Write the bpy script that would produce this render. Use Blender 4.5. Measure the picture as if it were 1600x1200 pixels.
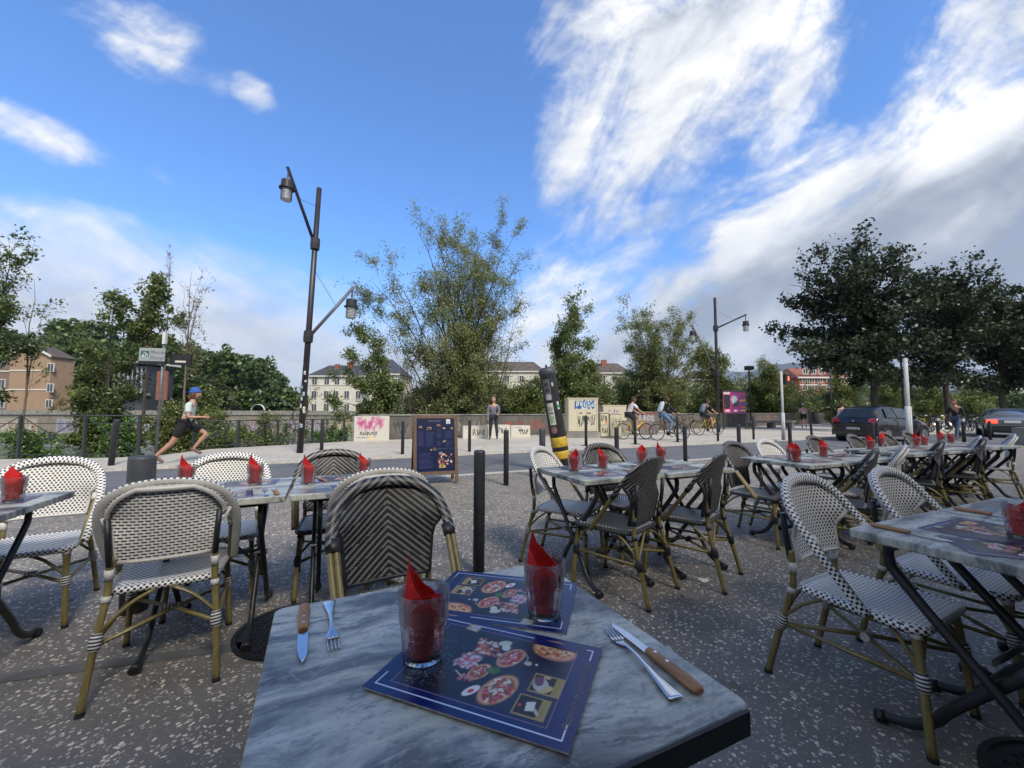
import bpy, math, random
import numpy as np
from mathutils import Vector, Matrix
from math import radians as R, sin, cos, pi

scene = bpy.context.scene
for o in list(bpy.data.objects): bpy.data.objects.remove(o)
C = scene.collection

# ------------------------------------------------------------------ camera
FPX, PITCH, ROLL, EYE = 640.0, 0.0633, 0.003, 1.2
cam_d = bpy.data.cameras.new('camera'); cam = bpy.data.objects.new('camera', cam_d); C.objects.link(cam)
cam_d.sensor_width = 36; cam_d.lens = 36*FPX/1600; cam_d.clip_start = 0.03; cam_d.clip_end = 20000
_F = Vector((0, cos(PITCH), sin(PITCH))); _U0 = Vector((0, -sin(PITCH), cos(PITCH))); _R0 = Vector((1, 0, 0))
_R = _R0*cos(ROLL)+_U0*sin(ROLL); _U = -_R0*sin(ROLL)+_U0*cos(ROLL)
m4 = Matrix((_R, _U, -_F)).transposed().to_4x4(); m4.translation = (0, 0, EYE)
cam.matrix_world = m4
scene.camera = cam

# ------------------------------------------------------------------ node helpers
class X:
    """tiny wrapper: arithmetic on shader sockets"""
    def __init__(s, nt, o): s.nt = nt; s.o = o
    def _m(s, op, *a, clamp=False):
        n = s.nt.nodes.new('ShaderNodeMath'); n.operation = op; n.use_clamp = clamp
        for i, v in enumerate((s,)+a):
            if isinstance(v, X): s.nt.links.new(v.o, n.inputs[i])
            else: n.inputs[i].default_value = v
        return X(s.nt, n.outputs[0])
    def __add__(s, b): return s._m('ADD', b)
    __radd__ = __add__
    def __sub__(s, b): return s._m('SUBTRACT', b)
    def __rsub__(s, b): return (s*-1)+b
    def __mul__(s, b): return s._m('MULTIPLY', b)
    __rmul__ = __mul__
    def __truediv__(s, b): return s._m('DIVIDE', b)
    def mx(s, b): return s._m('MAXIMUM', b)
    def mn(s, b): return s._m('MINIMUM', b)
    def gt(s, b): return s._m('GREATER_THAN', b)
    def lt(s, b): return s._m('LESS_THAN', b)
    def fract(s): return s._m('FRACT')
    def floor(s): return s._m('FLOOR')
    def abs(s): return s._m('ABSOLUTE')
    def pw(s, b): return s._m('POWER', b)
    def sin(s): return s._m('SINE')
    def clamp(s): return s._m('ADD', 0.0, clamp=True)
    def exp(s): return s._m('EXPONENT')
    def sstep(s, a, b):
        n = s.nt.nodes.new('ShaderNodeMapRange'); n.interpolation_type = 'SMOOTHSTEP'
        s.nt.links.new(s.o, n.inputs[0]); n.inputs[1].default_value = a; n.inputs[2].default_value = b
        return X(s.nt, n.outputs[0])
    def lstep(s, a, b, c=0.0, d=1.0):
        n = s.nt.nodes.new('ShaderNodeMapRange')
        s.nt.links.new(s.o, n.inputs[0])
        for i, v in enumerate((a, b, c, d)): n.inputs[i+1].default_value = v
        return X(s.nt, n.outputs[0])

def xyz(nt, o):
    n = nt.nodes.new('ShaderNodeSeparateXYZ'); nt.links.new(o, n.inputs[0])
    return [X(nt, q) for q in n.outputs]
def comb(nt, x, y, z=0.0):
    n = nt.nodes.new('ShaderNodeCombineXYZ')
    for i, v in enumerate((x, y, z)):
        if isinstance(v, X): nt.links.new(v.o, n.inputs[i])
        else: n.inputs[i].default_value = v
    return n.outputs[0]
def noise(nt, vec, scale, detail=3, rough=.55, dist=0.0):
    n = nt.nodes.new('ShaderNodeTexNoise'); n.inputs['Scale'].default_value = scale
    n.inputs['Detail'].default_value = detail; n.inputs['Roughness'].default_value = rough
    n.inputs['Distortion'].default_value = dist
    if vec is not None: nt.links.new(vec, n.inputs['Vector'])
    return X(nt, n.outputs['Fac'])
def vmap(nt, vec, sc=(1, 1, 1), rot=(0, 0, 0), loc=(0, 0, 0)):
    n = nt.nodes.new('ShaderNodeMapping'); nt.links.new(vec, n.inputs[0])
    n.inputs['Scale'].default_value = sc; n.inputs['Rotation'].default_value = rot; n.inputs['Location'].default_value = loc
    return n.outputs[0]
def mixc(nt, f, a, b):
    n = nt.nodes.new('ShaderNodeMix'); n.data_type = 'RGBA'
    if isinstance(f, X): nt.links.new(f.o, n.inputs[0])
    else: n.inputs[0].default_value = f
    for i, v in ((6, a), (7, b)):
        if isinstance(v, (tuple, list)): n.inputs[i].default_value = (v[0], v[1], v[2], 1)
        else: nt.links.new(v, n.inputs[i])
    return n.outputs[2]
def ramp(nt, f, stops):
    n = nt.nodes.new('ShaderNodeValToRGB'); nt.links.new(f.o if isinstance(f, X) else f, n.inputs[0])
    e = n.color_ramp.elements
    while len(e) < len(stops): e.new(.5)
    for el, (p, c) in zip(e, stops): el.position = p; el.color = (c[0], c[1], c[2], 1)
    return n.outputs[0]
def coord(nt, kind='Object'):
    n = nt.nodes.new('ShaderNodeTexCoord'); return n.outputs[kind]
def attr(nt, name):
    n = nt.nodes.new('ShaderNodeAttribute'); n.attribute_name = name; return n
def bump(nt, h, strength=.5, dist=.002):
    n = nt.nodes.new('ShaderNodeBump'); n.inputs['Strength'].default_value = strength; n.inputs['Distance'].default_value = dist
    nt.links.new(h.o if isinstance(h, X) else h, n.inputs['Height']); return n.outputs[0]

# ------------------------------------------------------------------ world: daylight sky with clouds
SUN_EL, SUN_AZ = R(44), R(148)          # azimuth clockwise from +Y: behind the viewer, to the right
world = bpy.data.worlds.new('World'); scene.world = world; world.use_nodes = True
nt = world.node_tree; nt.nodes.clear()
out = nt.nodes.new('ShaderNodeOutputWorld'); bg = nt.nodes.new('ShaderNodeBackground')
sky = nt.nodes.new('ShaderNodeTexSky'); sky.sky_type = 'NISHITA'; sky.sun_disc = False
sky.sun_elevation = SUN_EL; sky.sun_rotation = SUN_AZ; sky.air_density = 1.0; sky.dust_density = .4; sky.ozone_density = 4.0
D = coord(nt, 'Generated'); dx, dy, dz = xyz(nt, D)
yy = dy.mx(.22); u = dx/yy; v = dz/yy
wq = comb(nt, u, v, dy*.3)
def rotn(deg, sx, sy, sc, det=8, ro=.6, dist=.3, loc=(0, 0, 0)):
    r_ = vmap(nt, wq, (1, 1, 1), (0, 0, -R(deg)), loc)
    return noise(nt, vmap(nt, r_, (sx, sy, 1)), sc, det, ro, dist)
n1 = rotn(0, 1.0, 1.5, 3.2, 10, .62, .2)
n2 = rotn(33, .8, 2.4, 3.0, 10, .62, .5)          # grain of the right hand sheets
n3 = rotn(-24, .9, 3.2, 2.6, 8, .6, .4)           # grain of the left hand bank
n4 = rotn(60, .8, 2.2, 3.0, 10, .64, .5, (3, 1, 0))
def ell(px, py, rx, ry, a=0.0, soft=1.0, lo=-2.2):
    cu, cv = (px-800)/640, (640-py)/640
    du, dv = u-cu, v-cv; ca, sa = cos(R(a)), sin(R(a))
    e = ((du*ca+dv*sa)/(rx/640)); f = ((dv*ca-du*sa)/(ry/640))
    return ((1.0-(e*e+f*f))*soft).mx(lo)
def U(*a):
    r_ = a[0]
    for q in a[1:]: r_ = r_.mx(q)
    return r_
LA = (.297-(v-(u-.094)*.565))                     # lower right sheet, below a line rising to the right
A_ = (LA*4.6).mn(1.25).mx(-2.2) - (.02-u).mx(0.0)*5.0
LB = (.20-(u+.16)*.27)-v                          # low bank on the left, falling to the right
B_ = .1+(LB*7.0).mn(1.2).mx(-2.2)-(u-.25).mx(0.0)*1.5
mass = U(ell(1110, 20, 250, 215, 8, 1.5), ell(925, 215, 90, 150, 0, 1.2), ell(1262, 70, 48, 125, -22, 1.5),
         ell(1610, 20, 170, 110, 30, 1.0), ell(1020, 330, 75, 26, 15, .5), ell(1000, 120, 160, 190, -20, 1.3))
left = U(ell(215, 40, 150, 62, -26, 1.1), ell(368, 118, 52, 28, -46, 1.0), ell(45, 205, 115, 38, -24, 1.0),
         ell(235, 268, 40, 10, -30, .5), ell(285, 330, 60, 14, -45, .35), ell(365, 440, 60, 18, -5, .45), ell(30, 345, 120, 30, -24, .5))
n5 = rotn(15, 1.0, 1.3, 8.0, 6, .65, .3)
fld = U(A_ + (n2-.5)*4.2+(n5-.5)*2.0+.05, B_*1.0+(n3-.5)*2.6+(n5-.5)*.6, mass*.8-.15+(n4-.5)*3.6+(n1-.5)*2.0+(n5-.5)*1.5, left*.62-.42+(n3-.5)*2.6+(n1-.5)*2.6+(n5-.5)*.8)
behind = (.25-dy).sstep(0, .5)
fld = fld*(1.0-behind) + ((n1-.20)*3.4)*behind  # unseen dense cloud behind the viewer, added to brighten and neutralise the foreground
dens = fld.sstep(-.5, 1.15)
w_ = v-u*.50
def band(c, wd):
    t = (w_-c)/wd; return (t*t*-1.0).exp()
dark = (band(-.01, .075)*(u-.15).sstep(0, .35)*.8 + band(-.235, .12)*(u-.45).sstep(0, .45)*1.1 + band(-.5, .18)*.6*(u-.2).sstep(0, .5)).mn(1.2)
lf = (.1-u).sstep(-.15, .25)
shade = (n2-.5)*2.1*(1.0-lf) + ((n3-.5)*1.2-.04)*lf + (n1-.5)*1.0 + (n5-.5)*.35 + dark*(-.72) - (fld-.7).mx(0.0)*.16 + .66
shade = shade + ell(1270, 90, 80, 170, -22).mx(0.0)*.4 + ell(1560, 170, 180, 90, 30).mx(0.0)*.35 + (n4-.5)*ell(1060, 120, 260, 220).mx(0.0)*1.3
ccol = ramp(nt, shade.clamp(), [(0.0, (2.1, 2.35, 2.8)), (.3, (3.0, 3.25, 3.65)), (.62, (4.9, 5.05, 5.3)), (.85, (6.0, 6.0, 5.95)), (1.0, (7.0, 6.9, 6.7))])
# slightly deeper clear blue of the sky
skc = nt.nodes.new('ShaderNodeVectorMath'); skc.operation = 'MULTIPLY'; nt.links.new(sky.outputs[0], skc.inputs[0]); skc.inputs[1].default_value = (.78, 1.19, 1.60)
horizon = (.16-v).sstep(-.25, .2)*(1.0-behind)
base = mixc(nt, horizon*.45, skc.outputs[0], (4.6, 5.2, 6.2))
fin = mixc(nt, dens*.97, base, ccol)
nt.links.new(fin, bg.inputs[0]); bg.inputs[1].default_value = .085
nt.links.new(bg.outputs[0], out.inputs[0])

# ------------------------------------------------------------------ sun
sd = bpy.data.lights.new('sun', 'SUN'); sd.energy = 2.2; sd.angle = R(14); sd.color = (1, .93, .82)
so = bpy.data.objects.new('sun', sd); C.objects.link(so)
sdir = Vector((sin(SUN_AZ)*cos(SUN_EL), cos(SUN_AZ)*cos(SUN_EL), sin(SUN_EL)))
so.rotation_euler = sdir.to_track_quat('Z', 'Y').to_euler()
so.location = sdir*50

scene.view_settings.view_transform = 'Standard'; scene.view_settings.look = 'None'
scene.view_settings.exposure = 1.05; scene.view_settings.gamma = 1; scene.view_settings.use_curve_mapping = False
scene.render.engine = 'CYCLES'
try:
    scene.cycles.max_bounces = 14; scene.cycles.transmission_bounces = 14; scene.cycles.transparent_max_bounces = 24; scene.cycles.caustics_refractive = False; scene.cycles.caustics_reflective = False
    scene.cycles.sample_clamp_indirect = 4
except Exception: pass

# ------------------------------------------------------------------ materials
MATS = {}
def newmat(name):
    m = bpy.data.materials.new(name); m.use_nodes = True
    nt = m.node_tree; b = nt.nodes['Principled BSDF']; MATS[name] = m
    return m, nt, b
def plain(name, col, rough=.6, metal=0.0, var=.12, vscale=8.0, bmp=0.0, coat=0.0, spec=.5):
    m, nt, b = newmat(name)
    b.inputs['Roughness'].default_value = rough; b.inputs['Metallic'].default_value = metal
    b.inputs['Specular IOR Level'].default_value = spec
    if coat: b.inputs['Coat Weight'].default_value = coat; b.inputs['Coat Roughness'].default_value = .05
    if var:
        n = noise(nt, coord(nt), vscale, 4, .6)
        c = ramp(nt, n, [(.25, tuple(c*(1-var*1.6) for c in col)), (.75, tuple(min(1, c*(1+var)) for c in col))])
        nt.links.new(c, b.inputs['Base Color'])
        if bmp: nt.links.new(bump(nt, noise(nt, coord(nt), vscale*6, 3), bmp, .004), b.inputs['Normal'])
    else: b.inputs['Base Color'].default_value = (*col, 1)
    return m

M = {}
# --- ground: washed aggregate concrete
def aggregate(name, base, chip, s1=46., dirt=.5, amount=.5):
    m, nt, b = newmat(name); P = coord(nt)
    wn = nt.nodes.new('ShaderNodeTexNoise'); wn.inputs['Scale'].default_value = 38; nt.links.new(P, wn.inputs['Vector'])
    vm = nt.nodes.new('ShaderNodeVectorMath'); vm.operation = 'MULTIPLY_ADD'; nt.links.new(wn.outputs['Color'], vm.inputs[0]); vm.inputs[1].default_value = (.030, .030, 0); nt.links.new(P, vm.inputs[2])
    def vor(scale, rnd=1.0):
        n = nt.nodes.new('ShaderNodeTexVoronoi'); n.inputs['Scale'].default_value = scale; n.inputs['Randomness'].default_value = rnd
        nt.links.new(vm.outputs[0], n.inputs['Vector']); return X(nt, n.outputs['Distance']), xyz(nt, n.outputs['Color'])
    d1, c1 = vor(s1); d2, c2 = vor(s1*2.1)
    chips = ((c1[0]*.34+.12)-d1).sstep(0, .06)*(c1[1].gt(1-amount))
    small = ((c2[0]*.34+.12)-d2).sstep(0, .10)*(c2[1].gt(.30))
    big = noise(nt, P, .55, 5, .6); med = noise(nt, P, 5, 5, .65)
    g = ramp(nt, med*.55+big*.45, [(.3, tuple(c*.62 for c in base)), (.7, tuple(c*1.25 for c in base))])
    g2 = mixc(nt, small*.6, g, ramp(nt, c2[2], [(0, tuple(c*.35 for c in chip)), (1, tuple(c*.75 for c in chip))]))
    cc = ramp(nt, c1[2], [(0, tuple(c*.6 for c in chip)), (.5, chip), (1, (chip[0]*1.1, chip[1]*1.02, chip[2]*.88))])
    col = mixc(nt, chips*.92, g2, cc)
    stain = noise(nt, P, 1.3, 6, .7).sstep(.52, .72)*dirt
    col = mixc(nt, stain, col, tuple(c*.4 for c in base))
    nt.links.new(col, b.inputs['Base Color']); b.inputs['Roughness'].default_value = .72
    nt.links.new(bump(nt, chips*.6+small*.3+med*.5, .5, .003), b.inputs['Normal'])
    return m
M['terrace'] = aggregate('washed aggregate', (.165, .148, .128), (.68, .63, .55), 50., .5, .97)
M['pave'] = aggregate('sunlit aggregate', (.46, .425, .365), (.62, .57, .49), 45., .15, .5)  # terrace concrete again, with the sunlit brightness put into its colour
def asphalt():
    m, nt, b = newmat('asphalt'); P = coord(nt)
    f = noise(nt, P, 120, 3, .7); big = noise(nt, P, .8, 5, .6)
    c = ramp(nt, f*.5+big*.5, [(.3, (.07, .073, .08)), (.7, (.165, .168, .175))])
    cr = nt.nodes.new('ShaderNodeTexVoronoi'); cr.feature = 'DISTANCE_TO_EDGE'; cr.inputs['Scale'].default_value = .45
    nt.links.new(P, cr.inputs['Vector'])
    c = mixc(nt, (X(nt, cr.outputs[0]).lt(.006))*.6, c, (.03, .03, .03))
    c = mixc(nt, noise(nt, P, 2.2, 6, .7).sstep(.6, .75)*.35, c, (.16, .155, .15))
    nt.links.new(c, b.inputs['Base Color']); b.inputs['Roughness'].default_value = .8
    nt.links.new(bump(nt, f, .4, .003), b.inputs['Normal']); return m
M['asphalt'] = asphalt()
M['kerb'] = plain('kerb granite', (.46, .44, .40), .75, var=.25, vscale=14, bmp=.3)
M['strip'] = plain('cement joint', (.12, .12, .115), .85, var=.25, vscale=6, bmp=.3)
M['earth'] = plain('bank earth', (.07, .075, .035), .95, var=.5, vscale=.6, bmp=.6)
M['gravel'] = plain('river shore', (.17, .17, .155), .9, var=.3, vscale=1.2, bmp=.5)
def water():
    m, nt, b = newmat('river water'); b.inputs['Base Color'].default_value = (.10, .12, .11, 1); b.inputs['Roughness'].default_value = .12
    nt.links.new(bump(nt, noise(nt, vmap(nt, coord(nt), (.6, 2, 1)), 2.2, 5, .6), .5, .05), b.inputs['Normal']); return m
M['water'] = water()
# --- weave materials; UV in metres
def weave(name, kind):
    m, nt, b = newmat(name); uv = nt.nodes.new('ShaderNodeUVMap').outputs[0]
    x, y, _ = xyz(nt, uv)
    white = (.76, .75, .72); blk = (.012, .014, .022)
    wear = noise(nt, coord(nt), 60, 3, .6)
    if kind == 'dots':                      # white cane with black dashes
        py, px = .0152, .0215
        row = (y/py).floor(); fy = (y/py).fract(); fx = (x/px+row*.5).fract()
        dash = fx.lt(.50)*(fy.gt(.20))*(fy.lt(.84))
        gap = fy.lt(.13).mx((x/(px*.5)+row*.5).fract().lt(.07)*.6)
        c = mixc(nt, gap*.32, white, (.2, .2, .2)); c = mixc(nt, dash, c, blk)
        h = (fy-.5).abs()*-1.0
    elif kind == 'lines':                   # seen from behind: white strands, black cores between
        py, px = .0140, .030
        row = (y/py).floor(); fy = (y/py).fract(); fx = (x/px+row*.5).fract()
        strand = (fy.gt(.47))
        core = fx.lt(.70)
        c = mixc(nt, strand, mixc(nt, core, (.60, .60, .58), blk), mixc(nt, fx.lt(.06)*.6, white, (.2, .2, .2)))
        h = (fy-.7).abs()*-1.0
    elif kind == 'rim':                     # checked binding round the hoop
        py, px = .0135, .0225
        row = (x/py).floor(); fx = (x/py).fract(); fy = (y/px+row*.5).fract()
        dash = fy.lt(.44)*(x.gt(0.0))*fx.gt(.16)
        gap = fy.lt(.06).mx(fx.lt(.1))*.4
        c = mixc(nt, gap, white, (.18, .18, .18)); c = mixc(nt, dash, c, blk); h = (fx-.5).abs()*-1.0
        seam = ((y/.006).fract().lt(.12))*(x.lt(0.0))*.5
        c = mixc(nt, seam, c, (.25, .24, .22)); c = mixc(nt, x.lt(0.0)*.25, c, (.42, .39, .34))
    elif kind == 'chevron':                 # black with grey chevrons
        per = .029
        st = (y+x.abs()*.92)/per; f = st.fract()
        row = (y/.0062).floor(); fy = (y/.0062).fract()
        stq = (row*.0062+(x.abs()/.0075).floor()*.0075*.80)/per
        light = stq.fract().lt(.38)
        c = mixc(nt, light, (.007, .008, .011), (.20, .192, .18)); c = mixc(nt, fy.lt(.16)*.7, c, (.01, .01, .012)); h = (fy-.5).abs()*-1.0
        c = mixc(nt, ((x/.0075).fract().lt(.08))*.5, c, (.01, .01, .012))
    elif kind == 'chevseat':
        per = .026
        fy = (y/.0062).fract(); st = ((y+x.abs()*.9)/per).fract()
        c = mixc(nt, st.lt(.5), blk, (.58, .58, .57)); c = mixc(nt, fy.lt(.12)*.4, c, (.05, .05, .05)); h = (fy-.5).abs()*-1.0
    elif kind == 'blackrim':
        fy = (y/.011).fract(); c = mixc(nt, fy.lt(.28)*(x.gt(0.0)), (.014, .015, .02), (.13, .125, .12)); h = (fy-.5).abs()*-1.0
    elif kind == 'stripes':                 # lashings
        fy = (y/.0135).fract(); c = mixc(nt, fy.lt(.52), blk, (.60, .59, .56)); h = (fy-.5).abs()*-1.0
    elif kind == 'creamwrap':
        fy = (y/.0065).fract(); c = mixc(nt, fy.lt(.2)*.45, (.60, .585, .55), (.2, .19, .17)); h = (fy-.5).abs()*-1.0
    elif kind == 'blackwrap':
        fy = (y/.0065).fract(); c = mixc(nt, fy.lt(.2)*.45, (.014, .015, .02), (.05, .05, .05)); h = (fy-.5).abs()*-1.0
    c = mixc(nt, wear.sstep(.5, .8)*.22, c, (.16, .15, .13))
    nt.links.new(c, b.inputs['Base Color']); b.inputs['Roughness'].default_value = .42
    nt.links.new(bump(nt, h, .35, .0015), b.inputs['Normal'])
    return m
for k in ('dots', 'lines', 'rim', 'chevron', 'chevseat', 'blackrim', 'stripes', 'creamwrap', 'blackwrap'): M[k] = weave('weave '+k, k)
def bamboo():
    m, nt, b = newmat('bamboo paint'); P = coord(nt)
    n = noise(nt, vmap(nt, P, (60, 60, 6)), 1.0, 4, .6); n2 = noise(nt, P, 9, 4, .6)
    c = ramp(nt, n*.6+n2*.4, [(.25, (.075, .058, .018)), (.55, (.21, .17, .062)), (.8, (.33, .285, .12))])
    nt.links.new(c, b.inputs['Base Color']); b.inputs['Roughness'].default_value = .38
    nt.links.new(bump(nt, n, .15, .001), b.inputs['Normal']); return m
M['bamboo'] = bamboo()
M['black'] = plain('black plastic', (.015, .015, .017), .5, var=.2, vscale=30)
M['steel_black'] = plain('black coated steel', (.020, .021, .024), .42, var=.3, vscale=20, bmp=.05)
def marble():
    m, nt, b = newmat('stone look laminate')
    oi = nt.nodes.new('ShaderNodeObjectInfo'); P0 = coord(nt)
    vm = nt.nodes.new('ShaderNodeVectorMath'); vm.operation = 'MULTIPLY_ADD'
    nt.links.new(oi.outputs['Random'], vm.inputs[0]); vm.inputs[1].default_value = (7, 5, 3); nt.links.new(P0, vm.inputs[2])
    P = vm.outputs[0]
    wn = nt.nodes.new('ShaderNodeTexNoise'); wn.inputs['Scale'].default_value = 2.2; wn.inputs['Detail'].default_value = 5; nt.links.new(P, wn.inputs['Vector'])
    v2 = nt.nodes.new('ShaderNodeVectorMath'); v2.operation = 'MULTIPLY_ADD'; nt.links.new(wn.outputs['Color'], v2.inputs[0]); v2.inputs[1].default_value = (.16, .16, .1); nt.links.new(P, v2.inputs[2])
    Q = vmap(nt, v2.outputs[0], (1.6, 6.0, 2), (0, 0, R(14)))
    a = noise(nt, Q, 1.5, 9, .62, .5); bb = noise(nt, vmap(nt, v2.outputs[0], (1, 3.4, 1), (0, 0, R(8))), 3.2, 8, .7); fi = noise(nt, P, 150, 4, .8)
    c = ramp(nt, a, [(.34, (.06, .068, .08)), (.42, (.15, .162, .16)), (.47, (.25, .268, .255)), (.52, (.38, .39, .35)), (.58, (.50, .505, .43)), (.68, (.30, .33, .30))])
    c = mixc(nt, bb.sstep(.52, .63)*.8, c, (.56, .57, .53))
    c = mixc(nt, ((.60-bb)*-1.0).sstep(0, .12)*.3, c, (.33, .36, .27))
    dk = noise(nt, vmap(nt, v2.outputs[0], (1.2, 5, 1), (0, 0, R(10)), (3, 2, 1)), 2.1, 10, .72)
    c = mixc(nt, dk.sstep(.535, .60)*.85, c, (.052, .062, .078))
    mot = noise(nt, vmap(nt, v2.outputs[0], (1, 1.8, 1)), 34, 6, .75)
    c = mixc(nt, mot.sstep(.50, .64)*.6, c, (.12, .14, .155)); c = mixc(nt, ((.46-mot)).sstep(0, .14)*.35, c, (.55, .57, .52))
    vein = ((noise(nt, v2.outputs[0], 3.4, 3, .5)-.5).abs()*-1.0+.009).sstep(0, .009)
    c = mixc(nt, vein*.25, c, (.50, .52, .50))
    c = mixc(nt, fi.sstep(.5, .75)*.30, c, (.055, .075, .10))
    nt.links.new(c, b.inputs['Base Color']); b.inputs['Roughness'].default_value = .36; b.inputs['Specular IOR Level'].default_value = .45
    nt.links.new(bump(nt, fi, .12, .001), b.inputs['Normal']); return m
M['marble'] = marble()
def glassm():
    m, nt, b = newmat('clear glass'); nt.nodes.remove(b)
    tr = nt.nodes.new('ShaderNodeBsdfTransparent'); tr.inputs[0].default_value = (.95, .965, .97, 1)
    gl = nt.nodes.new('ShaderNodeBsdfGlossy'); gl.inputs['Roughness'].default_value = .03
    df = nt.nodes.new('ShaderNodeBsdfDiffuse'); df.inputs[0].default_value = (.9, .93, .95, 1)
    lw = nt.nodes.new('ShaderNodeLayerWeight'); lw.inputs['Blend'].default_value = .30
    f = X(nt, lw.outputs['Facing']); fr = X(nt, lw.outputs['Fresnel'])
    mx = nt.nodes.new('ShaderNodeMixShader'); nt.links.new((fr*.6+.02+f.pw(5.0)*.12).clamp().o, mx.inputs[0]); nt.links.new(tr.outputs[0], mx.inputs[1]); nt.links.new(gl.outputs[0], mx.inputs[2])
    m2 = nt.nodes.new('ShaderNodeMixShader'); nt.links.new((f.pw(4.0)*.30+.015).clamp().o, m2.inputs[0]); nt.links.new(mx.outputs[0], m2.inputs[1]); nt.links.new(df.outputs[0], m2.inputs[2])
    nt.links.new(m2.outputs[0], nt.nodes['Material Output'].inputs[0]); return m
M['glass'] = glassm()
_m, _t, _b = newmat('solid glass base'); _b.inputs['Transmission Weight'].default_value = 1.0; _b.inputs['Roughness'].default_value = .02; _b.inputs['IOR'].default_value = 1.45; M['glassbase'] = _m
M['napkin'] = plain('red paper napkin', (.60, .014, .014), .9, var=.22, vscale=16, bmp=.9)
M['cutlery'] = plain('stainless steel', (.62, .63, .65), .2, 1.0, var=.06, vscale=30)
def wood(name, col, sc=(3, 60, 60)):
    m, nt, b = newmat(name)
    n = noise(nt, vmap(nt, coord(nt), sc), 1.0, 5, .6)
    nt.links.new(ramp(nt, n, [(.3, tuple(c*.5 for c in col)), (.7, tuple(c*1.2 for c in col))]), b.inputs['Base Color'])
    b.inputs['Roughness'].default_value = .55; nt.links.new(bump(nt, n, .2, .001), b.inputs['Normal']); return m
M['handle'] = wood('knife wood', (.40, .20, .085), (60, 8, 60))
M['boardwood'] = wood('board wood', (.11, .062, .032), (40, 40, 4))
def printm():
    m, nt, b = newmat('printed sheet'); a = attr(nt, 'col'); nt.links.new(a.outputs['Color'], b.inputs['Base Color'])
    b.inputs['Roughness'].default_value = .28; return m
M['print'] = printm()
def printmat():
    m, nt, b = newmat('painted print'); a = attr(nt, 'col'); nt.links.new(a.outputs['Color'], b.inputs['Base Color'])
    b.inputs['Roughness'].default_value = .8; return m
M['paint'] = printmat()
M['menu_edge'] = plain('worn menu edge', (.35, .33, .33), .6, var=.4, vscale=60)
M['menu_blue'] = plain('menu back', (.014, .035, .16), .35, var=.1, vscale=20)
M['post'] = plain('charcoal post paint', (.030, .033, .042), .5, var=.3, vscale=9, bmp=.1)
M['post2'] = plain('grey plastic post', (.055, .06, .07), .55, var=.3, vscale=7, bmp=.1)
M['yellow'] = plain('yellow band', (.48, .32, .03), .55, var=.25, vscale=12)
M['lampmetal'] = plain('dark lamp metal', (.022, .02, .024), .45, var=.2, vscale=5)
M['lampgrey'] = plain('grey arm metal', (.13, .135, .155), .45, var=.2, vscale=5)
M['louvre'] = plain('lamp louvre', (.75, .75, .73), .3, .4, var=.05)
M['whitepole'] = plain('galvanised pole', (.46, .47, .48), .6, .0, var=.12, vscale=6)
M['fence'] = plain('painted iron', (.028, .036, .040), .55, var=.2, vscale=10)
M['concrete'] = plain('weathered concrete', (.23, .225, .205), .9, var=.35, vscale=2.2, bmp=.4)
def oldwall(name, lo, hi, tint=(.2, .07, .05), ta=0.0):
    m, nt, b = newmat(name); P = coord(nt)
    n = noise(nt, vmap(nt, P, (1, 1, .35)), 1.8, 7, .7); f = noise(nt, P, 22, 4, .7); x, y, z = xyz(nt, P)
    c = ramp(nt, n*.7+f*.3, [(.3, lo), (.7, hi)])
    drip = noise(nt, vmap(nt, P, (7, 7, .6)), 1.0, 5, .6).sstep(.52, .7)
    c = mixc(nt, drip*.65, c, tuple(q*.4 for q in lo))
    if ta: c = mixc(nt, noise(nt, P, .6, 4, .6).sstep(.52, .62)*ta, c, tint)
    nt.links.new(c, b.inputs['Base Color']); b.inputs['Roughness'].default_value = .9
    nt.links.new(bump(nt, f+n, .5, .01), b.inputs['Normal']); return m
M['quaywall'] = oldwall('quay wall render', (.045, .042, .038), (.19, .175, .155), (.17, .05, .04), .35)
M['whiteblock'] = oldwall('white painted block', (.42, .40, .35), (.66, .64, .58))
M['bankwall'] = oldwall('embankment wall', (.12, .11, .09), (.26, .24, .19))
M['bark'] = plain('bark', (.055, .045, .035), .9, var=.4, vscale=9, bmp=.6)
M['barkpale'] = plain('pale bare bark', (.17, .13, .10), .9, var=.3, vscale=9)
def leafm(name, dark, light, trans=.35):
    m, nt, b = newmat(name); nt.nodes.remove(b)
    a = attr(nt, 'rnd'); c = ramp(nt, a.outputs['Fac'], [(0, dark), (1, light)])
    dif = nt.nodes.new('ShaderNodeBsdfDiffuse'); tr = nt.nodes.new('ShaderNodeBsdfTranslucent'); mx = nt.nodes.new('ShaderNodeMixShader')
    gl = nt.nodes.new('ShaderNodeBsdfGlossy'); gl.inputs['Roughness'].default_value = .45; mx2 = nt.nodes.new('ShaderNodeMixShader')
    for s in (dif, tr): nt.links.new(c, s.inputs[0])
    mx.inputs[0].default_value = trans; nt.links.new(dif.outputs[0], mx.inputs[1]); nt.links.new(tr.outputs[0], mx.inputs[2])
    mx2.inputs[0].default_value = .05; nt.links.new(mx.outputs[0], mx2.inputs[1]); nt.links.new(gl.outputs[0], mx2.inputs[2])
    nt.links.new(mx2.outputs[0], nt.nodes['Material Output'].inputs[0]); return m
M['willow'] = leafm('willow leaf', (.085, .110, .032), (.31, .34, .125), .45)
M['bushleaf'] = leafm('bush leaf', (.055, .082, .020), (.22, .265, .07))
M['maple'] = leafm('young tree leaf', (.060, .092, .026), (.22, .28, .085), .45)
M['oakleaf'] = leafm('dark dense leaf', (.012, .023, .010), (.060, .082, .034), .22)
M['forest'] = leafm('hill forest leaf', (.026, .055, .014), (.12, .175, .045), .25)
M['ivy'] = leafm('ivy leaf', (.03, .07, .015), (.12, .22, .04), .2)
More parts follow.
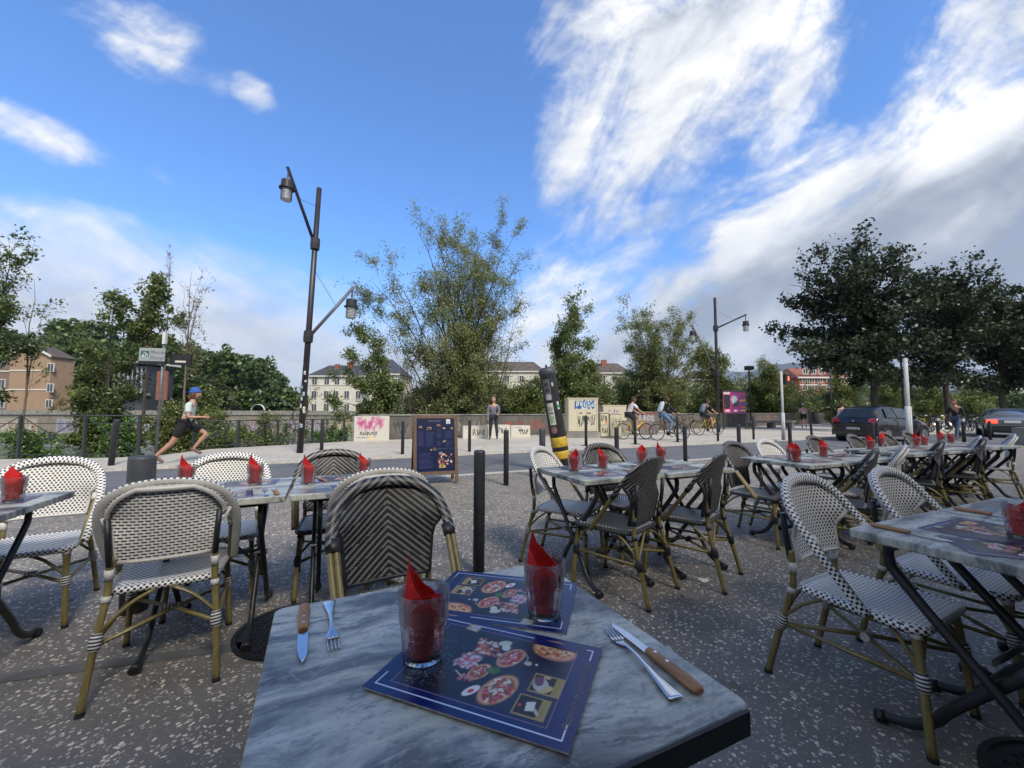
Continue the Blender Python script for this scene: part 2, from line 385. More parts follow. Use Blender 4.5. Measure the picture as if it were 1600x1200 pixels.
# ------------------------------------------------------------------ mesh helpers
def tag(o, label=None, cat=None, group=None, kind=None):
    if label: o['label'] = label
    if cat: o['category'] = cat
    if group: o['group'] = group
    if kind: o['kind'] = kind
    return o
def empty(name, loc=(0, 0, 0), rz=0.0):
    o = bpy.data.objects.new(name, None); C.objects.link(o); o.location = loc; o.rotation_euler = (0, 0, rz); o.empty_display_size = .1
    return o
def copy_tree(o, parent=None):
    kids = list(o.children)
    c = o.copy(); C.objects.link(c); c.parent = parent
    for ch in kids: copy_tree(ch, c)
    return c
def smooth_path(pts, n=4):
    P = [Vector(p) for p in pts]; out = []
    for i in range(len(P)-1):
        a = P[max(i-1, 0)]; b = P[i]; c = P[i+1]; d = P[min(i+2, len(P)-1)]
        for k in range(n):
            t = k/n
            out.append(.5*((2*b)+(c-a)*t+(2*a-5*b+4*c-d)*t*t+(3*b-a-3*c+d)*t**3))
    out.append(P[-1]); return out
class MB:
    def __init__(s): s.v = []; s.f = []; s.uv = []; s.mi = []
    def face(s, idx, uv=None, mi=0):
        s.f.append(tuple(idx)); s.uv.append(uv or [(0, 0)]*len(idx)); s.mi.append(mi)
    def box(s, c, d, rz=0.0, mi=0, taper=1.0, rot=None):
        x, y, z = d[0]/2, d[1]/2, d[2]/2; b = len(s.v)
        M3 = rot if rot is not None else Matrix.Rotation(rz, 3, 'Z')
        for sz in (-1, 1):
            t = taper if sz > 0 else 1.0
            for sx, sy in ((-1, -1), (1, -1), (1, 1), (-1, 1)):
                p = M3@Vector((sx*x*t, sy*y*t, sz*z)); s.v.append((p.x+c[0], p.y+c[1], p.z+c[2]))
        for q in ((3, 2, 1, 0), (4, 5, 6, 7), (0, 1, 5, 4), (1, 2, 6, 5), (2, 3, 7, 6), (3, 0, 4, 7)):
            w = d[0] if q[0] in (0, 2) else d[1]
            s.face([b+i for i in q], [(0, 0), (w, 0), (w, d[2]), (0, d[2])], mi)
        return s
    def tube(s, pts, r, n=8, caps=True, mi=0, up=(0, 0, 1), flat=None, uvfront=False):
        """flat=(a,b): elliptical section, a along the in-plane normal, b along the binormal"""
        P = [Vector(p) for p in pts]; m = len(P); rr = r if isinstance(r, (list, tuple)) else [r]*m
        L = 0; b0 = len(s.v); prev = None
        for i, p in enumerate(P):
            t = (P[min(i+1, m-1)]-P[max(i-1, 0)])
            if t.length < 1e-9: t = Vector((0, 0, 1))
            t.normalize()
            if i: L += (P[i]-P[i-1]).length
            if prev is None:
                a = Vector(up).cross(t)
                if a.length < 1e-3: a = Vector((1, 0, 0)).cross(t)
                a.normalize()
            else: a = (prev-t*prev.dot(t)).normalized()
            prev = a; b = t.cross(a)
            for k in range(n+1):
                th = 2*pi*k/n
                fa, fb = flat if flat else (rr[i], rr[i])
                q = p+a*(cos(th)*fa)+b*(sin(th)*fb); s.v.append(tuple(q))
            s._L = L
            if i:
                l0 = L-(P[i]-P[i-1]).length
                per = 2*pi*(max(flat) if flat else max(rr[i], .002))
                A = b0+(i-1)*(n+1); B = b0+i*(n+1)
                for k in range(n):
                    u0, u1 = per*k/n, per*(k+1)/n
                    if uvfront:      # plain on the back half
                        mid = (k+.5)/n
                        if mid > .5: u0 = u1 = -1.0
                    s.face((A+k, A+k+1, B+k+1, B+k), [(u0, l0), (u1, l0), (u1, L), (u0, L)], mi)
        if caps:
            s.face([b0+k for k in range(n)][::-1], None, mi); e = b0+(m-1)*(n+1); s.face([e+k for k in range(n)], None, mi)
        return s
    def lathe(s, prof, c=(0, 0, 0), n=16, mi=0, f=None):
        b = len(s.v); m = len(prof)
        for r, z in prof:
            for k in range(n):
                th = 2*pi*k/n; q = r*(f(th, z) if f else 1)
                s.v.append((c[0]+q*cos(th), c[1]+q*sin(th), c[2]+z))
        for i in range(m-1):
            for k in range(n):
                k2 = (k+1) % n
                s.face((b+i*n+k, b+i*n+k2, b+(i+1)*n+k2, b+(i+1)*n+k), [(k/n, prof[i][1]), ((k+1)/n, prof[i][1]), ((k+1)/n, prof[i+1][1]), (k/n, prof[i+1][1])], mi)
        if prof[0][0] > 1e-5: s.face([b+k for k in range(n)][::-1], None, mi)
        if prof[-1][0] > 1e-5: s.face([b+(m-1)*n+k for k in range(n)], None, mi)
        return s
    def grid(s, rows, uvs=None, mi=0, flip=False):
        b = len(s.v); m = len(rows); n = len(rows[0])
        for r in rows: s.v += [tuple(p) for p in r]
        for i in range(m-1):
            for k in range(n-1):
                q = [(i, k), (i, k+1), (i+1, k+1), (i+1, k)]
                if flip: q = q[::-1]
                s.face([b+i_*n+k_ for i_, k_ in q], [uvs[i_][k_] for i_, k_ in q] if uvs else None, mi)
        return s
    def prism(s, poly, z0, z1, mi=0):
        b = len(s.v); n = len(poly)
        s.v += [(p[0], p[1], z0) for p in poly]+[(p[0], p[1], z1) for p in poly]
        s.face([b+i for i in range(n)][::-1], None, mi); s.face([b+n+i for i in range(n)], None, mi)
        for i in range(n):
            j = (i+1) % n; s.face((b+i, b+j, b+n+j, b+n+i), None, mi)
        return s
    def mesh(s, name, mat, smooth=False):
        me = bpy.data.meshes.new(name); me.from_pydata(s.v, [], s.f)
        ul = me.uv_layers.new(name='UVMap'); flat = [c for f in s.uv for q in f for c in q]
        ul.data.foreach_set('uv', flat)
        for mm in (mat if isinstance(mat, (list, tuple)) else [mat]): me.materials.append(mm)
        me.polygons.foreach_set('material_index', s.mi)
        if smooth:
            me.polygons.foreach_set('use_smooth', [len(f) == 4 for f in s.f])
        me.update(); return me
    def build(s, name, mat, parent=None, smooth=False, loc=None, rz=None):
        o = bpy.data.objects.new(name, s.mesh(name, mat, smooth)); C.objects.link(o)
        if parent is not None: o.parent = parent
        if loc is not None: o.location = loc
        if rz is not None: o.rotation_euler = (0, 0, rz)
        return o
def share(o, name, parent, loc=(0, 0, 0), rot=(0, 0, 0), scale=None):
    c = bpy.data.objects.new(name, o.data); C.objects.link(c); c.parent = parent; c.location = loc; c.rotation_euler = rot
    if scale: c.scale = scale
    return c
def npmesh(name, V, F, mat, rnd=None, smooth=False):
    """fast mesh from numpy: F (n,4) or (n,3)"""
    me = bpy.data.meshes.new(name); V = np.asarray(V, np.float32); F = np.asarray(F, np.int32); k = F.shape[1]
    me.vertices.add(len(V)); me.vertices.foreach_set('co', V.ravel())
    me.loops.add(F.size); me.loops.foreach_set('vertex_index', F.ravel())
    me.polygons.add(len(F)); me.polygons.foreach_set('loop_start', np.arange(0, F.size, k, dtype=np.int32))
    me.update(calc_edges=True); me.materials.append(mat)
    if rnd is not None:
        a = me.attributes.new('rnd', 'FLOAT', 'POINT'); a.data.foreach_set('value', np.asarray(rnd, np.float32))
    if smooth: me.polygons.foreach_set('use_smooth', [True]*len(F))
    me.validate(); return me
def npobj(name, me, parent=None):
    o = bpy.data.objects.new(name, me); C.objects.link(o)
    if parent is not None: o.parent = parent
    return o

# ------------------------------------------------------------------ flat prints: a small painter on a vertex-coloured sheet
class Canvas:
    def __init__(s, w, h, nx, bg):
        s.w, s.h, s.nx = w, h, nx; s.ny = max(2, int(nx*h/w)); 
        s.x, s.y = np.meshgrid(np.linspace(0, w, s.nx), np.linspace(0, h, s.ny)); s.a = np.ones((s.ny, s.nx, 3))*np.array(bg)
        s.rng = np.random.RandomState(5)
    def put(s, m, c): s.a = s.a*(1-m[..., None])+np.array(c)*m[..., None]; return s
    def rect(s, x0, y0, x1, y1, c, al=1.0): return s.put(((s.x >= x0)*(s.x <= x1)*(s.y >= y0)*(s.y <= y1)).astype(float)*al, c)
    def frame(s, x0, y0, x1, y1, t, c):
        m = ((s.x >= x0)*(s.x <= x1)*(s.y >= y0)*(s.y <= y1)); k = ((s.x > x0+t)*(s.x < x1-t)*(s.y > y0+t)*(s.y < y1-t)); return s.put((m & ~k).astype(float), c)
    def line(s, pts, t, c, al=1.0):
        m = np.zeros_like(s.x)
        for (x0, y0), (x1, y1) in zip(pts[:-1], pts[1:]):
            dx, dy = x1-x0, y1-y0; L = dx*dx+dy*dy+1e-12
            k = np.clip(((s.x-x0)*dx+(s.y-y0)*dy)/L, 0, 1); d = np.hypot(s.x-x0-k*dx, s.y-y0-k*dy)
            m = np.maximum(m, np.clip((t-d)/(t*.4)+.5, 0, 1))
        return s.put(m*al, c)
    def ell(s, cx, cy, rx, ry, a, c, soft=.15, al=1.0):
        ca, sa = cos(a), sin(a); X_ = ((s.x-cx)*ca+(s.y-cy)*sa)/rx; Y_ = (-(s.x-cx)*sa+(s.y-cy)*ca)/ry
        return s.put(np.clip((1-np.hypot(X_, Y_))/soft, 0, 1)*al, c)
    def poly(s, pts, c, al=1.0):
        m = np.ones_like(s.x, bool)
        for (x0, y0), (x1, y1) in zip(pts, pts[1:]+pts[:1]): m &= ((x1-x0)*(s.y-y0)-(y1-y0)*(s.x-x0)) >= 0
        return s.put(m.astype(float)*al, c)
    def speck(s, x0, y0, x1, y1, n, r, cols, al=.9):
        for i in range(n):
            s.ell(s.rng.uniform(x0, x1), s.rng.uniform(y0, y1), r*s.rng.uniform(.5, 1.4), r*s.rng.uniform(.4, 1), s.rng.uniform(0, 3), cols[s.rng.randint(len(cols))], .5, al)
        return s
    def scrib(s, x0, y0, x1, y1, n, t, c, seed=1, al=.9):
        r = np.random.RandomState(seed); w = (x1-x0)/n
        for i in range(n):
            cx = x0+(i+.5)*w; k = r.randint(4); ph = r.uniform(0, 6); pts = []
            for j in range(9):
                th = ph+j*r.uniform(.45, .8); pts.append((cx+cos(th)*w*.5*r.uniform(.5, 1), (y0+y1)/2+sin(th*(1+.4*k))*(y1-y0)*.5*r.uniform(.6, 1)))
            s.line(pts, t, c, al)
        return s
    def build(s, name, mat, place, parent=None, warp=None):
        """place(x,y)->3 numpy arrays"""
        X_, Y_, Z_ = place(s.x, s.y); V = np.stack([X_, Y_, Z_], -1).reshape(-1, 3)
        i = np.arange(s.ny*s.nx).reshape(s.ny, s.nx); F = np.stack([i[:-1, :-1], i[:-1, 1:], i[1:, 1:], i[1:, :-1]], -1).reshape(-1, 4)
        me = npmesh(name, V, F, mat); a = me.attributes.new('col', 'FLOAT_COLOR', 'POINT')
        col = np.ones((s.ny*s.nx, 4), np.float32); col[:, :3] = np.clip(s.a, 0, 1).reshape(-1, 3); a.data.foreach_set('color', col.ravel())
        return npobj(name, me, parent)
def text_mesh(name, body, size, mat, parent, mw, shear=0.0, spacing=1.0, extrude=.0002):
    cu = bpy.data.curves.new(name, 'FONT'); cu.body = body; cu.size = size; cu.shear = shear; cu.space_character = spacing; cu.extrude = extrude; cu.resolution_u = 2
    t = bpy.data.objects.new(name, cu); C.objects.link(t); dg = bpy.context.evaluated_depsgraph_get(); dg.update()
    me = bpy.data.meshes.new_from_object(t.evaluated_get(dg)); bpy.data.objects.remove(t)
    me.materials.clear(); me.materials.append(mat); me.transform(mw)
    return npobj(name, me, parent)

# ------------------------------------------------------------------ street frame: s along the kerb, n across it away from the viewer
ANG = R(24.5); CA, SA = cos(ANG), sin(ANG)
def sn(s, n, z=0.0): return Vector((s*CA-n*SA, s*SA+n*CA, z))

# ------------------------------------------------------------------ ground and setting
def sheet(name, poly, z, mat, label=None):
    mb = MB(); mb.v = [(p[0], p[1], z) for p in poly]; mb.face(range(len(poly)))
    return tag(mb.build(name, mat), label, kind='structure')
def slab(name, poly, z0, z1, mat): return tag(MB().prism(poly, z0, z1).build(name, mat), kind='structure')
WL = [(-60, -3.5), (-16.2, 7.2), (-13.2, 9.6), (-9.15, 10.35), (-9.05, 12.4), (-5.9, 15.9), (2.5, 20.75), (15.3, 29.5), (31.5, 40.6), (75, 70), (160, 128)]
s2 = lambda s, n: tuple(sn(s, n)[:2])
slab('terrace_pavement', [s2(-40, -6), s2(22.5, -6), s2(22.5, 7.26), s2(-40, 7.26)], -.5, 0, M['terrace'])
slab('kerb', [s2(-40, 7.26), s2(22.5, 7.26), s2(22.5, 7.41), s2(-40, 7.41)], -.5, .006, M['kerb'])
slab('road', [s2(-45, 7.2), s2(24, 7.2), s2(22.6, -8), s2(150, -8), s2(150, 12.5), s2(-45, 12.0)], -.6, -.07, M['asphalt'])
slab('kerb', [s2(-45, 11.05), s2(62, 11.05), s2(62, 11.2), s2(-45, 11.2)], -.5, .004, M['kerb'])
pv = [s2(-45, 11.2), s2(62, 11.2), (160, 100), (160, 128)]+WL[::-1][1:]
slab('far_pavement', pv, -.5, 0, M['pave'])
# our bank, the river and the far bank
rng = np.random.RandomState(3)
def terrain():
    xs = np.concatenate([np.linspace(-420, -60, 19), np.linspace(-54, 60, 58), np.linspace(70, 620, 30)])
    # rows: offset from wall line outward
    wx = np.array([w[0] for w in WL]); wy = np.array([w[1] for w in WL])
    offs = [0, 1.2, 3, 5, 7, 9, 12, 16]; zz = [-.30, -.6, -1.3, -2.3, -3.4, -4.4, -5.4, -6.2]
    rows = []
    for o, z in zip(offs, zz):
        y = np.interp(xs, wx, wy); y = np.where(xs < -60, -3.5+(xs+60)*.1, y); y = np.where(xs > 160, 128+(xs-160)*.8, y)
        rows.append([(x, yy_+o, z+(rng.rand()-.5)*.25*(o > 0)) for x, yy_ in zip(xs, y)])
    MB().grid(rows, flip=True).build('river_bank_terrain', M['earth'], smooth=True)
terrain(); tag(bpy.data.objects['river_bank_terrain'], kind='structure')
sheet('river_water', [(-900, -400), (2500, -400), (2500, 2600), (-900, 2600)], -5.3, M['water'])
def farbank():
    # opposite bank: shore, then ground level behind the embankment wall; the far bank runs roughly parallel to ours
    a, b = Vector((-420, 62, 0)), Vector((60, 74, 0))
    pts = [(-420, 60), (-130, 66), (20, 74), (70, 92), (160, 150), (700, 620)]
    back = [(3500, 2600), (3500, 5200), (-3500, 5200), (-3500, 60)]
    mb = MB(); mb.v = []
    n = len(pts)
    for (x, y), z in [(p, -5.5) for p in pts]+[((p[0], p[1]+9), -4.6) for p in pts]+[((p[0], p[1]+14), -4.2) for p in pts]: mb.v.append((x, y, z))
    for r_ in (0, 1):
        for i in range(n-1): mb.face((r_*n+i, r_*n+i+1, (r_+1)*n+i+1, (r_+1)*n+i))
    tag(mb.build('far_shore', M['gravel'], smooth=False), kind='structure')
    poly = [(p[0], p[1]+14.3) for p in pts]+back
    mb = MB().prism(poly, -6, .2); tag(mb.build('far_bank_ground', M['earth']), kind='structure')
    return pts
FB = farbank()
# embankment wall across the river with its coping and painted tags
def emb():
    w = empty('embankment_wall', (-100, 80, -5)); tag(w, 'long pale embankment wall across the river with painted tags', 'wall')
    off = Vector((100, -80, 5))
    segs = [((-420, 74.3), (-130, 80.2)), ((-130, 80.2), (20, 88.2)), ((20, 88.2), (70, 106.2)), ((70, 106.2), (160, 164))]
    body = MB(); cop = MB()
    for (x0, y0), (x1, y1) in segs:
        L = math.hypot(x1-x0, y1-y0); a = math.atan2(y1-y0, x1-x0)
        body.box(((x0+x1)/2+100, (y0+y1)/2-80, 5-2.5), (L, .6, 5.0), a); cop.box(((x0+x1)/2+100, (y0+y1)/2-80-.05, 5+.45), (L, .9, .9), a)
    body.build('wall_face', M['bankwall'], w); cop.build('coping', M['concrete'], w)
    cols = [(.32, .32, .33), (.28, .07, .05), (.12, .17, .30), (.20, .15, .24), (.05, .05, .05), (.40, .40, .38), (.30, .17, .08)]
    def gr(x0, x1, seed, colr, z0=-4.0, z1=-.4):
        # panel of graffiti painted on the wall between x0 and x1 (wall segment 1 or 2)
        def wy(x): return np.where(x < -130, 74.3+(x+420)/290*5.9, 80.2+(x+130)/150*8.0)
        cv = Canvas(x1-x0, z1-z0, 110, (.20, .185, .15)); cv.rng = np.random.RandomState(seed)
        cv.rect(.3, .3, (x1-x0)-.3, (z1-z0)-.4, tuple(c*.7 for c in colr), .45)
        cv.scrib(.5, .5, x1-x0-.5, z1-z0-.6, 4+seed % 3, .16, cols[(seed*3) % 7], seed); cv.scrib(.5, .5, x1-x0-.5, z1-z0-.6, 5, .09, cols[(seed*5+2) % 7], seed+4)
        o = cv.build('graffiti', M['paint'], lambda x, y: (x0+x+100, wy(x0+x)-80-.36+0*x, z0+y+5), w)
    for i, (a, b, c) in enumerate([(-112, -104, (.6, .6, .62)), (-103, -94, (.55, .5, .5)), (-91, -84, (.5, .5, .55)), (-81, -72, (.12, .3, .65)), (-70, -64, (.5, .5, .42)), (-62, -56, (.5, .48, .45)),
                                   (-54, -48, (.55, .09, .08)), (-47, -39, (.5, .48, .52)), (-38, -31, (.5, .4, .25)), (-30, -22, (.6, .5, .35))]): gr(a, b, i+1, c)
emb()
# joint strip and covers in the terrace
tag(MB().box((0, 0, .003), (14, .07, .006)).build('joint_strip', M['strip'], loc=(-1.28-7*cos(R(16)), 2.18-7*sin(R(16)), 0), rz=R(16)), kind='structure')
M['iron'] = plain('cast iron cover', (.030, .030, .032), .55, .6, var=.35, vscale=40, bmp=.3)
def cover(p, label, r=.30):
    o = empty('cast_iron_cover', (p[0], p[1], 0)); tag(o, label, 'cover', 'round iron covers set in the terrace')
    MB().lathe([(r, 0), (r, .012), (r-.02, .014), (r-.025, .006), (r-.05, .006)], n=48).build('rim', M['iron'], o, smooth=False)
    MB().lathe([(r-.05, .001), (r-.05, .009), (0, .009)], n=40).build('plate', M['iron'], o)
    mb = MB()
    for i in range(-7, 8):
        for j in range(-7, 8):
            x, y = i*.032, j*.032
            if math.hypot(x, y) < r-.06: mb.box((x, y, .011), (.02, .009, .004), R(45) if (i+j) % 2 else R(-45))
    o2 = mb.build('tread_pattern', M['iron'], o); tag(o2, kind='stuff')
cover((-1.18, 2.33), 'round cast iron cover in the terrace under the left pair of joined tables')
cover((1.82, 1.28), 'round cast iron cover in the terrace under the near right table')
lt = MB(); lt.lathe([(.034, .0), (.036, .002), (0, .003)], n=11, f=lambda t, z: 1+.25*sin(3*t+1)+.15*sin(5*t))
tag(lt.build('paper_scrap', plain('white scrap', (.72, .72, .70), .8, var=.05), loc=(1.36, 2.98, .002)), 'small white paper scrap lying on the terrace by the middle chairs', 'litter')
# ------------------------------------------------------------------ the restaurant front behind the viewer (casts the terrace shade)
def restaurant():
    o = empty('restaurant_front', tuple(sn(0, -4.6))); o.rotation_euler = (0, 0, ANG); tag(o, 'rendered restaurant front with a dark awning, standing behind the terrace', 'building')
    mw = plain('facade render', (.30, .27, .23), .85, var=.15, vscale=1.5); ma = plain('awning canvas', (.035, .05, .10), .8, var=.1)
    mg = plain('shop glass', (.03, .035, .04), .08, var=0)
    wall = MB()
    for i in range(-6, 7):     # piers and floors around openings
        wall.box((i*3.2, -.2, 1.5), (1.0, .4, 3.0))
    wall.box((0, -.2, 3.3), (39.4, .4, .6))
    for fl in range(1):
        z = 3.6+fl*3.1
        for i in range(-6, 7): wall.box((i*3.2, -.2, z+1.55), (1.9, .4, 3.1))
        wall.box((0, -.2, z+.45), (39.38, .38, .9)); wall.box((0, -.2, z+2.85), (39.36, .36, .5))
    wall.box((0, -4, 3.3), (39.3, 7, 6.6)); wall.build('wall', mw, o)
    for i in range(-6, 6):
        w = MB().box((i*3.2+1.6, -.3, 1.5), (2.2, .06, 3.0)).build('shop_window', mg, o)
    for fl in range(1):
        for i in range(-6, 6): MB().box((i*3.2+1.6, -.3, 3.6+fl*3.1+1.75), (1.3, .06, 1.7)).build('window', mg, o)
    aw = MB(); aw.grid([[(-9, 0, 3.25), (9, 0, 3.25)], [(-9, 2.35, 2.72), (9, 2.35, 2.72)], [(-9, 2.36, 2.52), (9, 2.36, 2.52)]]); aw.grid([[(-9, 0, 3.23), (9, 0, 3.23)], [(-9, 2.33, 2.70), (9, 2.33, 2.70)]], flip=True)
    aw.build('awning', ma, o)
    MB().box((0, -4, 6.85), (39.8, 8.4, .4)).build('roof', mw, o)
restaurant()

# ------------------------------------------------------------------ chairs
def chair_proto(kind):
    W = kind == 'white'
    root = empty('bistro_chair')
    rimM, backM, seatM, wrapM = (M['rim'], M['dots'], M['dots'], M['creamwrap']) if W else (M['chevron'], M['chevron'], M['chevseat'], M['blackwrap'])
    lashM = M['stripes'] if W else M['blackwrap']
    half = [(.250, .075, .44), (.262, -.01, .55), (.270, -.095, .665), (.263, -.165, .76), (.228, -.222, .842), (.155, -.258, .893), (.075, -.272, .912), (0, -.276, .917)]
    full = smooth_path([(-x, y, z) for x, y, z in half]+half[::-1][1:], 5)
    if not W: cut = [p for p in full if p.z > .672]
    else: cut = full
    # hoop with a binding; section wide in the hoop plane
    mb = MB(); P = cut; n = 14; L = 0; b0 = 0; rows = []; uvs = []
    wid, thk = (.026, .014) if W else (.026, .015)
    for i, p in enumerate(P):
        t = (P[min(i+1, len(P)-1)]-P[max(i-1, 0)]).normalized()
        if i: L += (P[i]-P[i-1]).length
        nrm = Vector((0, .86, .5)); nrm = (nrm-t*nrm.dot(t)).normalized(); rad = nrm.cross(t).normalized()
        c0 = Vector((0, -.1, .66)); 
        if rad.dot(p-c0) < 0: rad = -rad
        rows.append([]); uvs.append([]); per = 0
        for k in range(n+1):
            th = 2*pi*k/n-pi*.16
            rr = rad*(cos(th)*wid)+nrm*(sin(th)*thk)
            rows[-1].append(p+rr)
            front = (k <= n*.66)
            if W: uvs[-1].append((k*.0076, L) if front else (-1.0, L))
            else: uvs[-1].append(((p+rr).x, (p+rr).z))
    mb.grid(rows, uvs)
    mb.face(list(range(n))[::-1]); e = (len(P)-1)*(n+1); mb.face([e+k for k in range(n)])
    hoop = mb.build('back_hoop', rimM, root, smooth=True)
    # backrest panel
    def w_(z):
        a = (.186 if W else .202)+.02*(z-.56)/.16
        hz = [(.72, .268), (.76, .262), (.80, .250), (.842, .222), (.87, .190), (.893, .150), (.907, .10), (.914, .05)]
        if z < .70: return a
        hoopw = np.interp(z, [q[0] for q in hz], [q[1] for q in hz])-.012
        k = min(1, (z-.70)/.055); return a*(1-k)+hoopw*k
    def y_(x, z):
        # centre line leans back; sides wrap forward
        yc = -.215-.075*(z-.55)/.36
        yh = np.interp(z, [.66, .76, .842, .893, .912], [-.095, -.165, -.222, -.258, -.272])
        k = min(1, max(0, (z-.66)/.10)); t = min(1, (abs(x)/.265))**2.4
        base = yc+.55*x*x
        return base*(1-t*k)+(yh)*t*k
    mb = MB(); zb_ = .565 if W else .495; zs = list(np.linspace(zb_, .70, 5))+list(np.linspace(.715, .912, 13)); nx = 14
    rows, uv = [], []
    for z in zs:
        w = w_(z); rows.append([(x, y_(x, z)+.004, z) for x in np.linspace(-w, w, nx+1)]); uv.append([(x, z) for x in np.linspace(-w, w, nx+1)])
    mb.grid(rows, uv, mi=0, flip=True)
    rows2 = [[(p[0], p[1]-.010, p[2]) for p in r] for r in rows]
    mb.grid(rows2, uv, mi=1)
    # edge band closing the sheet
    edge = [r[0] for r in rows][::-1]+rows[0]+[r[-1] for r in rows]
    back = mb.build('backrest', [backM, M['lines'] if W else backM], root, smooth=True)
    loop = [Vector((x, y_(x, z)-.001, z)) for z, x in [(z, -w_(z)) for z in zs[:9][::-1]]]+[Vector((x, y_(x, zb_-.003), zb_-.003)) for x in np.linspace(-w_(zb_), w_(zb_), 7)]+[Vector((x, y_(x, z)-.001, z)) for z, x in [(z, w_(z)) for z in zs[:9]]]
    MB().tube(loop, .0105 if W else .009, 6).build('backrest_binding', M['creamwrap'] if W else M['blackwrap'], back, smooth=True)
    if W:   # cream outer binding arc behind the panel
        arc = [Vector((x, y_(x, z)-.016, z)) for z, x in [(z, -(w_(z)-.022)) for z in zs[7:17]]]+[Vector((x, y_(x, zs[16])-.016, zs[16]-.001)) for x in (-.05, 0, .05)]+[Vector((x, y_(x, z)-.016, z)) for z, x in [(z, (w_(z)-.022)) for z in zs[7:17][::-1]]]
        MB().tube(arc, .011, 6).build('arch_binding', M['creamwrap'], back, smooth=True)
    # seat
    def rsq(w1, w2, y0, y1, r=.06, k=6):
        pts = []
        for cx, cy, a0 in ((w2-r, y1-r, 0), (-(w2-r), y1-r, 90), (-(w1-r), y0+r, 180), (w1-r, y0+r, 270)):
            for j in range(k+1):
                a = R(a0+90*j/k); pts.append((cx+r*cos(a), cy+r*sin(a)))
        return pts
    out = rsq(.205, .232, -.205, .235)
    mb = MB(); rings = []; N = len(out)
    for sc, z in ((1, .446), (.86, .452), (.6, .447), (.3, .443), (.05, .442)):
        rings.append([(p[0]*sc, .015+(p[1]-.015)*sc, z) for p in out]+[(out[0][0]*sc, .015+(out[0][1]-.015)*sc, z)])
    mb.grid(rings, [[(p[0], p[1]) for p in r] for r in rings])
    mb.face([mb_i for mb_i in range(4*(N+1), 4*(N+1)+N)], [(p[0], p[1]) for p in rings[-1][:-1]])
    under = [[(p[0], p[1], .432) for p in rings[0]], [(0, .015, .432)]*(N+1)]
    mb.grid(under, [[(p[0], p[1]) for p in r] for r in under], flip=True)
    seat = mb.build('seat', seatM, root, smooth=True)
    MB().tube([(p[0], p[1], .438) for p in out]+[(out[0][0], out[0][1], .438)], .0165, 8, caps=False).build('seat_rim', rimM if W else M['blackrim'], seat, smooth=True)
    # legs
    t = .0150
    def leg(pts, nm='leg'):
        L_ = MB().tube(smooth_path(pts, 4), t, 8).build(nm, M['bamboo'], root, smooth=True); p0 = Vector(pts[0]); p1 = Vector(pts[1])
        MB().tube([p0-(p1-p0).normalized()*.001, p0+(p1-p0).normalized()*.016], t+.002, 8).build('foot_cap', M['black'], L_)
        # lashing round the leg at stretcher height
        def at(z):
            P_ = smooth_path(pts, 8)
            for a, b in zip(P_[:-1], P_[1:]):
                if a.z <= z <= b.z: return a.lerp(b, (z-a.z)/(b.z-a.z))
            return P_[-1]
        MB().tube([at(.225), at(.232), at(.25), at(.27), at(.285), at(.292)], [t+.002, t+.006, t+.0085, t+.0085, t+.006, t+.002], 9).build('lashing', lashM, L_, smooth=True)
        MB().tube([at(.405), at(.43)], t+.004, 8).build('joint_wrap', wrapM, L_, smooth=True)
        return L_, at
    fl = []; bl = []
    for sx in (-1, 1):
        fl.append(leg([(sx*.235, .245, 0), (sx*.222, .226, .25), (sx*.210, .208, .43)]))
        l_, at_ = leg([(sx*.238, -.335, 0), (sx*.222, -.275, .24), (sx*.204, -.228, .42), (sx*.200, -.222, .50), (sx*.199, -.232, .60)]); bl.append((l_, at_))
        MB().tube([at_(.50), at_(.545)], t+.004, 8).build('joint_wrap', wrapM, l_, smooth=True)
        MB().tube([(sx*.199, -.232, .56), (sx*.204, -.246, .66), (sx*.212, -.252, .77)], .0135, 8).build('back_post', M['blackwrap'], root, smooth=True)
        # arms
        inner = [(.236, .085, .425), (.246, -.005, .545), (.252, -.088, .655), (.249, -.128, .705)]
        arm = [(sx*x, y, z) for x, y, z in inner]
        a_ = MB().tube(smooth_path(arm, 4), .0135, 8).build('arm', M['bamboo'], root, smooth=True)
        if not W:
            arm2 = [(sx*(x+.026), y-.006, z+.004) for x, y, z in inner]
            MB().tube(smooth_path(arm2, 4), .0135, 8).build('arm', M['bamboo'], root, smooth=True)
            MB().tube([(sx*.264, -.10, .67), (sx*.262, -.135, .715)], .031, 9, flat=(.031, .019)).build('joint_wrap', wrapM, a_, smooth=True)
        else:
            MB().tube([(sx*.251, -.09, .66), (sx*.249, -.118, .70)], .0175, 8).build('joint_wrap', wrapM, a_, smooth=True)
        # side stretcher and braces
        MB().tube([fl[-1][1](.255), at_(.255)], .0095, 6).build('stretcher', M['bamboo'], root, smooth=True)
        for (lg, y0) in ((fl[-1][1], .12), (at_, -.09)):
            p = lg(.285); MB().tube(smooth_path([p, (p.x*.98, (p.y+y0)/2, .375), (sx*.205, y0, .43)], 3), .0085, 6).build('brace', M['bamboo'], root, smooth=True)
    for L2 in (fl, bl):
        a, b = L2[0][1](.29), L2[1][1](.29)
        for p, e in ((a, -1), (b, 1)):
            MB().tube(smooth_path([p, (p.x*.55, p.y*.93, .385), (e*.03, p.y*.84, .428)], 3), .0085, 6).build('brace', M['bamboo'], root, smooth=True)
    c = Vector((0, -.02, .262))
    cr = MB().tube([fl[0][1](.25), c, bl[1][1](.25)], .0095, 6).build('cross_stretcher', M['bamboo'], root, smooth=True)
    MB().tube([fl[1][1](.245), c-Vector((0, 0, .012)), bl[0][1](.245)], .0095, 6).build('cross_stretcher', M['bamboo'], root, smooth=True)
    MB().tube([c+Vector((-.03, 0, -.004)), c+Vector((.03, 0, -.004))], .019, 8).build('lashing', lashM, cr, smooth=True)
    return root
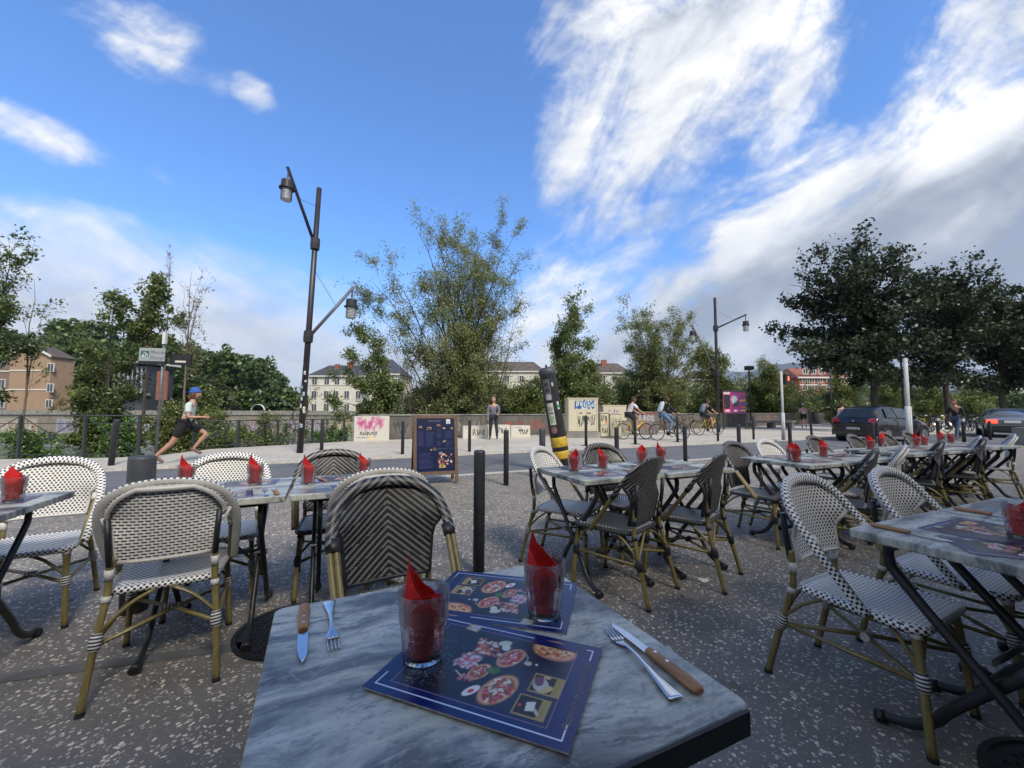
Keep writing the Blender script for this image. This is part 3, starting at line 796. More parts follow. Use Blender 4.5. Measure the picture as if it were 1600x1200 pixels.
CH = {'white': chair_proto('white'), 'black': chair_proto('black')}
used = {}
def chair(kind, topx, topy, face, label, group='woven bistro chairs on the terrace'):
    """(topx, topy): ground point under the highest point of the back; face: heading the sitter looks to, degrees"""
    first = kind not in used; used[kind] = 1
    o = CH[kind] if first else copy_tree(CH[kind])
    a = R(face-90); o.rotation_euler = (0, 0, a); o.scale = (.915, .95, .955)
    o.location = (topx+sin(a)*-.262, topy+cos(a)*.262, 0)
    o['label'] = label; o['category'] = 'chair'; o['group'] = group
    return o
T = 24.5
A_n, A_f = T+90, T-90          # facing away from / towards the viewer across the tables
chair('white', -2.90, 2.63, A_f+8, 'white dotted bistro chair behind the table at the far left edge')
chair('white', -1.52, 1.83, A_n+5, 'white bistro chair with its slatted back to us before the left pair of tables')
chair('white', -1.99, 2.92, A_f+2, 'white dotted bistro chair on the street side of the left pair of tables')
chair('black', -1.36, 3.16, A_f, 'black chevron bistro chair on the street side of the left pair of tables')
chair('white', -.66, 2.16, A_n, 'white dotted bistro chair mostly hidden behind the big black chevron backrest')
chair('black', -.57, 1.90, A_f+6, 'large black chevron bistro chair facing us across the foreground table')
chair('white', .22, 3.50, -28, 'white dotted bistro chair at the left end of the middle tables')
chair('black', .80, 3.82, A_f+6, 'black striped bistro chair on the street side of the middle tables, behind two glasses')
chair('black', .93, 2.72, A_n+22, 'nearest black bistro chair of the middle group, seen from behind with its striped seat')
chair('black', 1.50, 2.96, A_n+24, 'second black bistro chair of the middle group, seen from behind, right of the nearest')
chair('black', 2.20, 4.15, A_f+10, 'black striped bistro chair at the left end of the third group of tables')
chair('white', 2.73, 4.47, A_f+8, 'small white bistro chair on the street side of the third group of tables')
chair('black', 3.74, 5.15, A_f+8, 'dark striped bistro chair behind the red napkins of the third group of tables')
chair('black', 3.02, 3.42, A_n+26, 'dark bistro chair, back to us, at the third group just left of a white one')
chair('white', 3.58, 3.76, A_n+24, 'white slatted back of a bistro chair between two dark ones on the right')
chair('black', 4.66, 4.46, A_n+24, 'dark bistro chair, back to us, right of the slatted white one at the long row')
chair('black', 5.62, 4.90, A_n+22, 'dark bistro chair with a white-rimmed chair just behind it, far right row')
chair('white', 5.86, 5.16, A_n+22, 'white-rimmed bistro chair half hidden behind a dark one, far right row')
chair('white', 6.85, 5.62, A_n+22, 'last white bistro chair at the right end of the long row')
chair('black', 4.48, 5.45, A_f+8, 'grey striped chair top on the street side of the long row, leftmost of three')
chair('black', 5.50, 6.12, A_f+8, 'grey striped chair top on the street side of the long row, middle of three')
chair('black', 6.18, 6.48, A_f+8, 'grey striped chair top across the long row, rightmost of three, by the white pole')
chair('white', 1.40, 2.02, A_f+4, 'large white dotted bistro chair left of the near right table')
chair('white', 2.04, 2.28, A_f+4, 'second white dotted bistro chair, behind the near right table')

# ------------------------------------------------------------------ tables
def table_proto():
    root = empty('cafe_table'); w, l, th = .70, .68, .032; r = .02
    pts = []
    for cx, cy, a0 in ((w/2-r, l/2-r, 0), (-w/2+r, l/2-r, 90), (-w/2+r, -l/2+r, 180), (w/2-r, -l/2+r, 270)):
        for j in range(5): a = R(a0+22.5*j); pts.append((cx+r*cos(a), cy+r*sin(a)))
    mb = MB(); sc = lambda k: [(p[0]*k, p[1]*k) for p in pts]
    prof = [(.992, .718), (1.0, .722), (1.0, .744), (.998, .748), (.992, .750)]
    rows = [[(x, y, z) for x, y in sc(k)+sc(k)[:1]] for k, z in prof]
    mb.grid(rows); n = len(pts)+1; e = 4*n; mb.face([e+i for i in range(n-1)]); mb.face([i for i in range(n-1)][::-1])
    mb.build('table_top', M['marble'], root)
    for sx in (-1, 1):
        x = sx*.215; g = .016
        for q, sy in ((0, 1), (1, -1)):
            dx = x+(g if q else -g)
            path = [(dx, sy*.24, .700), (dx, sy*.262, .685), (dx, sy*.262, .64), (dx, sy*.225, .57), (dx, sy*-.10, .20), (dx, sy*-.165, .11), (dx, sy*-.235, .055), (dx, sy*-.33, .028)]
            lg = MB().tube(smooth_path(path, 4), .0165, 8, flat=(.0135, .019)).build('leg', M['steel_black'], root, smooth=True)
            MB().tube([(dx, sy*-.315, .028), (dx, sy*-.345, .020)], .024, 8).build('foot_cap', M['black'], lg, smooth=True)
        MB().tube([(x-.03, .0, .385), (x+.03, .0, .385)], .012, 8).build('pivot_bolt', M['cutlery'], root)
    for sy in (-1, 1): MB().tube([(-.26, sy*.24, .702), (.26, sy*.24, .702)], .014, 8).build('cross_bar', M['steel_black'], root, smooth=True)
    MB().tube([(-.21, .0, .395), (.21, .0, .395)], .010, 8).build('tie_bar', M['steel_black'], root, smooth=True)
    MB().box((0, 0, .709), (.40, .40, .012)).build('mounting_plate', M['steel_black'], root)
    return root
TB = table_proto(); tfirst = []
def table(s, n, label, group='marble-look cafe tables on folding black bases', rz=ANG, dz=0):
    o = TB if not tfirst else copy_tree(TB); tfirst.append(1)
    o.location = sn(s, n, dz); o.rotation_euler = (0, 0, rz); o['label'] = label; o['category'] = 'table'; o['group'] = group; return o
t0 = table(0, 0, 'large foreground cafe table with blue menus, two glasses and cutlery'); t0.location = (-.081, .806, 0); t0.rotation_euler = (0, 0, R(25.14)); t0.scale = (.99, .963, 1)
table(2.19, .60, 'near right cafe table with a menu, wooden knives and a red napkin glass')
table(2.91, .60, 'right edge cafe table just beyond the near right one, touching it')
table(-1.58, 2.755, 'cafe table cut by the left edge of the picture')
table(-.52, 2.785, 'left one of two joined cafe tables behind the white slatted chair')
table(.19, 2.785, 'right one of two joined cafe tables, in front of the black chevron back')
table(1.86, 2.54, 'left one of the two joined middle cafe tables, its corner towards us')
table(2.58, 2.54, 'right one of the two joined middle cafe tables, behind the black chair backs')
table(4.00, 2.40, 'left cafe table of the third group, in front of the small white chair')
table(4.72, 2.40, 'right cafe table of the third group, left of the dark chair back')
for i, tx in enumerate(('first', 'second', 'third', 'last')): table(5.95+i*.72, 2.50, tx+' table, counted from the left, of the long joined row near the white pole')

strip_mb = MB()  # near-black strip over the front edge of the foreground table only
strip_mb.box((0, -.3435, .733), (.664, .006, .0345)).build('front_edge_strip', plain('black front strip', (.012, .012, .013), .6, var=.3, vscale=40), t0)
# ------------------------------------------------------------------ things on the tables
def glass_proto():
    g = MB(); n = 36
    def fac(th, z):
        if z > .066: return 1.0
        k = min(1, (.066-z)/.008); a = ((th*9/(2*pi)) % 1.0-.5)*2*pi/9
        return 1-k*(1-cos(pi/9)/cos(a)*1.01)
    prof = [(.030, 0), (.0325, .002), (.0335, .012), (.0355, .035), (.0375, .060), (.0385, .066), (.0402, .068), (.0402, .071), (.0405, .09), (.0418, .118), (.0413, .1186), (.0408, .118), (.0394, .09), (.0384, .069), (.0340, .03), (.0315, .013), (.0, .010)]
    mb = MB(); mb.lathe(prof[:10], n=n, f=fac)
    mb.f.pop(); mb.uv.pop(); mb.mi.pop()
    b = len(mb.v); inner = prof[9:]
    m2 = MB(); m2.lathe(inner, n=n); off = b-n
    # weld the lip: reuse the last outer ring
    base = len(mb.v)-n
    mb.v += m2.v[n:]
    for f, uv in zip(m2.f[:-0 or None], m2.uv):
        if len(f) > 4: continue
        mb.face([base+i for i in f], uv)
    o = mb.build('drinking_glass', M['glass'], smooth=True)
    for p_ in o.data.polygons:
        if p_.center.z < .066: p_.use_smooth = False
    return o
GP = glass_proto(); gn = []
MB().lathe([(.0295, .0006), (.0312, .0015), (.0312, .009), (0, .0105)], n=18).build('base', M['glassbase'], GP)
def napkin_proto(seed, peak=.178, pa=2.9, name='paper_napkin'):
    """a folded sheet standing in the glass, cut obliquely: one tall point, a second lower fold inside"""
    mb = MB()
    for lay_, (k_, pk, pa_, lo) in enumerate(((1.0, peak, pa, .088), (.80, .118, pa+2.6, .092))):
        rows = []; nz, na = 14, 30
        for i in range(nz+1):
            t = i/nz; row = []
            for k in range(na+1):
                a = 2*pi*k/na; d = abs(((a-pa_+pi) % (2*pi))-pi)
                top = lo+(pk-lo)*(max(0, 1-d/2.5)**1.25 if lay_ == 0 else max(0, 1-d/1.2))
                z = .014+(top-.014)*t; r = (.0275+.0085*min(z/.1, 1))*k_
                if z > .10: r *= 1-.22*(z-.10)/.07
                r *= 1+.05*sin(3*a+seed+lay_)+.035*sin(8*a+seed*2+t*3)-.05*abs(sin(2.5*a+seed)); r = min(r, .0365 if z < .119 else .05)
                row.append((r*cos(a), r*sin(a), z+.002*sin(6*a+seed)*t))
            rows.append(row)
        mb.grid(rows); rows2 = [[(p[0]*.955, p[1]*.955, p[2]-.0006) for p in r] for r in rows]; mb.grid(rows2, flip=True); mb.grid([rows[-1], rows2[-1]])
    return mb.build(name, M['napkin'], smooth=True)
NP = [napkin_proto(1, .182, 3.1), napkin_proto(4, .176, 2.8), napkin_proto(7, .166, 1.2)]; nn = []
def setting(x, y, label, z=.75, rot=0.0, which=0, zo=.0):
    if gn: g = copy_tree(GP)
    else: g = GP; gn.append(1)
    g.location = (x, y, z+zo); g.rotation_euler = (0, 0, rot*.7); g.scale = (1.1, 1.1, 1.0); tag(g, 'clear tumbler '+label, 'glass', 'clear tumblers holding napkins')
    if which not in nn: q = NP[which]; nn.append(which)
    else: q = NP[which].copy(); C.objects.link(q)
    q.location = (x, y, z+zo); q.rotation_euler = (0, 0, rot); q.scale = (1.08, 1.08, 1.0); tag(q, 'red napkin in the tumbler '+label, 'napkin', 'red folded napkins')
Z1 = .7535
setting(-.158, .765, 'on the left front corner of the blue menu', z=Z1+.0035, rot=.2)
setting(.072, .925, 'on the right end of the farther menu', z=Z1, rot=-.1, which=1)
setting(1.83, 1.50, 'on the near right table', rot=2.6, which=1)
setting(-2.42, 2.02, 'on the table at the left edge', rot=2.4, which=1)
for (x, y, l, r_, w) in ((-1.93, 2.46, 'on the left joined table, just above the white chair back', .3, 0), (-1.56, 2.52, 'on the left joined table, before the white chair back', .2, 0),
                (-1.23, 2.51, 'on the right joined table, before the chevron back', .1, 0), (-1.00, 2.80, 'on the right joined table, above the white rim', 1.9, 2),
                (.46, 3.06, 'leftmost on the middle tables', -.3, 2), (.70, 3.19, 'on the middle tables, before the dark striped back', 1.2, 2), (1.09, 3.46, 'on the middle tables, left behind the nearest black back', .1, 2), (1.31, 3.63, 'on the middle tables, above the nearest black back', .1, 0),
                (2.50, 3.64, 'leftmost on the third group of tables, front one', -.3, 2), (2.56, 3.78, 'leftmost on the third group of tables, rear one', -.3, 2), (3.04, 4.03, 'at the right of the third group of tables', .7, 0),
                (4.15, 4.78, 'leftmost on the long row of tables', .5, 0), (5.20, 5.30, 'on the long row, left one of a close pair', .2, 0), (5.42, 5.42, 'on the long row, right one of a close pair', 1.0, 2), (4.80, 5.36, 'on the long row, between the leftmost and the pair', 1.4, 0),
                (6.22, 5.84, 'near the right end of the long row', .9, 2), (6.02, 5.78, 'near the right end of the long row, front one', .2, 0)):
    setting(x, y, l, rot=r_, which=w)

def menu_canvas():
    W_, H_ = .40, .27; cv = Canvas(W_, H_, 300, (.004, .016, .105)); cv.rng = np.random.RandomState(11)
    cv.frame(.016, .016, W_-.016, H_-.016, .0016, (.62, .68, .8)); cv.rect(W_-.03, .05, W_, H_-.05, (.004, .016, .105)); cv.rect(0, .05, .03, H_-.05, (.004, .016, .105))
    cv.frame(.040, .030, W_-.046, H_-.030, .0012, (.30, .2, .18))
    cv.rect(.046, .036, W_-.052, H_-.036, (.014, .017, .030))
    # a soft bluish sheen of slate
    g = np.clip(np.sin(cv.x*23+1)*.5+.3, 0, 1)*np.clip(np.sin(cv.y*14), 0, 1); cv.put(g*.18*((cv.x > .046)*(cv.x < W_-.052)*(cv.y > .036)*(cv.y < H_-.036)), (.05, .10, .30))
    for i in range(420):     # flour
        x = .055+abs(cv.rng.normal(0, .035)); y = .10+cv.rng.normal(0, .05)
        if .05 < x < .2 and .04 < y < .23: cv.ell(x, y, .0014, .0009, cv.rng.uniform(0, 3), (.42, .45, .47), .6, .7)
    def pizza(cx, cy, r1, r2, a, n=26):
        cv.ell(cx, cy, r1, r2, a, (.40, .21, .085)); cv.ell(cx, cy, r1*.93, r2*.93, a, (.60, .36, .17)); cv.ell(cx, cy, r1*.80, r2*.80, a, (.33, .06, .035))
        for i in range(n):
            t = cv.rng.uniform(0, 2*pi); q = cv.rng.uniform(0, .76); ex, ey = q*cos(t)*r1, q*sin(t)*r2
            x, y = cx+ex*cos(a)-ey*sin(a), cy+ex*sin(a)+ey*cos(a)
            cv.ell(x, y, r1*.17, r1*.07, cv.rng.uniform(0, 3), [(.68, .60, .50), (.50, .05, .06), (.55, .14, .20), (.28, .04, .03), (.62, .46, .36), (.10, .14, .03)][cv.rng.randint(6)], .4, .95)
    pizza(.242, .082, .048, .031, 1.15, 90); pizza(.228, .172, .038, .024, 1.1, 60); pizza(.186, .112, .030, .019, 1.15, 45)
    cv.ell(.305, .226, .052, .034, -.1, (.50, .20, .15)); cv.ell(.305, .229, .047, .030, -.1, (.68, .38, .2)); cv.speck(.27, .205, .34, .232, 60, .006, [(.5, .06, .04), (.65, .35, .1), (.25, .06, .03), (.7, .5, .3)]); cv.rect(.25, .2345, .352, .2395, (.014, .017, .03)); cv.rect(.25, .2402, .37, .2545, (.004, .016, .105))
    for x, y in ((.146, .135), (.155, .145), (.152, .125), (.138, .128)): cv.ell(x, y, .022, .014, .3, (.58, .45, .50), .5); 
    cv.speck(.128, .112, .172, .156, 60, .005, [(.55, .08, .10), (.66, .6, .6), (.45, .12, .2)])
    cv.speck(.142, .162, .200, .190, 50, .007, [(.60, .14, .05), (.66, .50, .38), (.3, .05, .04)]); cv.speck(.138, .195, .19, .212, 26, .006, [(.5, .08, .05), (.6, .5, .42)])
    cv.ell(.196, .213, .016, .010, .4, (.55, .56, .44)); cv.ell(.204, .200, .010, .012, .4, (.62, .62, .55))
    cv.line([(.140, .100), (.160, .088)], .0012, (.6, .55, .5)); cv.speck(.158, .078, .182, .094, 12, .006, [(.40, .07, .10), (.5, .2, .22)])
    cv.ell(.196, .062, .020, .010, 1.0, (.72, .70, .68)); cv.ell(.196, .061, .007, .005, 1.0, (.6, .05, .08))
    cv.ell(.212, .125, .014, .012, .4, (.05, .12, .03)); cv.speck(.2, .115, .225, .135, 16, .004, [(.08, .2, .04), (.04, .1, .02)])
    cv.line([(.252, .195), (.262, .183), (.26, .165)], .001, (.35, .36, .38)); cv.ell(.268, .168, .008, .007, 0, (.5, .45, .38)); cv.ell(.285, .17, .003, .003, 0, (.7, .7, .7))
    # gold framed pictures
    def gp_(x0, y0, x1, y1):
        cv.rect(x0, y0, x1, y1, (.34, .25, .085)); cv.rect(x0+.003, y0+.003, x1-.016, y1-.003, (.02, .018, .02))
        for k in range(7): cv.rect(x1-.0125, y0+.006+k*(y1-y0-.012)/7, x1-.006, y0+.0075+k*(y1-y0-.012)/7, (.22, .15, .04))
    gp_(.292, .098, .352, .148); cv.ell(.312, .12, .016, .022, .6, (.45, .46, .40)); cv.ell(.306, .128, .010, .014, .2, (.16, .07, .12)); cv.ell(.326, .112, .014, .008, .8, (.52, .42, .18)); cv.ell(.318, .142, .008, .004, 0, (.6, .38, .25))
    gp_(.284, .040, .344, .088); cv.poly([(.306, .052), (.322, .056), (.318, .078), (.303, .072)], (.66, .64, .56)); cv.ell(.293, .062, .004, .004, 0, (.55, .04, .04)); cv.line([(.322, .06), (.329, .052)], .003, (.5, .44, .35))
    cv.poly([(.084, .232), (.116, .228), (.119, .251), (.087, .255)], (.36, .28, .12)); cv.poly([(.090, .236), (.111, .233), (.113, .247), (.092, .250)], (.62, .64, .68)); cv.scrib(.092, .237, .111, .246, 3, .0008, (.03, .03, .08), 3)
    return cv
def menu_proto():
    cv = menu_canvas(); W_, H_ = .40, .27
    root = empty('menu_card')
    MB().box((0, 0, .0012), (W_, H_, .0024)).build('cover', [M['menu_edge']], root)
    cv.build('printed_page', M['print'], lambda x, y: (x-W_/2, y-H_/2, 0*x+.0027), root)
    mw = Matrix.Translation((W_/2-.0115, -.100, .0029))@Matrix.Rotation(R(90), 4, 'Z')
    text_mesh('script_line', 'Pizzaiolo de père en fils', .0195, plain('menu script ink', (.16, .12, .10), .4, var=0), root, mw, shear=.45, spacing=.92, extrude=.0001)
    return root
MP = menu_proto(); mfirst = []
def menu(x, y, rz, label, z=.7505, sc=1.0, tilt=0.0):
    o = MP if not mfirst else copy_tree(MP); mfirst.append(1)
    o.location = (x, y, z); o.rotation_euler = (0, tilt, rz); o.scale = (sc, sc*1.1, 1); o['label'] = label; o['category'] = 'menu'; o['group'] = 'blue pizza menus on the tables'
MENUS = [(-.035, .740, R(-22), 'blue pizza menu nearest to us on the foreground table', .754, .85), (-.022, 1.012, R(-14+180), 'blue pizza menu farther back on the foreground table, turned round', .7505, .84),
         (1.78, 1.56, ANG, 'blue menu on the near right table beside a wooden knife', .7505, .9), (1.62, 1.36, R(-25), 'blue menu at the right edge of the near right table', .7505, .7)]
for m_ in MENUS: menu(*m_)
k_ = 0
for (s_, n_, l_) in ((-1.45, 2.85, 'blue menu on the table at the left edge'), (-.40, 2.95, 'blue menu on the left joined table, street side'), (-.48, 2.58, 'blue menu on the left joined table, near side'), (.12, 2.90, 'blue menu on the right joined table'), (.2, 2.58, 'blue menu at the near edge of the right joined table'),
                     (1.78, 2.40, 'blue menu at the near edge of the left middle table'), (1.82, 2.74, 'blue menu at the far edge of the left middle table'), (2.55, 2.42, 'blue menu at the near edge of the right middle table'), (2.6, 2.74, 'blue menu at the far edge of the right middle table'),
                     (3.95, 2.25, 'blue menu at the near edge of the left table of the third group'), (4.0, 2.6, 'blue menu at the far edge of the left table of the third group'), (4.72, 2.4, 'blue menu on the right table of the third group'),
                     (5.95, 2.4, 'blue menu on the first table of the long row'), (6.66, 2.6, 'blue menu on the second table of the long row'), (7.4, 2.45, 'blue menu on the third table of the long row'), (8.1, 2.55, 'blue menu on the last table of the long row')):
    p = sn(s_, n_); k_ += 1; menu(p.x, p.y, ANG+R((-8, 6, -3, 9)[k_ % 4]), l_, .7505, .72)

def blade_strip(pts, th=.0011):
    mb = MB(); rows = [[(-w0, y, 0), (w1, y, 0)] for y, w0, w1 in pts]; up = [[(-w0, y, th), (w1, y, th*.3)] for y, w0, w1 in pts]
    mb.grid(rows, flip=True); mb.grid(up); mb.grid([[r[0] for r in rows], [r[0] for r in up]], flip=True); mb.grid([[r[1] for r in rows], [r[1] for r in up]])
    return mb
def knife_proto():
    root = empty('steak_knife')
    b = blade_strip([(0, .009, .008), (.02, .0095, .009), (.07, .0095, .008), (.095, .0085, .004), (.112, .004, -.001), (.118, .001, -.0005)])
    o = b.build('blade', M['cutlery'], root); o.location = (0, 0, .006)
    h = MB(); rows = []
    prof = [(-.118, .006, .004), (-.112, .0105, .0065), (-.09, .012, .0075), (-.04, .0105, .0072), (-.006, .0095, .007), (.002, .0085, .0055)]
    for y, w, t_ in prof: rows.append([(w*cos(a)*(1.0), y, .008+t_*sin(a)*1.0) for a in [2*pi*k/12 for k in range(13)]])
    h.grid(rows, flip=True); h.face([i for i in range(12)]); h.face([5*13+i for i in range(12)][::-1]); hd = h.build('handle', M['handle'], root, smooth=True)
    for y in (-.016, -.045): MB().lathe([(.0032, 0), (.0032, .0006), (0, .0008)], n=12, c=(0, y, .0149)).build('rivet', M['cutlery'], hd)
    return root
def fork_proto():
    root = empty('dinner_fork')
    h = MB(); pts = [(-.12, .0, .004, .0125, .0012), (-.115, 0, .0045, .0135, .0016), (-.09, 0, .0052, .0105, .0018), (-.05, 0, .0065, .0055, .0018), (-.01, 0, .0085, .0038, .0019), (.02, 0, .0075, .0042, .0018), (.034, 0, .0045, .009, .0014), (.042, 0, .0032, .012, .0012), (.052, 0, .0028, .0125, .0011)]
    rows = [[(w*cos(a), y, z+t_*sin(a)) for a in [2*pi*k/10 for k in range(11)]] for y, _, z, w, t_ in pts]
    h.grid(rows, flip=True); h.face([i for i in range(10)]); h.face([8*11+i for i in range(10)][::-1]); h.build('handle', M['cutlery'], root, smooth=True)
    for k in range(4):
        x = (k-1.5)*.0067; MB().tube([(x, .050, .0028), (x*.98, .068, .0026), (x*.95, .088, .0042), (x*.93, .102, .0075)], [.0020, .0019, .0016, .0009], 6).build('tine', M['cutlery'], root, smooth=True)
    return root
KP, FP = knife_proto(), fork_proto(); kf = []; ff = []
def lay(kind, x, y, ang, label, z=.7505):
    P_, u_ = (KP, kf) if kind == 'knife' else (FP, ff)
    o = P_ if not u_ else copy_tree(P_); u_.append(1); o.location = (x, y, z); o.rotation_euler = (0, 0, R(ang)); tag(o, label, kind, 'steak knives' if kind == 'knife' else 'dinner forks')
    return o
# heading: direction of the tip, degrees from +y counter-clockwise
def lay2(kind, a, b, label, z=.7505):   # from the handle end a to the tip b
    d = Vector(b)-Vector(a); c = (Vector(a)+Vector(b))/2; return lay(kind, c.x, c.y, math.degrees(math.atan2(d.y, d.x))-90, label, z)
lay2('knife', (-.470, .962), (-.366, .742), 'steak knife with a pale wooden handle at the left of the foreground table')
lay2('fork', (-.418, .972), (-.326, .784), 'fork lying tines towards us at the left of the foreground table')
lay2('fork', (.258, .660), (.190, .900), 'fork left of the knife at the right of the foreground table')
lay2('knife', (.300, .672), (.207, .893), 'steak knife with a brown riveted handle at the right of the foreground table')
lay2('knife', (1.41, 1.63), (1.50, 1.43), 'steak knife at the near left corner of the near right table')
lay2('knife', (2.03, 1.90), (2.11, 1.70), 'steak knife at the far edge of the near right table')
for s_, n_, l_ in ((-.28, 2.60, 'right of the menu on the left joined table'), (-.06, 2.92, 'left of the glass on the right joined table'), (1.98, 2.45, 'right of the menu on the left middle table'), (2.2, 2.62, 'between the two middle tables'), (4.25, 2.3, 'on the left table of the third group'), (4.5, 2.55, 'on the right table of the third group'), (6.3, 2.45, 'on the long row of tables')):
    p = sn(s_, n_); lay('fork', p.x, p.y, 24+(s_*37 % 20), 'small fork '+l_); lay('knife', p.x+.04, p.y+.02, 24+(s_*31 % 20), 'small knife '+l_)
# ------------------------------------------------------------------ where a line of sight of the survey meets distance Y (survey helper)
def at(px, py, Y):
    d = _F+_R*((px-800)/FPX)+_U*((600-py)/FPX); k = Y/d.y; return Vector((d.x*k, Y, EYE+d.z*k))

# ------------------------------------------------------------------ trees
def vtubes(P, Rr, k):
    """P (N,m,3), Rr (N,m): many tubes at once -> verts, quads"""
    P = np.asarray(P, float); Rr = np.asarray(Rr, float); N, m, _ = P.shape
    Tn = np.gradient(P, axis=1); Tn /= (np.linalg.norm(Tn, axis=2, keepdims=True)+1e-9)
    ref = np.where(np.abs(Tn[..., 2:3]) > .9, np.array([1., 0, 0]), np.array([0., 0, 1])); A_ = np.cross(ref, Tn); A_ /= (np.linalg.norm(A_, axis=2, keepdims=True)+1e-9); B_ = np.cross(Tn, A_)
    th = np.arange(k)*2*pi/k
    V = P[:, :, None, :]+Rr[:, :, None, None]*(np.cos(th)[None, None, :, None]*A_[:, :, None, :]+np.sin(th)[None, None, :, None]*B_[:, :, None, :])
    idx = np.arange(N*m*k).reshape(N, m, k); nx = np.roll(idx, -1, 2)
    F = np.stack([idx[:, :-1], nx[:, :-1], nx[:, 1:], idx[:, 1:]], -1).reshape(-1, 4)
    return V.reshape(-1, 3), F
def leafmesh(name, Cn, l, w, rs, mat, parent, tone=None, droop=0.0, kind=None):
    N = len(Cn); d = rs.normal(size=(N, 3)); d[:, 2] -= droop; d /= np.linalg.norm(d, axis=1, keepdims=True)
    e = np.cross(d, rs.normal(size=(N, 3))); e /= np.linalg.norm(e, axis=1, keepdims=True)
    s = rs.uniform(.6, 1.25, (N, 1)); a = d*l*s/2; b = e*w*s/2; nrm = np.cross(d, e)*w*.25
    V = np.stack([Cn-a, Cn+b+nrm, Cn+a, Cn-b+nrm], 1).reshape(-1, 3)
    F = np.arange(4*N).reshape(N, 4)
    r = np.clip((tone if tone is not None else 0.5)+rs.normal(0, .22, N), 0, 1)
    o = npobj(name, npmesh(name, V, F, mat, np.repeat(r, 4)), parent)
    if kind: o['kind'] = kind
    return o
def curve_pts(a, b, bow, m):
    t = np.linspace(0, 1, m)[None, :, None]; a = a[:, None, :]; b = b[:, None, :]; bow = bow[:, None, :]
    return a+(b-a)*t+bow*(4*t*(1-t))*.5
def tree(name, label, x, y, z0, top, left, right, depth, nl, trunk, leafmat, nleaf, ll, lw, seed, barkm='bark', low=.25, subs=9, twigs=4, r0=.09, clump=.22, lean=0.0, cat='tree', group='trees and shrubs along the river', bare=0.0, power=.5, roundness=1.0, droop=0.0, bright=.5):
    """crown between left/right offsets in x, up to height top above z0"""
    rs = np.random.RandomState(seed); root = empty(name, (x, y, z0)); tag(root, label, cat, group)
    cx = (left+right)/2; rx = (right-left)/2; H = top
    # limb targets over the crown volume
    ph = rs.uniform(0, 2*pi, nl); q = rs.uniform(0, 1, nl)**power
    zt = rs.uniform(low, 1, nl); prof = np.sqrt(np.clip(1-((zt-(low+.32))/(1-low-.25))**2*roundness, .05, 1))
    tgt = np.stack([cx+rx*.9*q*prof*np.cos(ph), depth*.9*q*prof*np.sin(ph), H*zt*(1-.07*q)*rs.uniform(.93, 1.0, nl)], 1)
    if trunk > 0:
        ts = trunk*H; tp = np.stack([lean*np.linspace(0, 1, 9)**1.5*rx*.6, np.zeros(9), np.linspace(0, H*.88, 9)], 1); tp[1:, :2] += rs.normal(0, .05, (8, 2))*H*.05
        sz = np.minimum(ts+(tgt[:, 2]-ts)*rs.uniform(.15, .55, nl), H*.85); sz = np.maximum(sz, ts*.9)
        st = np.stack([np.interp(sz, tp[:, 2], tp[:, 0]), np.interp(sz, tp[:, 2], tp[:, 1]), sz], 1)
        V0, F0 = vtubes(tp[None], (r0*(1-np.linspace(0, .93, 9)))[None], 10)
    else:
        st = np.stack([rs.normal(0, .22, nl), rs.normal(0, .22, nl), np.full(nl, -.1)], 1); V0, F0 = np.zeros((0, 3)), np.zeros((0, 4), int)
    L = np.linalg.norm(tgt-st, axis=1, keepdims=True)
    bow = np.stack([-(tgt-st)[:, 0]*.18, -(tgt-st)[:, 1]*.18, L[:, 0]*.16], 1)+rs.normal(0, .035, (nl, 3))*L
    m = 9; P1 = curve_pts(st, tgt, bow, m); P1[:, 1:-1] += rs.normal(0, .008, (nl, m-2, 3))*L[:, None]
    lr = (r0*(.55 if trunk > 0 else .62))*rs.uniform(.5, 1, nl)*np.clip(L[:, 0]/(H*.7), .4, 1.1); R1 = lr[:, None]*np.linspace(1, .16, m)[None]
    V1, F1 = vtubes(P1, R1, 7)
    # sub branches
    N2 = nl*subs; li = np.repeat(np.arange(nl), subs); t2 = rs.uniform(.22, 1.0, N2)
    ip = t2*(m-1); i0 = np.minimum(ip.astype(int), m-2); fr = (ip-i0)[:, None]; s2_ = P1[li, i0]*(1-fr)+P1[li, i0+1]*fr
    tan = P1[li, i0+1]-P1[li, i0]; tan /= np.linalg.norm(tan, axis=1, keepdims=True)+1e-9
    dr = tan*.8+rs.normal(0, .55, (N2, 3)); dr[:, 2] += .28; dr /= np.linalg.norm(dr, axis=1, keepdims=True)
    l2 = L[li, 0]*rs.uniform(.10, .27, N2)*(1.25-t2*.55); e2 = s2_+dr*l2[:, None]
    P2 = curve_pts(s2_, e2, rs.normal(0, .08, (N2, 3))*l2[:, None], 5); R2 = (lr[li]*(.36-.24*t2))[:, None]*np.linspace(1, .25, 5)[None]+.0015
    V2, F2 = vtubes(P2, R2, 4)
    N3 = N2*twigs; bi = np.repeat(np.arange(N2), twigs); t3 = rs.uniform(.2, 1, N3); i0 = np.minimum((t3*4).astype(int), 3); fr = (t3*4-i0)[:, None]
    s3 = P2[bi, i0]*(1-fr)+P2[bi, i0+1]*fr; d3 = dr[bi]*.6+rs.normal(0, .6, (N3, 3)); d3[:, 2] += .1-droop*.5; d3 /= np.linalg.norm(d3, axis=1, keepdims=True)
    l3 = np.clip(l2[bi]*rs.uniform(.25, .7, N3), .12, .9); e3 = s3+d3*l3[:, None]
    P3 = curve_pts(s3, e3, rs.normal(0, .06, (N3, 3))*l3[:, None], 3); V3, F3 = vtubes(P3, np.full((N3, 3), .0045)*np.array([1.2, 1, .5]), 3)
    Vs = [V0, V1]; Fs = [F0, F1+len(V0)]
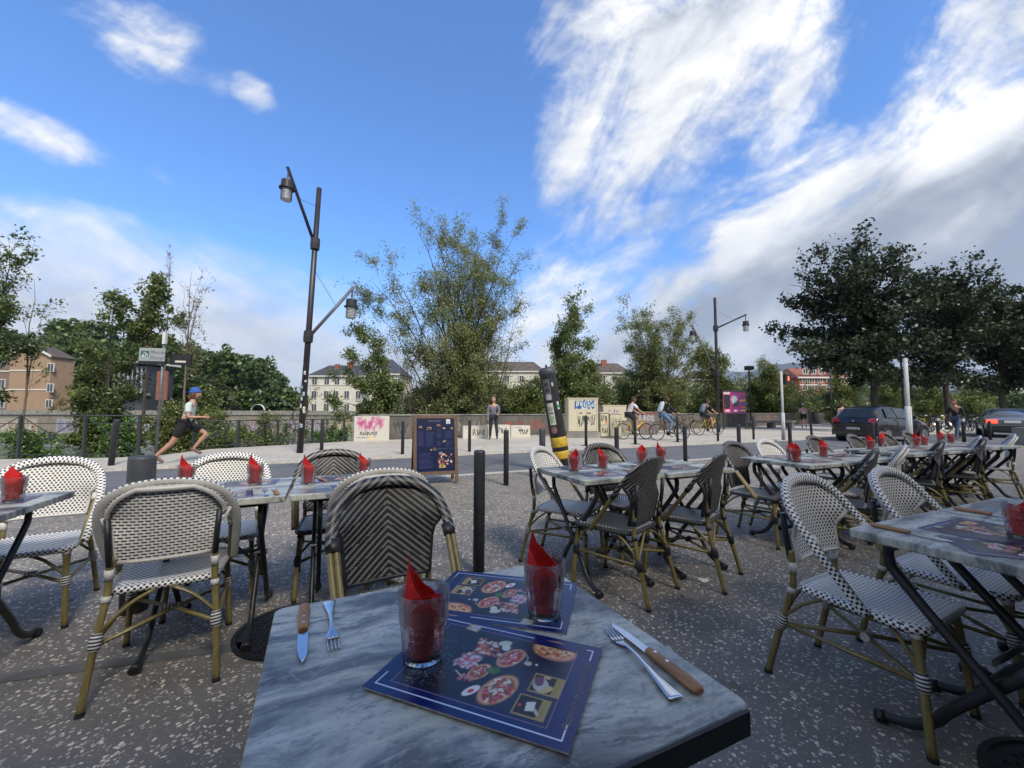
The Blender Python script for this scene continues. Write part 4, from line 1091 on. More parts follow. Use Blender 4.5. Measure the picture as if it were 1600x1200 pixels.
    wood_ = npobj('trunk', npmesh('trunk', np.concatenate(Vs), np.concatenate(Fs), M[barkm], smooth=True), root)
    b_ = npobj('branches', npmesh('branches', np.concatenate([V2, V3]), np.concatenate([F2, F3+len(V2)]), M[barkm]), root); b_['kind'] = 'stuff'
    if nleaf:
        k = rs.randint(0, N3, nleaf)
        # clusters: some twigs carry more
        wgt = rs.gamma(1.1, 1, N3); 
        if bare: wgt[s3[:, 2] > H*(1-bare)] *= .04
        wgt[(s3[:, 2] < H*low*.6)] *= .25
        k = rs.choice(N3, nleaf, p=wgt/wgt.sum()); t = rs.uniform(.1, 1.1, nleaf)[:, None]
        Cn = P3[k, 0]*(1-t)+P3[k, 2]*t+rs.normal(0, clump*.33, (nleaf, 3))
        tone = np.clip(bright+rs.normal(0, .16, N3)[k], 0, 1)
        leafmesh('crown', Cn, ll, lw, rs, M[leafmat], root, tone, droop)
    return root
def Wx(px, Y): return (px-800)/640*Y
def Wz(py, Y): return 1.2+math.tan(math.atan((600-py)/640)+PITCH)*Y
def ptree(name, label, px, Y, pl, pr, ptop, z0=-.8, **k):
    x = Wx(px, Y); return tree(name, label, x, Y, z0, Wz(ptop, Y)-z0, Wx(pl, Y)-x, Wx(pr, Y)-x, **k)

for i, (px, Y, pl, pr, pt, l_) in enumerate(((860, 34, 800, 935, 572, 'leafy tree mass behind the leaning post'), (770, 30, 700, 850, 590, 'leafy growth behind the big willow, right side'), (668, 27, 630, 720, 600, 'leafy growth behind the big willow, left side'), (985, 38, 940, 1040, 575, 'leafy growth behind the first cyclist'), (1090, 42, 1030, 1140, 588, 'leafy growth left of the second street lamp'), (1165, 46, 1130, 1215, 590, 'leafy growth behind the poster board, left side'), (1275, 46, 1235, 1330, 602, 'leafy growth below the red brick block'))):
    ptree('willow_shrub', l_, px, Y, pl, pr, pt, z0=-1.2, depth=2.5, nl=24, trunk=0, leafmat='willow' if i % 2 else 'bushleaf', nleaf=17000, ll=.24, lw=.09, seed=120+i, low=.12, subs=8, twigs=4, r0=.06, clump=.8, bright=.5)
# the big willow behind the quay wall
ptree('willow_tree', 'tall many-stemmed willow rising behind the quay wall and the standing man', 712, 21.5, 556, 842, 318, z0=-1.2, depth=3.6, nl=30, trunk=0, leafmat='willow', nleaf=66000, ll=.15, lw=.042, seed=4, low=.42, subs=11, twigs=5, r0=.10, clump=.42, power=.42, droop=.2, bright=.68)
ptree('willow_shrub', 'low leafy willow growth at the foot of the big willow', 735, 20.5, 640, 850, 560, z0=-1.5, depth=1.8, nl=26, trunk=0, leafmat='willow', nleaf=36000, ll=.14, lw=.045, seed=5, low=.2, subs=9, twigs=4, r0=.05, clump=.34, bright=.42)
ptree('bare_willow_stems', 'thin nearly bare stems leaning right beside the big willow', 765, 21, 740, 838, 425, z0=-1, depth=.8, nl=5, trunk=0, leafmat='willow', nleaf=500, ll=.11, lw=.03, seed=8, low=.6, subs=7, twigs=2, r0=.06)
ptree('bare_willow_stems', 'thin bare stems left of the big willow above the mansion roof', 652, 20, 600, 650, 520, z0=-1, depth=.8, nl=7, trunk=0, leafmat='willow', nleaf=900, ll=.11, lw=.03, seed=9, low=.6, subs=6, twigs=2, r0=.06)
ptree('leaning_tree', 'wind-bent tree leaning left in front of the pale mansion', 612, 19, 503, 632, 500, z0=-.8, depth=1.5, nl=20, trunk=.12, leafmat='maple', nleaf=19000, ll=.14, lw=.065, seed=12, low=.25, subs=9, twigs=4, r0=.10, clump=.38, lean=-.9, bright=.65)
ptree('young_tree', 'upright young tree behind the leaning sticker-covered post', 885, 25, 830, 948, 452, z0=-1, depth=1.8, nl=22, trunk=.1, leafmat='maple', nleaf=24000, ll=.17, lw=.075, seed=14, low=.15, subs=9, twigs=4, r0=.08, clump=.5, bright=.7)
ptree('willow_shrub', 'loose willow right of the upright young tree', 930, 26, 890, 965, 520, z0=-1, depth=1.6, nl=14, trunk=0, leafmat='willow', nleaf=26000, ll=.16, lw=.05, seed=15, low=.25, subs=8, twigs=4, r0=.06, clump=.4)
ptree('willow_tree', 'broad willow behind the three cyclists', 1022, 28, 952, 1098, 466, z0=-1, depth=3.0, nl=26, trunk=0, leafmat='willow', nleaf=42000, ll=.18, lw=.055, seed=17, low=.3, subs=10, twigs=4, r0=.11, clump=.42, bright=.5)
ptree('willow_shrub', 'leafy shrub behind the second street lamp', 1128, 33, 1072, 1150, 530, z0=-1, depth=2.2, nl=18, trunk=0, leafmat='bushleaf', nleaf=26000, ll=.2, lw=.075, seed=19, low=.2, subs=8, twigs=4, r0=.07, clump=.55, bright=.6)
ptree('willow_shrub', 'pointed shrub behind the poster board', 1200, 36, 1155, 1232, 545, z0=-1, depth=2.2, nl=20, trunk=.1, leafmat='bushleaf', nleaf=26000, ll=.2, lw=.075, seed=20, low=.15, subs=8, twigs=4, r0=.08, clump=.55, bright=.55)
ptree('willow_shrub', 'small round shrub right of the pedestrian signal', 1232, 37, 1210, 1262, 568, z0=-1, depth=2, nl=14, trunk=0, leafmat='bushleaf', nleaf=7000, ll=.16, lw=.06, seed=21, low=.2, subs=8, twigs=4, r0=.07, clump=.5, bright=.5)
for i, (px, pl, pr, pt, Y, l_) in enumerate(((1318, 1286, 1352, 572, 36, 'pale green shrub behind the roof of the dark hatchback'), (1395, 1350, 1440, 566, 37, 'pale green shrub between the first and second dense trees'), (1445, 1420, 1485, 585, 39, 'pale green shrub left of the second dense trunk'), (1530, 1488, 1560, 588, 40, 'pale green shrub between the second and third dense trunks'))):
    ptree('willow_shrub', l_, px, Y, pl, pr, pt, z0=-1, depth=2.2, nl=18, trunk=0, leafmat='bushleaf', nleaf=22000, ll=.21, lw=.09, seed=30+i, low=.15, subs=8, twigs=4, r0=.07, clump=.6, bright=.7)
ptree('willow_shrub', 'low dark shrub behind the wall, left of the leaning post', 820, 24, 780, 862, 600, z0=-1.2, depth=1.6, nl=16, trunk=0, leafmat='bushleaf', nleaf=22000, ll=.16, lw=.07, seed=41, low=.15, subs=8, twigs=4, r0=.05, clump=.45, bright=.4)
# dense plane-like trees on the right
for i, (px, Y, pl, pr, pt, zc, l_) in enumerate(((1366, 24, 1222, 1452, 362, .30, 'dense dark tree with the tallest crown, its trunk behind the hatchback'), (1480, 27, 1392, 1560, 402, .28, 'dense dark tree in the middle, its trunk by the walking man in black'), (1566, 29, 1500, 1700, 428, .27, 'dense dark tree at the right edge above the silver car'))):
    ptree('dense_tree', l_, px, Y, pl, pr, pt, z0=-.05, depth=4.2, nl=64, trunk=.24, leafmat='oakleaf', nleaf=27000, ll=.22, lw=.15, seed=50+i, low=.27, subs=10, twigs=4, r0=.20, clump=.5, power=.42, roundness=.95, group='dense dark trees along the road', bright=.45)
# left hand side
ptree('young_tree', 'leafy windblown tree above the direction sign', 222, 14.5, 165, 292, 408, z0=-.8, depth=1.3, nl=20, trunk=.50, leafmat='maple', nleaf=6500, ll=.13, lw=.075, seed=60, low=.52, subs=8, twigs=4, r0=.07, clump=.25, lean=.3, bright=.5)
ptree('bare_tree', 'slender bare tree with curling twigs right of the direction sign', 288, 14.8, 262, 345, 385, z0=-.8, depth=.6, nl=20, trunk=.35, leafmat='maple', nleaf=350, ll=.1, lw=.05, seed=61, barkm='barkpale', low=.45, subs=7, twigs=3, r0=.055)
ptree('bare_tree', 'bare curling branches above the windblown tree', 256, 14.9, 232, 272, 372, z0=-.8, depth=.4, nl=6, trunk=.75, leafmat='maple', nleaf=0, ll=.1, lw=.05, seed=62, barkm='barkpale', low=.85, subs=6, twigs=3, r0=.04)
ptree('leaning_tree', 'dark stemmed tree at the left picture edge', -20, 13, -140, 52, 335, z0=-.8, depth=1.8, nl=26, trunk=.25, leafmat='maple', nleaf=7000, ll=.13, lw=.07, seed=63, low=.3, subs=8, twigs=4, r0=.09, clump=.3, bright=.42)
ptree('bare_tree', 'reddish bare branch fork rising left of the orange house gable', 40, 14, 20, 100, 398, z0=-.8, depth=.5, nl=7, trunk=.2, leafmat='maple', nleaf=500, ll=.11, lw=.06, seed=64, barkm='barkpale', low=.6, subs=6, twigs=2, r0=.045)
ptree('young_tree', 'thin sapling with sparse leaves in front of the orange house', 168, 14.2, 95, 190, 450, z0=-.8, depth=.9, nl=12, trunk=.1, leafmat='maple', nleaf=3000, ll=.12, lw=.06, seed=65, low=.35, subs=7, twigs=3, r0=.05, clump=.25)
ptree('willow_shrub', 'bushy tree behind the railing between the orange house and the sign', 162, 15.5, 100, 246, 548, z0=-1.5, depth=1.3, nl=22, trunk=0, leafmat='bushleaf', nleaf=27000, ll=.14, lw=.06, seed=66, low=.2, subs=8, twigs=4, r0=.05, clump=.3, bright=.4)
ptree('willow_shrub', 'leafy shrub behind the running man', 318, 15.5, 250, 392, 590, z0=-1.8, depth=1.3, nl=24, trunk=0, leafmat='bushleaf', nleaf=14000, ll=.12, lw=.05, seed=67, low=.15, subs=8, twigs=4, r0=.045, clump=.3, bright=.5)
ptree('willow_shrub', 'thin dark shrub around the first street lamp post', 455, 17, 425, 500, 545, z0=-1.5, depth=.8, nl=8, trunk=0, leafmat='bushleaf', nleaf=500, ll=.1, lw=.04, seed=68, low=.3, subs=6, twigs=2, r0=.045)
for i, (px, pl, pr, pt, Y) in enumerate(((275, 235, 310, 628, 13.6), (345, 300, 385, 640, 13.8), (425, 380, 470, 650, 15.2), (520, 470, 570, 652, 16.6), (60, -10, 110, 668, 12.6), (190, 150, 230, 650, 12.4), (625, 575, 705, 641, 17.6))):
    ptree('bank_bush', ('low bush behind the running man\'s legs', 'low bush right of the running man', 'low bush at the foot of the first street lamp', 'low bush left of the graffiti slab', 'low bush behind the left railing', 'low bush behind the railing by the leaning bollard', 'ivy mound spilling over the graffiti slab')[i], px, Y, pl, pr, pt, z0=-1.1, depth=.8, nl=26, trunk=0, leafmat='ivy' if i > 2 else 'bushleaf', nleaf=7000, ll=.09, lw=.05, seed=80+i, low=.2, subs=7, twigs=3, r0=.025, clump=.2, cat='bush', group='low bushes on the river bank', bright=.5)

# growth on both banks and the wooded hill
def scatter_cloud(name, label, blobs, per, ll, lw, mat, seed):
    rs = np.random.RandomState(seed); Cs = []; tn = []
    for (x, y, z, rx, ry, rz, br) in blobs:
        n = int(per*max(.3, rx*rz/9)); d = rs.normal(size=(n, 3)); d /= np.linalg.norm(d, axis=1, keepdims=True); r = rs.uniform(.62, 1.05, (n, 1))
        lump = 1+.22*np.sin(d[:, 0:1]*7+x)+.18*np.sin(d[:, 2:3]*9+y)
        Cs.append(np.array([x, y, z])+d*r*lump*np.array([rx, ry, rz])); tn.append(np.clip(br+d[:, 2]*.06, 0, 1)+np.zeros(n))
    o = leafmesh(name, np.concatenate(Cs), ll, lw, rs, M[mat], None, np.concatenate(tn)); tag(o, label, None, None, 'stuff'); return o
rs = np.random.RandomState(9)
bl = []
for i in range(190):
    px = rs.uniform(-260, 470); Y = rs.uniform(118, 165); prof = np.interp(px, [-260, 0, 60, 130, 200, 300, 345, 385, 420, 455, 480], [520, 520, 512, 500, 530, 545, 548, 560, 580, 612, 635])
    t = rs.uniform(0, 1)**.7; py = prof+10+(1-t)*(640-prof); p = at(px, py, Y); s_ = rs.uniform(3.0, 5.5); bl.append((p.x, Y, p.z, s_*1.15, s_, s_, rs.uniform(.15, .75)))
scatter_cloud('wooded_hill_trees', 'dense green woodland on the hill across the river', bl, 400, 1.25, 1.0, 'forest', 10)
hill = MB(); rows = []
hx = np.linspace(-420, -52, 30)
for k_, (dy_, hf) in enumerate(((0, 0), (14, .5), (30, .75), (60, .5), (140, .05))):
    rows.append([(x, 122+dy_+(x+420)*.05, .3+hf*np.interp((x/128*640)+800, [-1300, 0, 130, 300, 385, 455, 540], [24, 20, 22, 14, 9, 1, .1])) for x in hx])
hill.grid(rows, flip=True); tag(hill.build('wooded_hill', M['earth'], smooth=True), kind='structure')
bl = []
for i in range(90):   # shrubs along the far shore
    x = rs.uniform(-130, 60); y = np.interp(x, [-420, -130, 20, 70], [60, 66, 74, 92])+rs.uniform(4, 12); bl.append((x, y, -4.4+rs.uniform(0, .8), rs.uniform(1.2, 3), 1.2, rs.uniform(.6, 1.5), rs.uniform(.4, .9)))
scatter_cloud('far_shore_growth', 'green growth along the far river shore', bl, 420, .5, .3, 'ivy', 12)
bl = []
for i in range(70):
    px = rs.uniform(-60, 560); Y = np.interp(px, [-60, 220, 340, 560], [10.6, 11.6, 13.5, 17])+rs.uniform(.6, 3.5); bl.append((Wx(px, Y), Y, rs.uniform(-1.8, -.7), rs.uniform(.4, .9), .5, rs.uniform(.3, .55), rs.uniform(.3, .8)))
scatter_cloud('near_bank_growth', 'weeds and brambles on the slope behind the railing', bl, 5200, .08, .045, 'ivy', 13)
bl = []
for i in range(230):  # continuous greenery along the quay beyond the wall
    px = rs.uniform(640, 1420); Y = np.interp(px, [640, 880, 1130, 1290, 1420], [20, 24, 33, 46, 58])+rs.uniform(1, 4); r_ = rs.uniform(.5, 1.1)*Y/26; bl.append((Wx(px, Y), Y, rs.uniform(.1, 1.0)+rs.uniform(0, 1)**2*2.2, r_*1.3, r_, r_*.9, rs.uniform(.2, .6)))
scatter_cloud('quay_greenery', 'low greenery growing along the quay beyond the wall', bl, 1700, .17, .08, 'bushleaf', 14)
bl = []
for i in range(60):  # far trees among the town on the other bank
    px = rs.uniform(640, 1700); Y = rs.uniform(110, 190); r_ = rs.uniform(2.5, 5); bl.append((Wx(px, Y), Y, rs.uniform(2, 5), r_*1.3, r_, r_, rs.uniform(.2, .7)))
scatter_cloud('town_trees', 'trees standing among the houses across the river', bl, 420, .8, .6, 'forest', 15)

# ------------------------------------------------------------------ mountains
def mountains():
    M['mountain'] = plain('wooded mountain', (.05, .068, .055), .95, var=.45, vscale=.004)
    px = np.linspace(780, 2300, 90)
    def ridge(name, Y, pts, seed, back):
        r = np.random.RandomState(seed); rows = []
        top = np.interp(px, [p[0] for p in pts], [p[1] for p in pts]); nz_ = np.convolve(r.normal(0, 6, 120), np.ones(5)/5, 'same')[:90]
        for k, f in enumerate((0, .25, .5, .75, 1.0, .7)):
            yy_ = Y+k*back/5; rows.append([(Wx(a, Y)*(1+k*.02), yy_+r.normal(0, back*.02), (Wz(t+n_*.5, Y)-1.2)*f+r.normal(0, Y*.004)*(0 < k < 4)-8) for a, t, n_ in zip(px, top, nz_)])
        tag(MB().grid(rows, flip=True).build(name, M['mountain'], smooth=True), kind='structure')
    ridge('far_mountain', 5200, [(780, 640), (1050, 600), (1120, 577), (1160, 560), (1215, 566), (1260, 562), (1350, 575), (1450, 566), (1520, 575), (1620, 560), (1900, 540), (2300, 560)], 1, 1500)
    ridge('near_mountain', 3400, [(780, 641), (1150, 640), (1200, 580), (1240, 556), (1300, 548), (1400, 572), (1500, 596), (1560, 584), (1640, 575), (1900, 560), (2300, 580)], 2, 900)
mountains()
hz = MB().box((700, 2900, 445), (9000, 7600, 910)).build('haze', None); hz.data.materials.clear()
hm = bpy.data.materials.new('valley haze'); hm.use_nodes = True; n_ = hm.node_tree; n_.nodes.clear()
vo = n_.nodes.new('ShaderNodeVolumePrincipled'); vo.inputs['Color'].default_value = (.62, .76, 1, 1); vo.inputs['Density'].default_value = .00009; vo.inputs['Anisotropy'].default_value = .1
n_.links.new(vo.outputs[0], n_.nodes.new('ShaderNodeOutputMaterial').inputs['Volume']); hz.data.materials.append(hm); hz['kind'] = 'stuff'
# ------------------------------------------------------------------ buildings
M['slate'] = plain('slate roof', (.055, .058, .07), .7, var=.25, vscale=1.2, bmp=.2)
M['tile'] = plain('brown tile roof', (.10, .078, .066), .8, var=.3, vscale=.8)
M['pane'] = plain('window pane', (.05, .06, .075), .12, var=0)
M['wframe'] = plain('window frame', (.62, .60, .56), .6, var=.1)
M['chimney'] = plain('chimney brick', (.26, .09, .06), .85, var=.2)
def fac(name, col, v=.12): M[name] = oldwall(name, tuple(c*(1-v) for c in col), tuple(min(1, c*(1+v)) for c in col)); return M[name]
def building(label, x0, x1, Y, D_, z1, wallm, roofm, rise, wins, name='house', wz=(.9, 1.5), hip=.35, bands=(), chims=(), z0=.2, rz=0.0, shutters=None, gable=False, cat='building'):
    """front face towards the viewer at y=Y; wins: list of (px, py) centres in the survey picture"""
    o = empty(name, ((x0+x1)/2, Y, z0)); tag(o, label, cat)
    w = x1-x0; ox, oz = (x0+x1)/2, z0; h = z1-z0
    MB().box((0, D_/2, h/2), (w, D_, h)).build('wall', wallm, o)
    if gable:
        mb = MB(); mb.v = [(-w/2-.5, -.5, h), (w/2+.5, -.5, h), (0, -.5, h+rise), (-w/2-.5, D_, h), (w/2+.5, D_, h), (0, D_, h+rise)]
        mb.face((0, 2, 5, 3)); mb.face((1, 4, 5, 2)); rf = mb.build('roof', roofm, o)
        g = MB(); g.v = [(-w/2, 0.01, h-.01), (w/2, 0.01, h-.01), (0, 0.01, h+rise-.5)]; g.face((0, 1, 2)); g.build('gable', wallm, o)
        for s_ in (-1, 1):
            a = math.atan2(rise, w/2+.5); L_ = math.hypot(rise, w/2+.5)
            MB().box((s_*(w/4+.25), -.55, h+rise/2), (L_, .12, .45), rot=Matrix.Rotation(s_*a, 3, 'Y')).build('barge_board', M['wframe'], rf)
    else:
        e = .5; mb = MB(); q = w*hip; mb.v = [(-w/2-e, -e, h), (w/2+e, -e, h), (w/2+e, D_+e, h), (-w/2-e, D_+e, h), (-w/2+q, D_/2, h+rise), (w/2-q, D_/2, h+rise)]
        for f in ((0, 1, 5, 4), (1, 2, 5), (2, 3, 4, 5), (3, 0, 4)): mb.face(f)
        rf = mb.build('roof', roofm, o)
        MB().box((0, -e*.5, h-.12), (w+2*e, e*1.2, .3)).build('cornice', M['wframe'], o)
    for c in chims:
        MB().box((c[0]-ox, D_*.35, h+rise*c[1]), (c[2], 1.0, c[3])).build('chimney', M['chimney'], rf)
    for b in bands: MB().box((0, -.06, b-oz), (w+.06, .14, .28)).build('string_course', M['wframe'], o)
    ww, wh = wz; fr = None; pn = None; sh = None
    for px, py in wins:
        p = at(px, py, Y); loc = (p.x-ox, -.05, p.z-oz)
        if fr is None:
            fr = MB().box((0, 0, 0), (ww+.3, .14, wh+.3)).build('window', M['wframe'], o); pn = MB().box((0, -.05, 0), (ww, .10, wh)).build('pane', M['pane'], fr)
            mu = MB().box((0, -.06, 0), (.09, .12, wh)).build('mullion', M['wframe'], fr); fr.location = loc; f_ = fr
        else:
            f_ = share(fr, 'window', o, loc); share(pn, 'pane', f_); share(mu, 'mullion', f_)
        if shutters:
            for s_ in (-1, 1): MB().box((s_*(ww/2+.42), -.05, 0), (.5, .08, wh)).build('shutter', shutters, f_)
    return o
fac('ochre wall', (.33, .225, .15)); fac('brown wall', (.19, .14, .115)); fac('cream wall', (.56, .54, .47)); fac('yellow wall', (.60, .47, .28)); fac('white wall', (.60, .60, .58)); fac('red brick wall', (.36, .085, .055)); fac('grey wall', (.30, .29, .27)); fac('pale wall', (.52, .50, .44))
Y = 96
building('brown flat-eaved wing of the orange house at the left edge', Wx(-60, Y), Wx(36, Y), Y-1, 6, Wz(562, Y), M['brown wall'], M['tile'], 2.6, [(3, 567), (3, 600), (2, 630), (-30, 600)], wz=(1.4, 2.0), hip=.1, bands=(Wz(583, Y), Wz(612, Y)))
building('orange gabled house across the river at the left', Wx(37, Y), Wx(99, Y), Y-3, 5, Wz(562, Y), M['ochre wall'], M['tile'], 2.7, [(80, 574), (79, 606), (77, 631)], gable=True, wz=(1.2, 1.7), bands=(Wz(583, Y), Wz(612, Y)))
def glasshall():
    Y = 100; x0, x1 = Wx(176, Y), Wx(228, Y); o = empty('glass_hall', ((x0+x1)/2, Y, .2)); tag(o, 'modern glazed hall with white posts between the trees across the river', 'building'); w = x1-x0; ox = (x0+x1)/2
    MB().box((0, 4, Wz(575, Y)/2), (w, 7.6, Wz(575, Y))).build('glass_wall', M['pane'], o); MB().box((0, 3.6, Wz(570, Y)), (w+2.5, 10, .5)).build('roof', M['white wall'], o)
    MB().box((0, -.5, Wz(618, Y)-.2), (w+1, 2.4, .6)).build('balcony', M['concrete'], o); 
    for i in range(8): MB().box((-w/2+.2+i*(w-.4)/7, 0, Wz(597, Y)-.2), (.22, .3, Wz(575, Y)-Wz(618, Y))).build('post', M['whitepole'], o)
    MB().box((Wx(247, Y)-ox, 1, Wz(605, Y)), (2.6, .4, 7.2)).build('red_banner', M['chimney'], o)
glasshall()
Y = 104
mw = [(x, y) for y in (595,) for x in (492, 511, 527, 544, 560)]+[(x, y) for y in (617, 637) for x in (491, 510, 525, 542, 560)]
building('long cream mansion wing with a slate roof, left of the wind-bent tree', Wx(482, Y), Wx(585, Y), Y, 12, Wz(588, Y), M['cream wall'], M['slate'], 3.3, mw, name='mansion', wz=(1.15, 1.9), hip=.14, chims=[(Wx(515, Y), .55, 1.0, 3.2), (Wx(536, Y), .7, 1.4, 3.4)], bands=(Wz(602, Y), Wz(588.5, Y)-.4), cat='mansion')
building('taller cream mansion block with a pointed slate roof, right of the wind-bent tree', Wx(583, Y), Wx(628, Y), Y-4, 14, Wz(587, Y), M['cream wall'], M['slate'], 4.5, [(594, 597), (607, 597), (621, 598), (594, 620), (607, 620), (621, 620)], name='mansion', wz=(1.15, 1.8), hip=.48, cat='mansion')
Y = 118
building('low pale house right of the mansion, seen through bare stems', Wx(632, Y), Wx(700, Y), Y, 10, Wz(612, Y), M['pale wall'], M['slate'], 1.2, [(645, 625), (662, 625), (680, 625)], wz=(1.2, 1.6), hip=.1)
Y = 120
building('grey roofed house glimpsed behind the big willow', Wx(705, Y), Wx(850, Y), Y, 12, Wz(580, Y), M['cream wall'], M['tile'], 3.5, [(x, y) for y in (592, 610, 628) for x in (722, 745, 768, 792, 815, 838)], wz=(1.2, 1.8), hip=.1)
building('long pale apartment house behind the electrical cabinets', Wx(856, Y), Wx(985, Y), Y, 14, Wz(582, Y), M['pale wall'], M['tile'], 3.6, [(x, y) for y in (592, 608, 624) for x in (870, 888, 906, 924, 942, 960, 976)], wz=(1.3, 1.9), hip=.08, chims=[(Wx(950, Y), .8, 1.6, 3)])
Y = 112
building('yellow ochre apartment house right of the cyclists', Wx(1002, Y), Wx(1084, Y), Y, 12, Wz(602, Y), M['yellow wall'], M['tile'], 2.6, [(x, y) for y in (609, 622, 634) for x in (1012, 1026, 1040, 1052, 1066, 1078)], wz=(1.1, 1.5), hip=.1)
building('narrow white house right of the yellow one', Wx(1085, Y), Wx(1110, Y), Y+2, 10, Wz(606, Y), M['white wall'], M['slate'], 1.6, [(1092, 614), (1103, 614), (1092, 630), (1103, 630)], wz=(1.1, 1.7), hip=.1)
building('pale house with a dark roof behind the poster board', Wx(1132, Y), Wx(1178, Y), Y+20, 10, Wz(592, Y+20), M['pale wall'], M['tile'], 3.0, [(1145, 603), (1160, 603)], wz=(1.3, 1.7), hip=.2)
Y = 92
building('tall red brick apartment block with white bands, behind the pedestrian signal', Wx(1250, Y), Wx(1335, Y), Y, 12, Wz(588, Y), M['red brick wall'], M['chimney'], 2.6, [(x, y) for y in (594, 606, 620, 632) for x in (1257, 1268, 1281, 1295, 1309, 1323)]+[(x, 580) for x in (1258, 1270, 1283, 1297, 1310)], wz=(.95, 1.05), hip=.12, bands=(Wz(588, Y), Wz(600, Y)), name='apartment_block')
building('light grey building beside the red brick block', Wx(1228, Y), Wx(1249, Y), Y+8, 10, Wz(596, Y+8), M['white wall'], M['slate'], .6, [(1236, 606)], wz=(1, 1.2), hip=.1)
building('yellow low house beneath the shrubs by the bench', Wx(1190, Y), Wx(1270, Y), Y-20, 7, Wz(628, Y-20), M['yellow wall'], M['slate'], 1.4, [(1205, 634), (1225, 634), (1245, 634)], wz=(.8, .7), hip=.1)
Y = 150
for i, (a, b, t, m_) in enumerate(((1480, 1530, 628, 'pale wall'), (1532, 1560, 622, 'white wall'), (1585, 1650, 606, 'cream wall'), (1440, 1475, 624, 'grey wall'), (1660, 1760, 600, 'pale wall'))):
    building(('low pale sheds at the foot of the mountain', 'small white house left of the silver car roof', 'white house with a pitched roof at the right picture edge', 'small grey house between the dense trunks', 'pale house beyond the right edge')[i], Wx(a, Y), Wx(b, Y), Y+i*5, 12, Wz(t, Y), M[m_], M['slate'] if i % 2 else M['tile'], 2.0, [((a+b)/2, t+8)], wz=(1.6, 1.4), hip=.1)
# white half ring on the far embankment
ring = MB().tube([(5.0*cos(R(a)), 0, 5.0*sin(R(a))*1.0) for a in range(0, 181, 12)], .28, 8); tag(ring.build('white_arch', M['wframe'], loc=(Wx(404, 86), 86, .9), smooth=True), 'small white half-round arch on the far embankment', 'arch')
bpy.data.objects['white_arch'].scale = (.28, 1, .26)

# ------------------------------------------------------------------ quay wall, railings
def railing(label, posts, h, base=0.0):
    o = empty('railing', (posts[0][0], posts[0][1], base)); tag(o, label, 'railing', 'iron railings with crossed bars'); p0 = Vector((posts[0][0], posts[0][1]))
    P_ = [Vector(p)-p0 for p in posts]
    for p in P_: MB().box((p.x, p.y, h/2), (.055, .055, h)).build('post', M['fence'], o)
    for a, b in zip(P_[:-1], P_[1:]):
        A3 = lambda p, z: (p.x, p.y, z); mid = (a+b)/2; ang = math.atan2((b-a).y, (b-a).x)
        for z, r_ in ((h-.02, .022), (h*.80, .010), (.09, .013)): MB().tube([A3(a, z), A3(b, z)], r_, 6).build('rail', M['fence'], o)
        for (za, zb) in ((.09, h*.97), (h*.97, .09)): MB().tube([A3(a, za), A3(b, zb)], .011, 5).build('cross_bar', M['fence'], o)
        rp = [Vector((mid.x, mid.y, h*.53))+Vector((cos(ang)*cos(t), sin(ang)*cos(t), sin(t)))*.075 for t in [2*pi*k/14 for k in range(15)]]
        MB().tube(rp, .014, 6, caps=False).build('rosette', M['fence'], o)
        q = a.lerp(b, .5); MB().tube([A3(q, 0), A3(q, h*.42)], .010, 5).build('stake', M['fence'], o)
railing('dark iron railing with crossed bars at the left, before the river', [(-16.0, 8.9), (-14.6, 9.35), (-13.3, 9.7), (-11.85, 9.92), (-10.35, 9.98), (-9.3, 10.28)], 1.05)
railing('farther iron railing behind the running man and the first lamp post', [(-9.35, 12.1), (-8.6, 12.95), (-7.85, 13.8), (-7.1, 14.65), (-6.3, 15.45)], .86)
def quaywall():
    pts = [(-5.95, 15.85), (-2.67, 18.05), (2.6, 20.75), (15.4, 29.6), (31.5, 40.7), (75, 70.1)]
    o = empty('quay_wall', (pts[0][0], pts[0][1], 0)); tag(o, 'long grey quay wall in weathered panels behind the far pavement', 'wall'); k = 0; proto = {}
    for (x0, y0), (x1, y1) in zip(pts[:-1], pts[1:]):
        L = math.hypot(x1-x0, y1-y0); a = math.atan2(y1-y0, x1-x0); n = max(1, round(L/2.6)); w = L/n
        for i in range(n):
            t = (i+.5)/n; c = (x0+(x1-x0)*t-pts[0][0], y0+(y1-y0)*t-pts[0][1], .475)
            if k == 0: pass
            MB().box(c, (w-.03, .22+.01*(k % 2), .95+.012*(k % 3)), a).build('wall_panel', M['quaywall'], o); k += 1
        MB().box(((x0+x1)/2-pts[0][0], (y0+y1)/2-pts[0][1], .985), (L-.01, .30, .05), a).build('coping', M['concrete'], o)
quaywall()
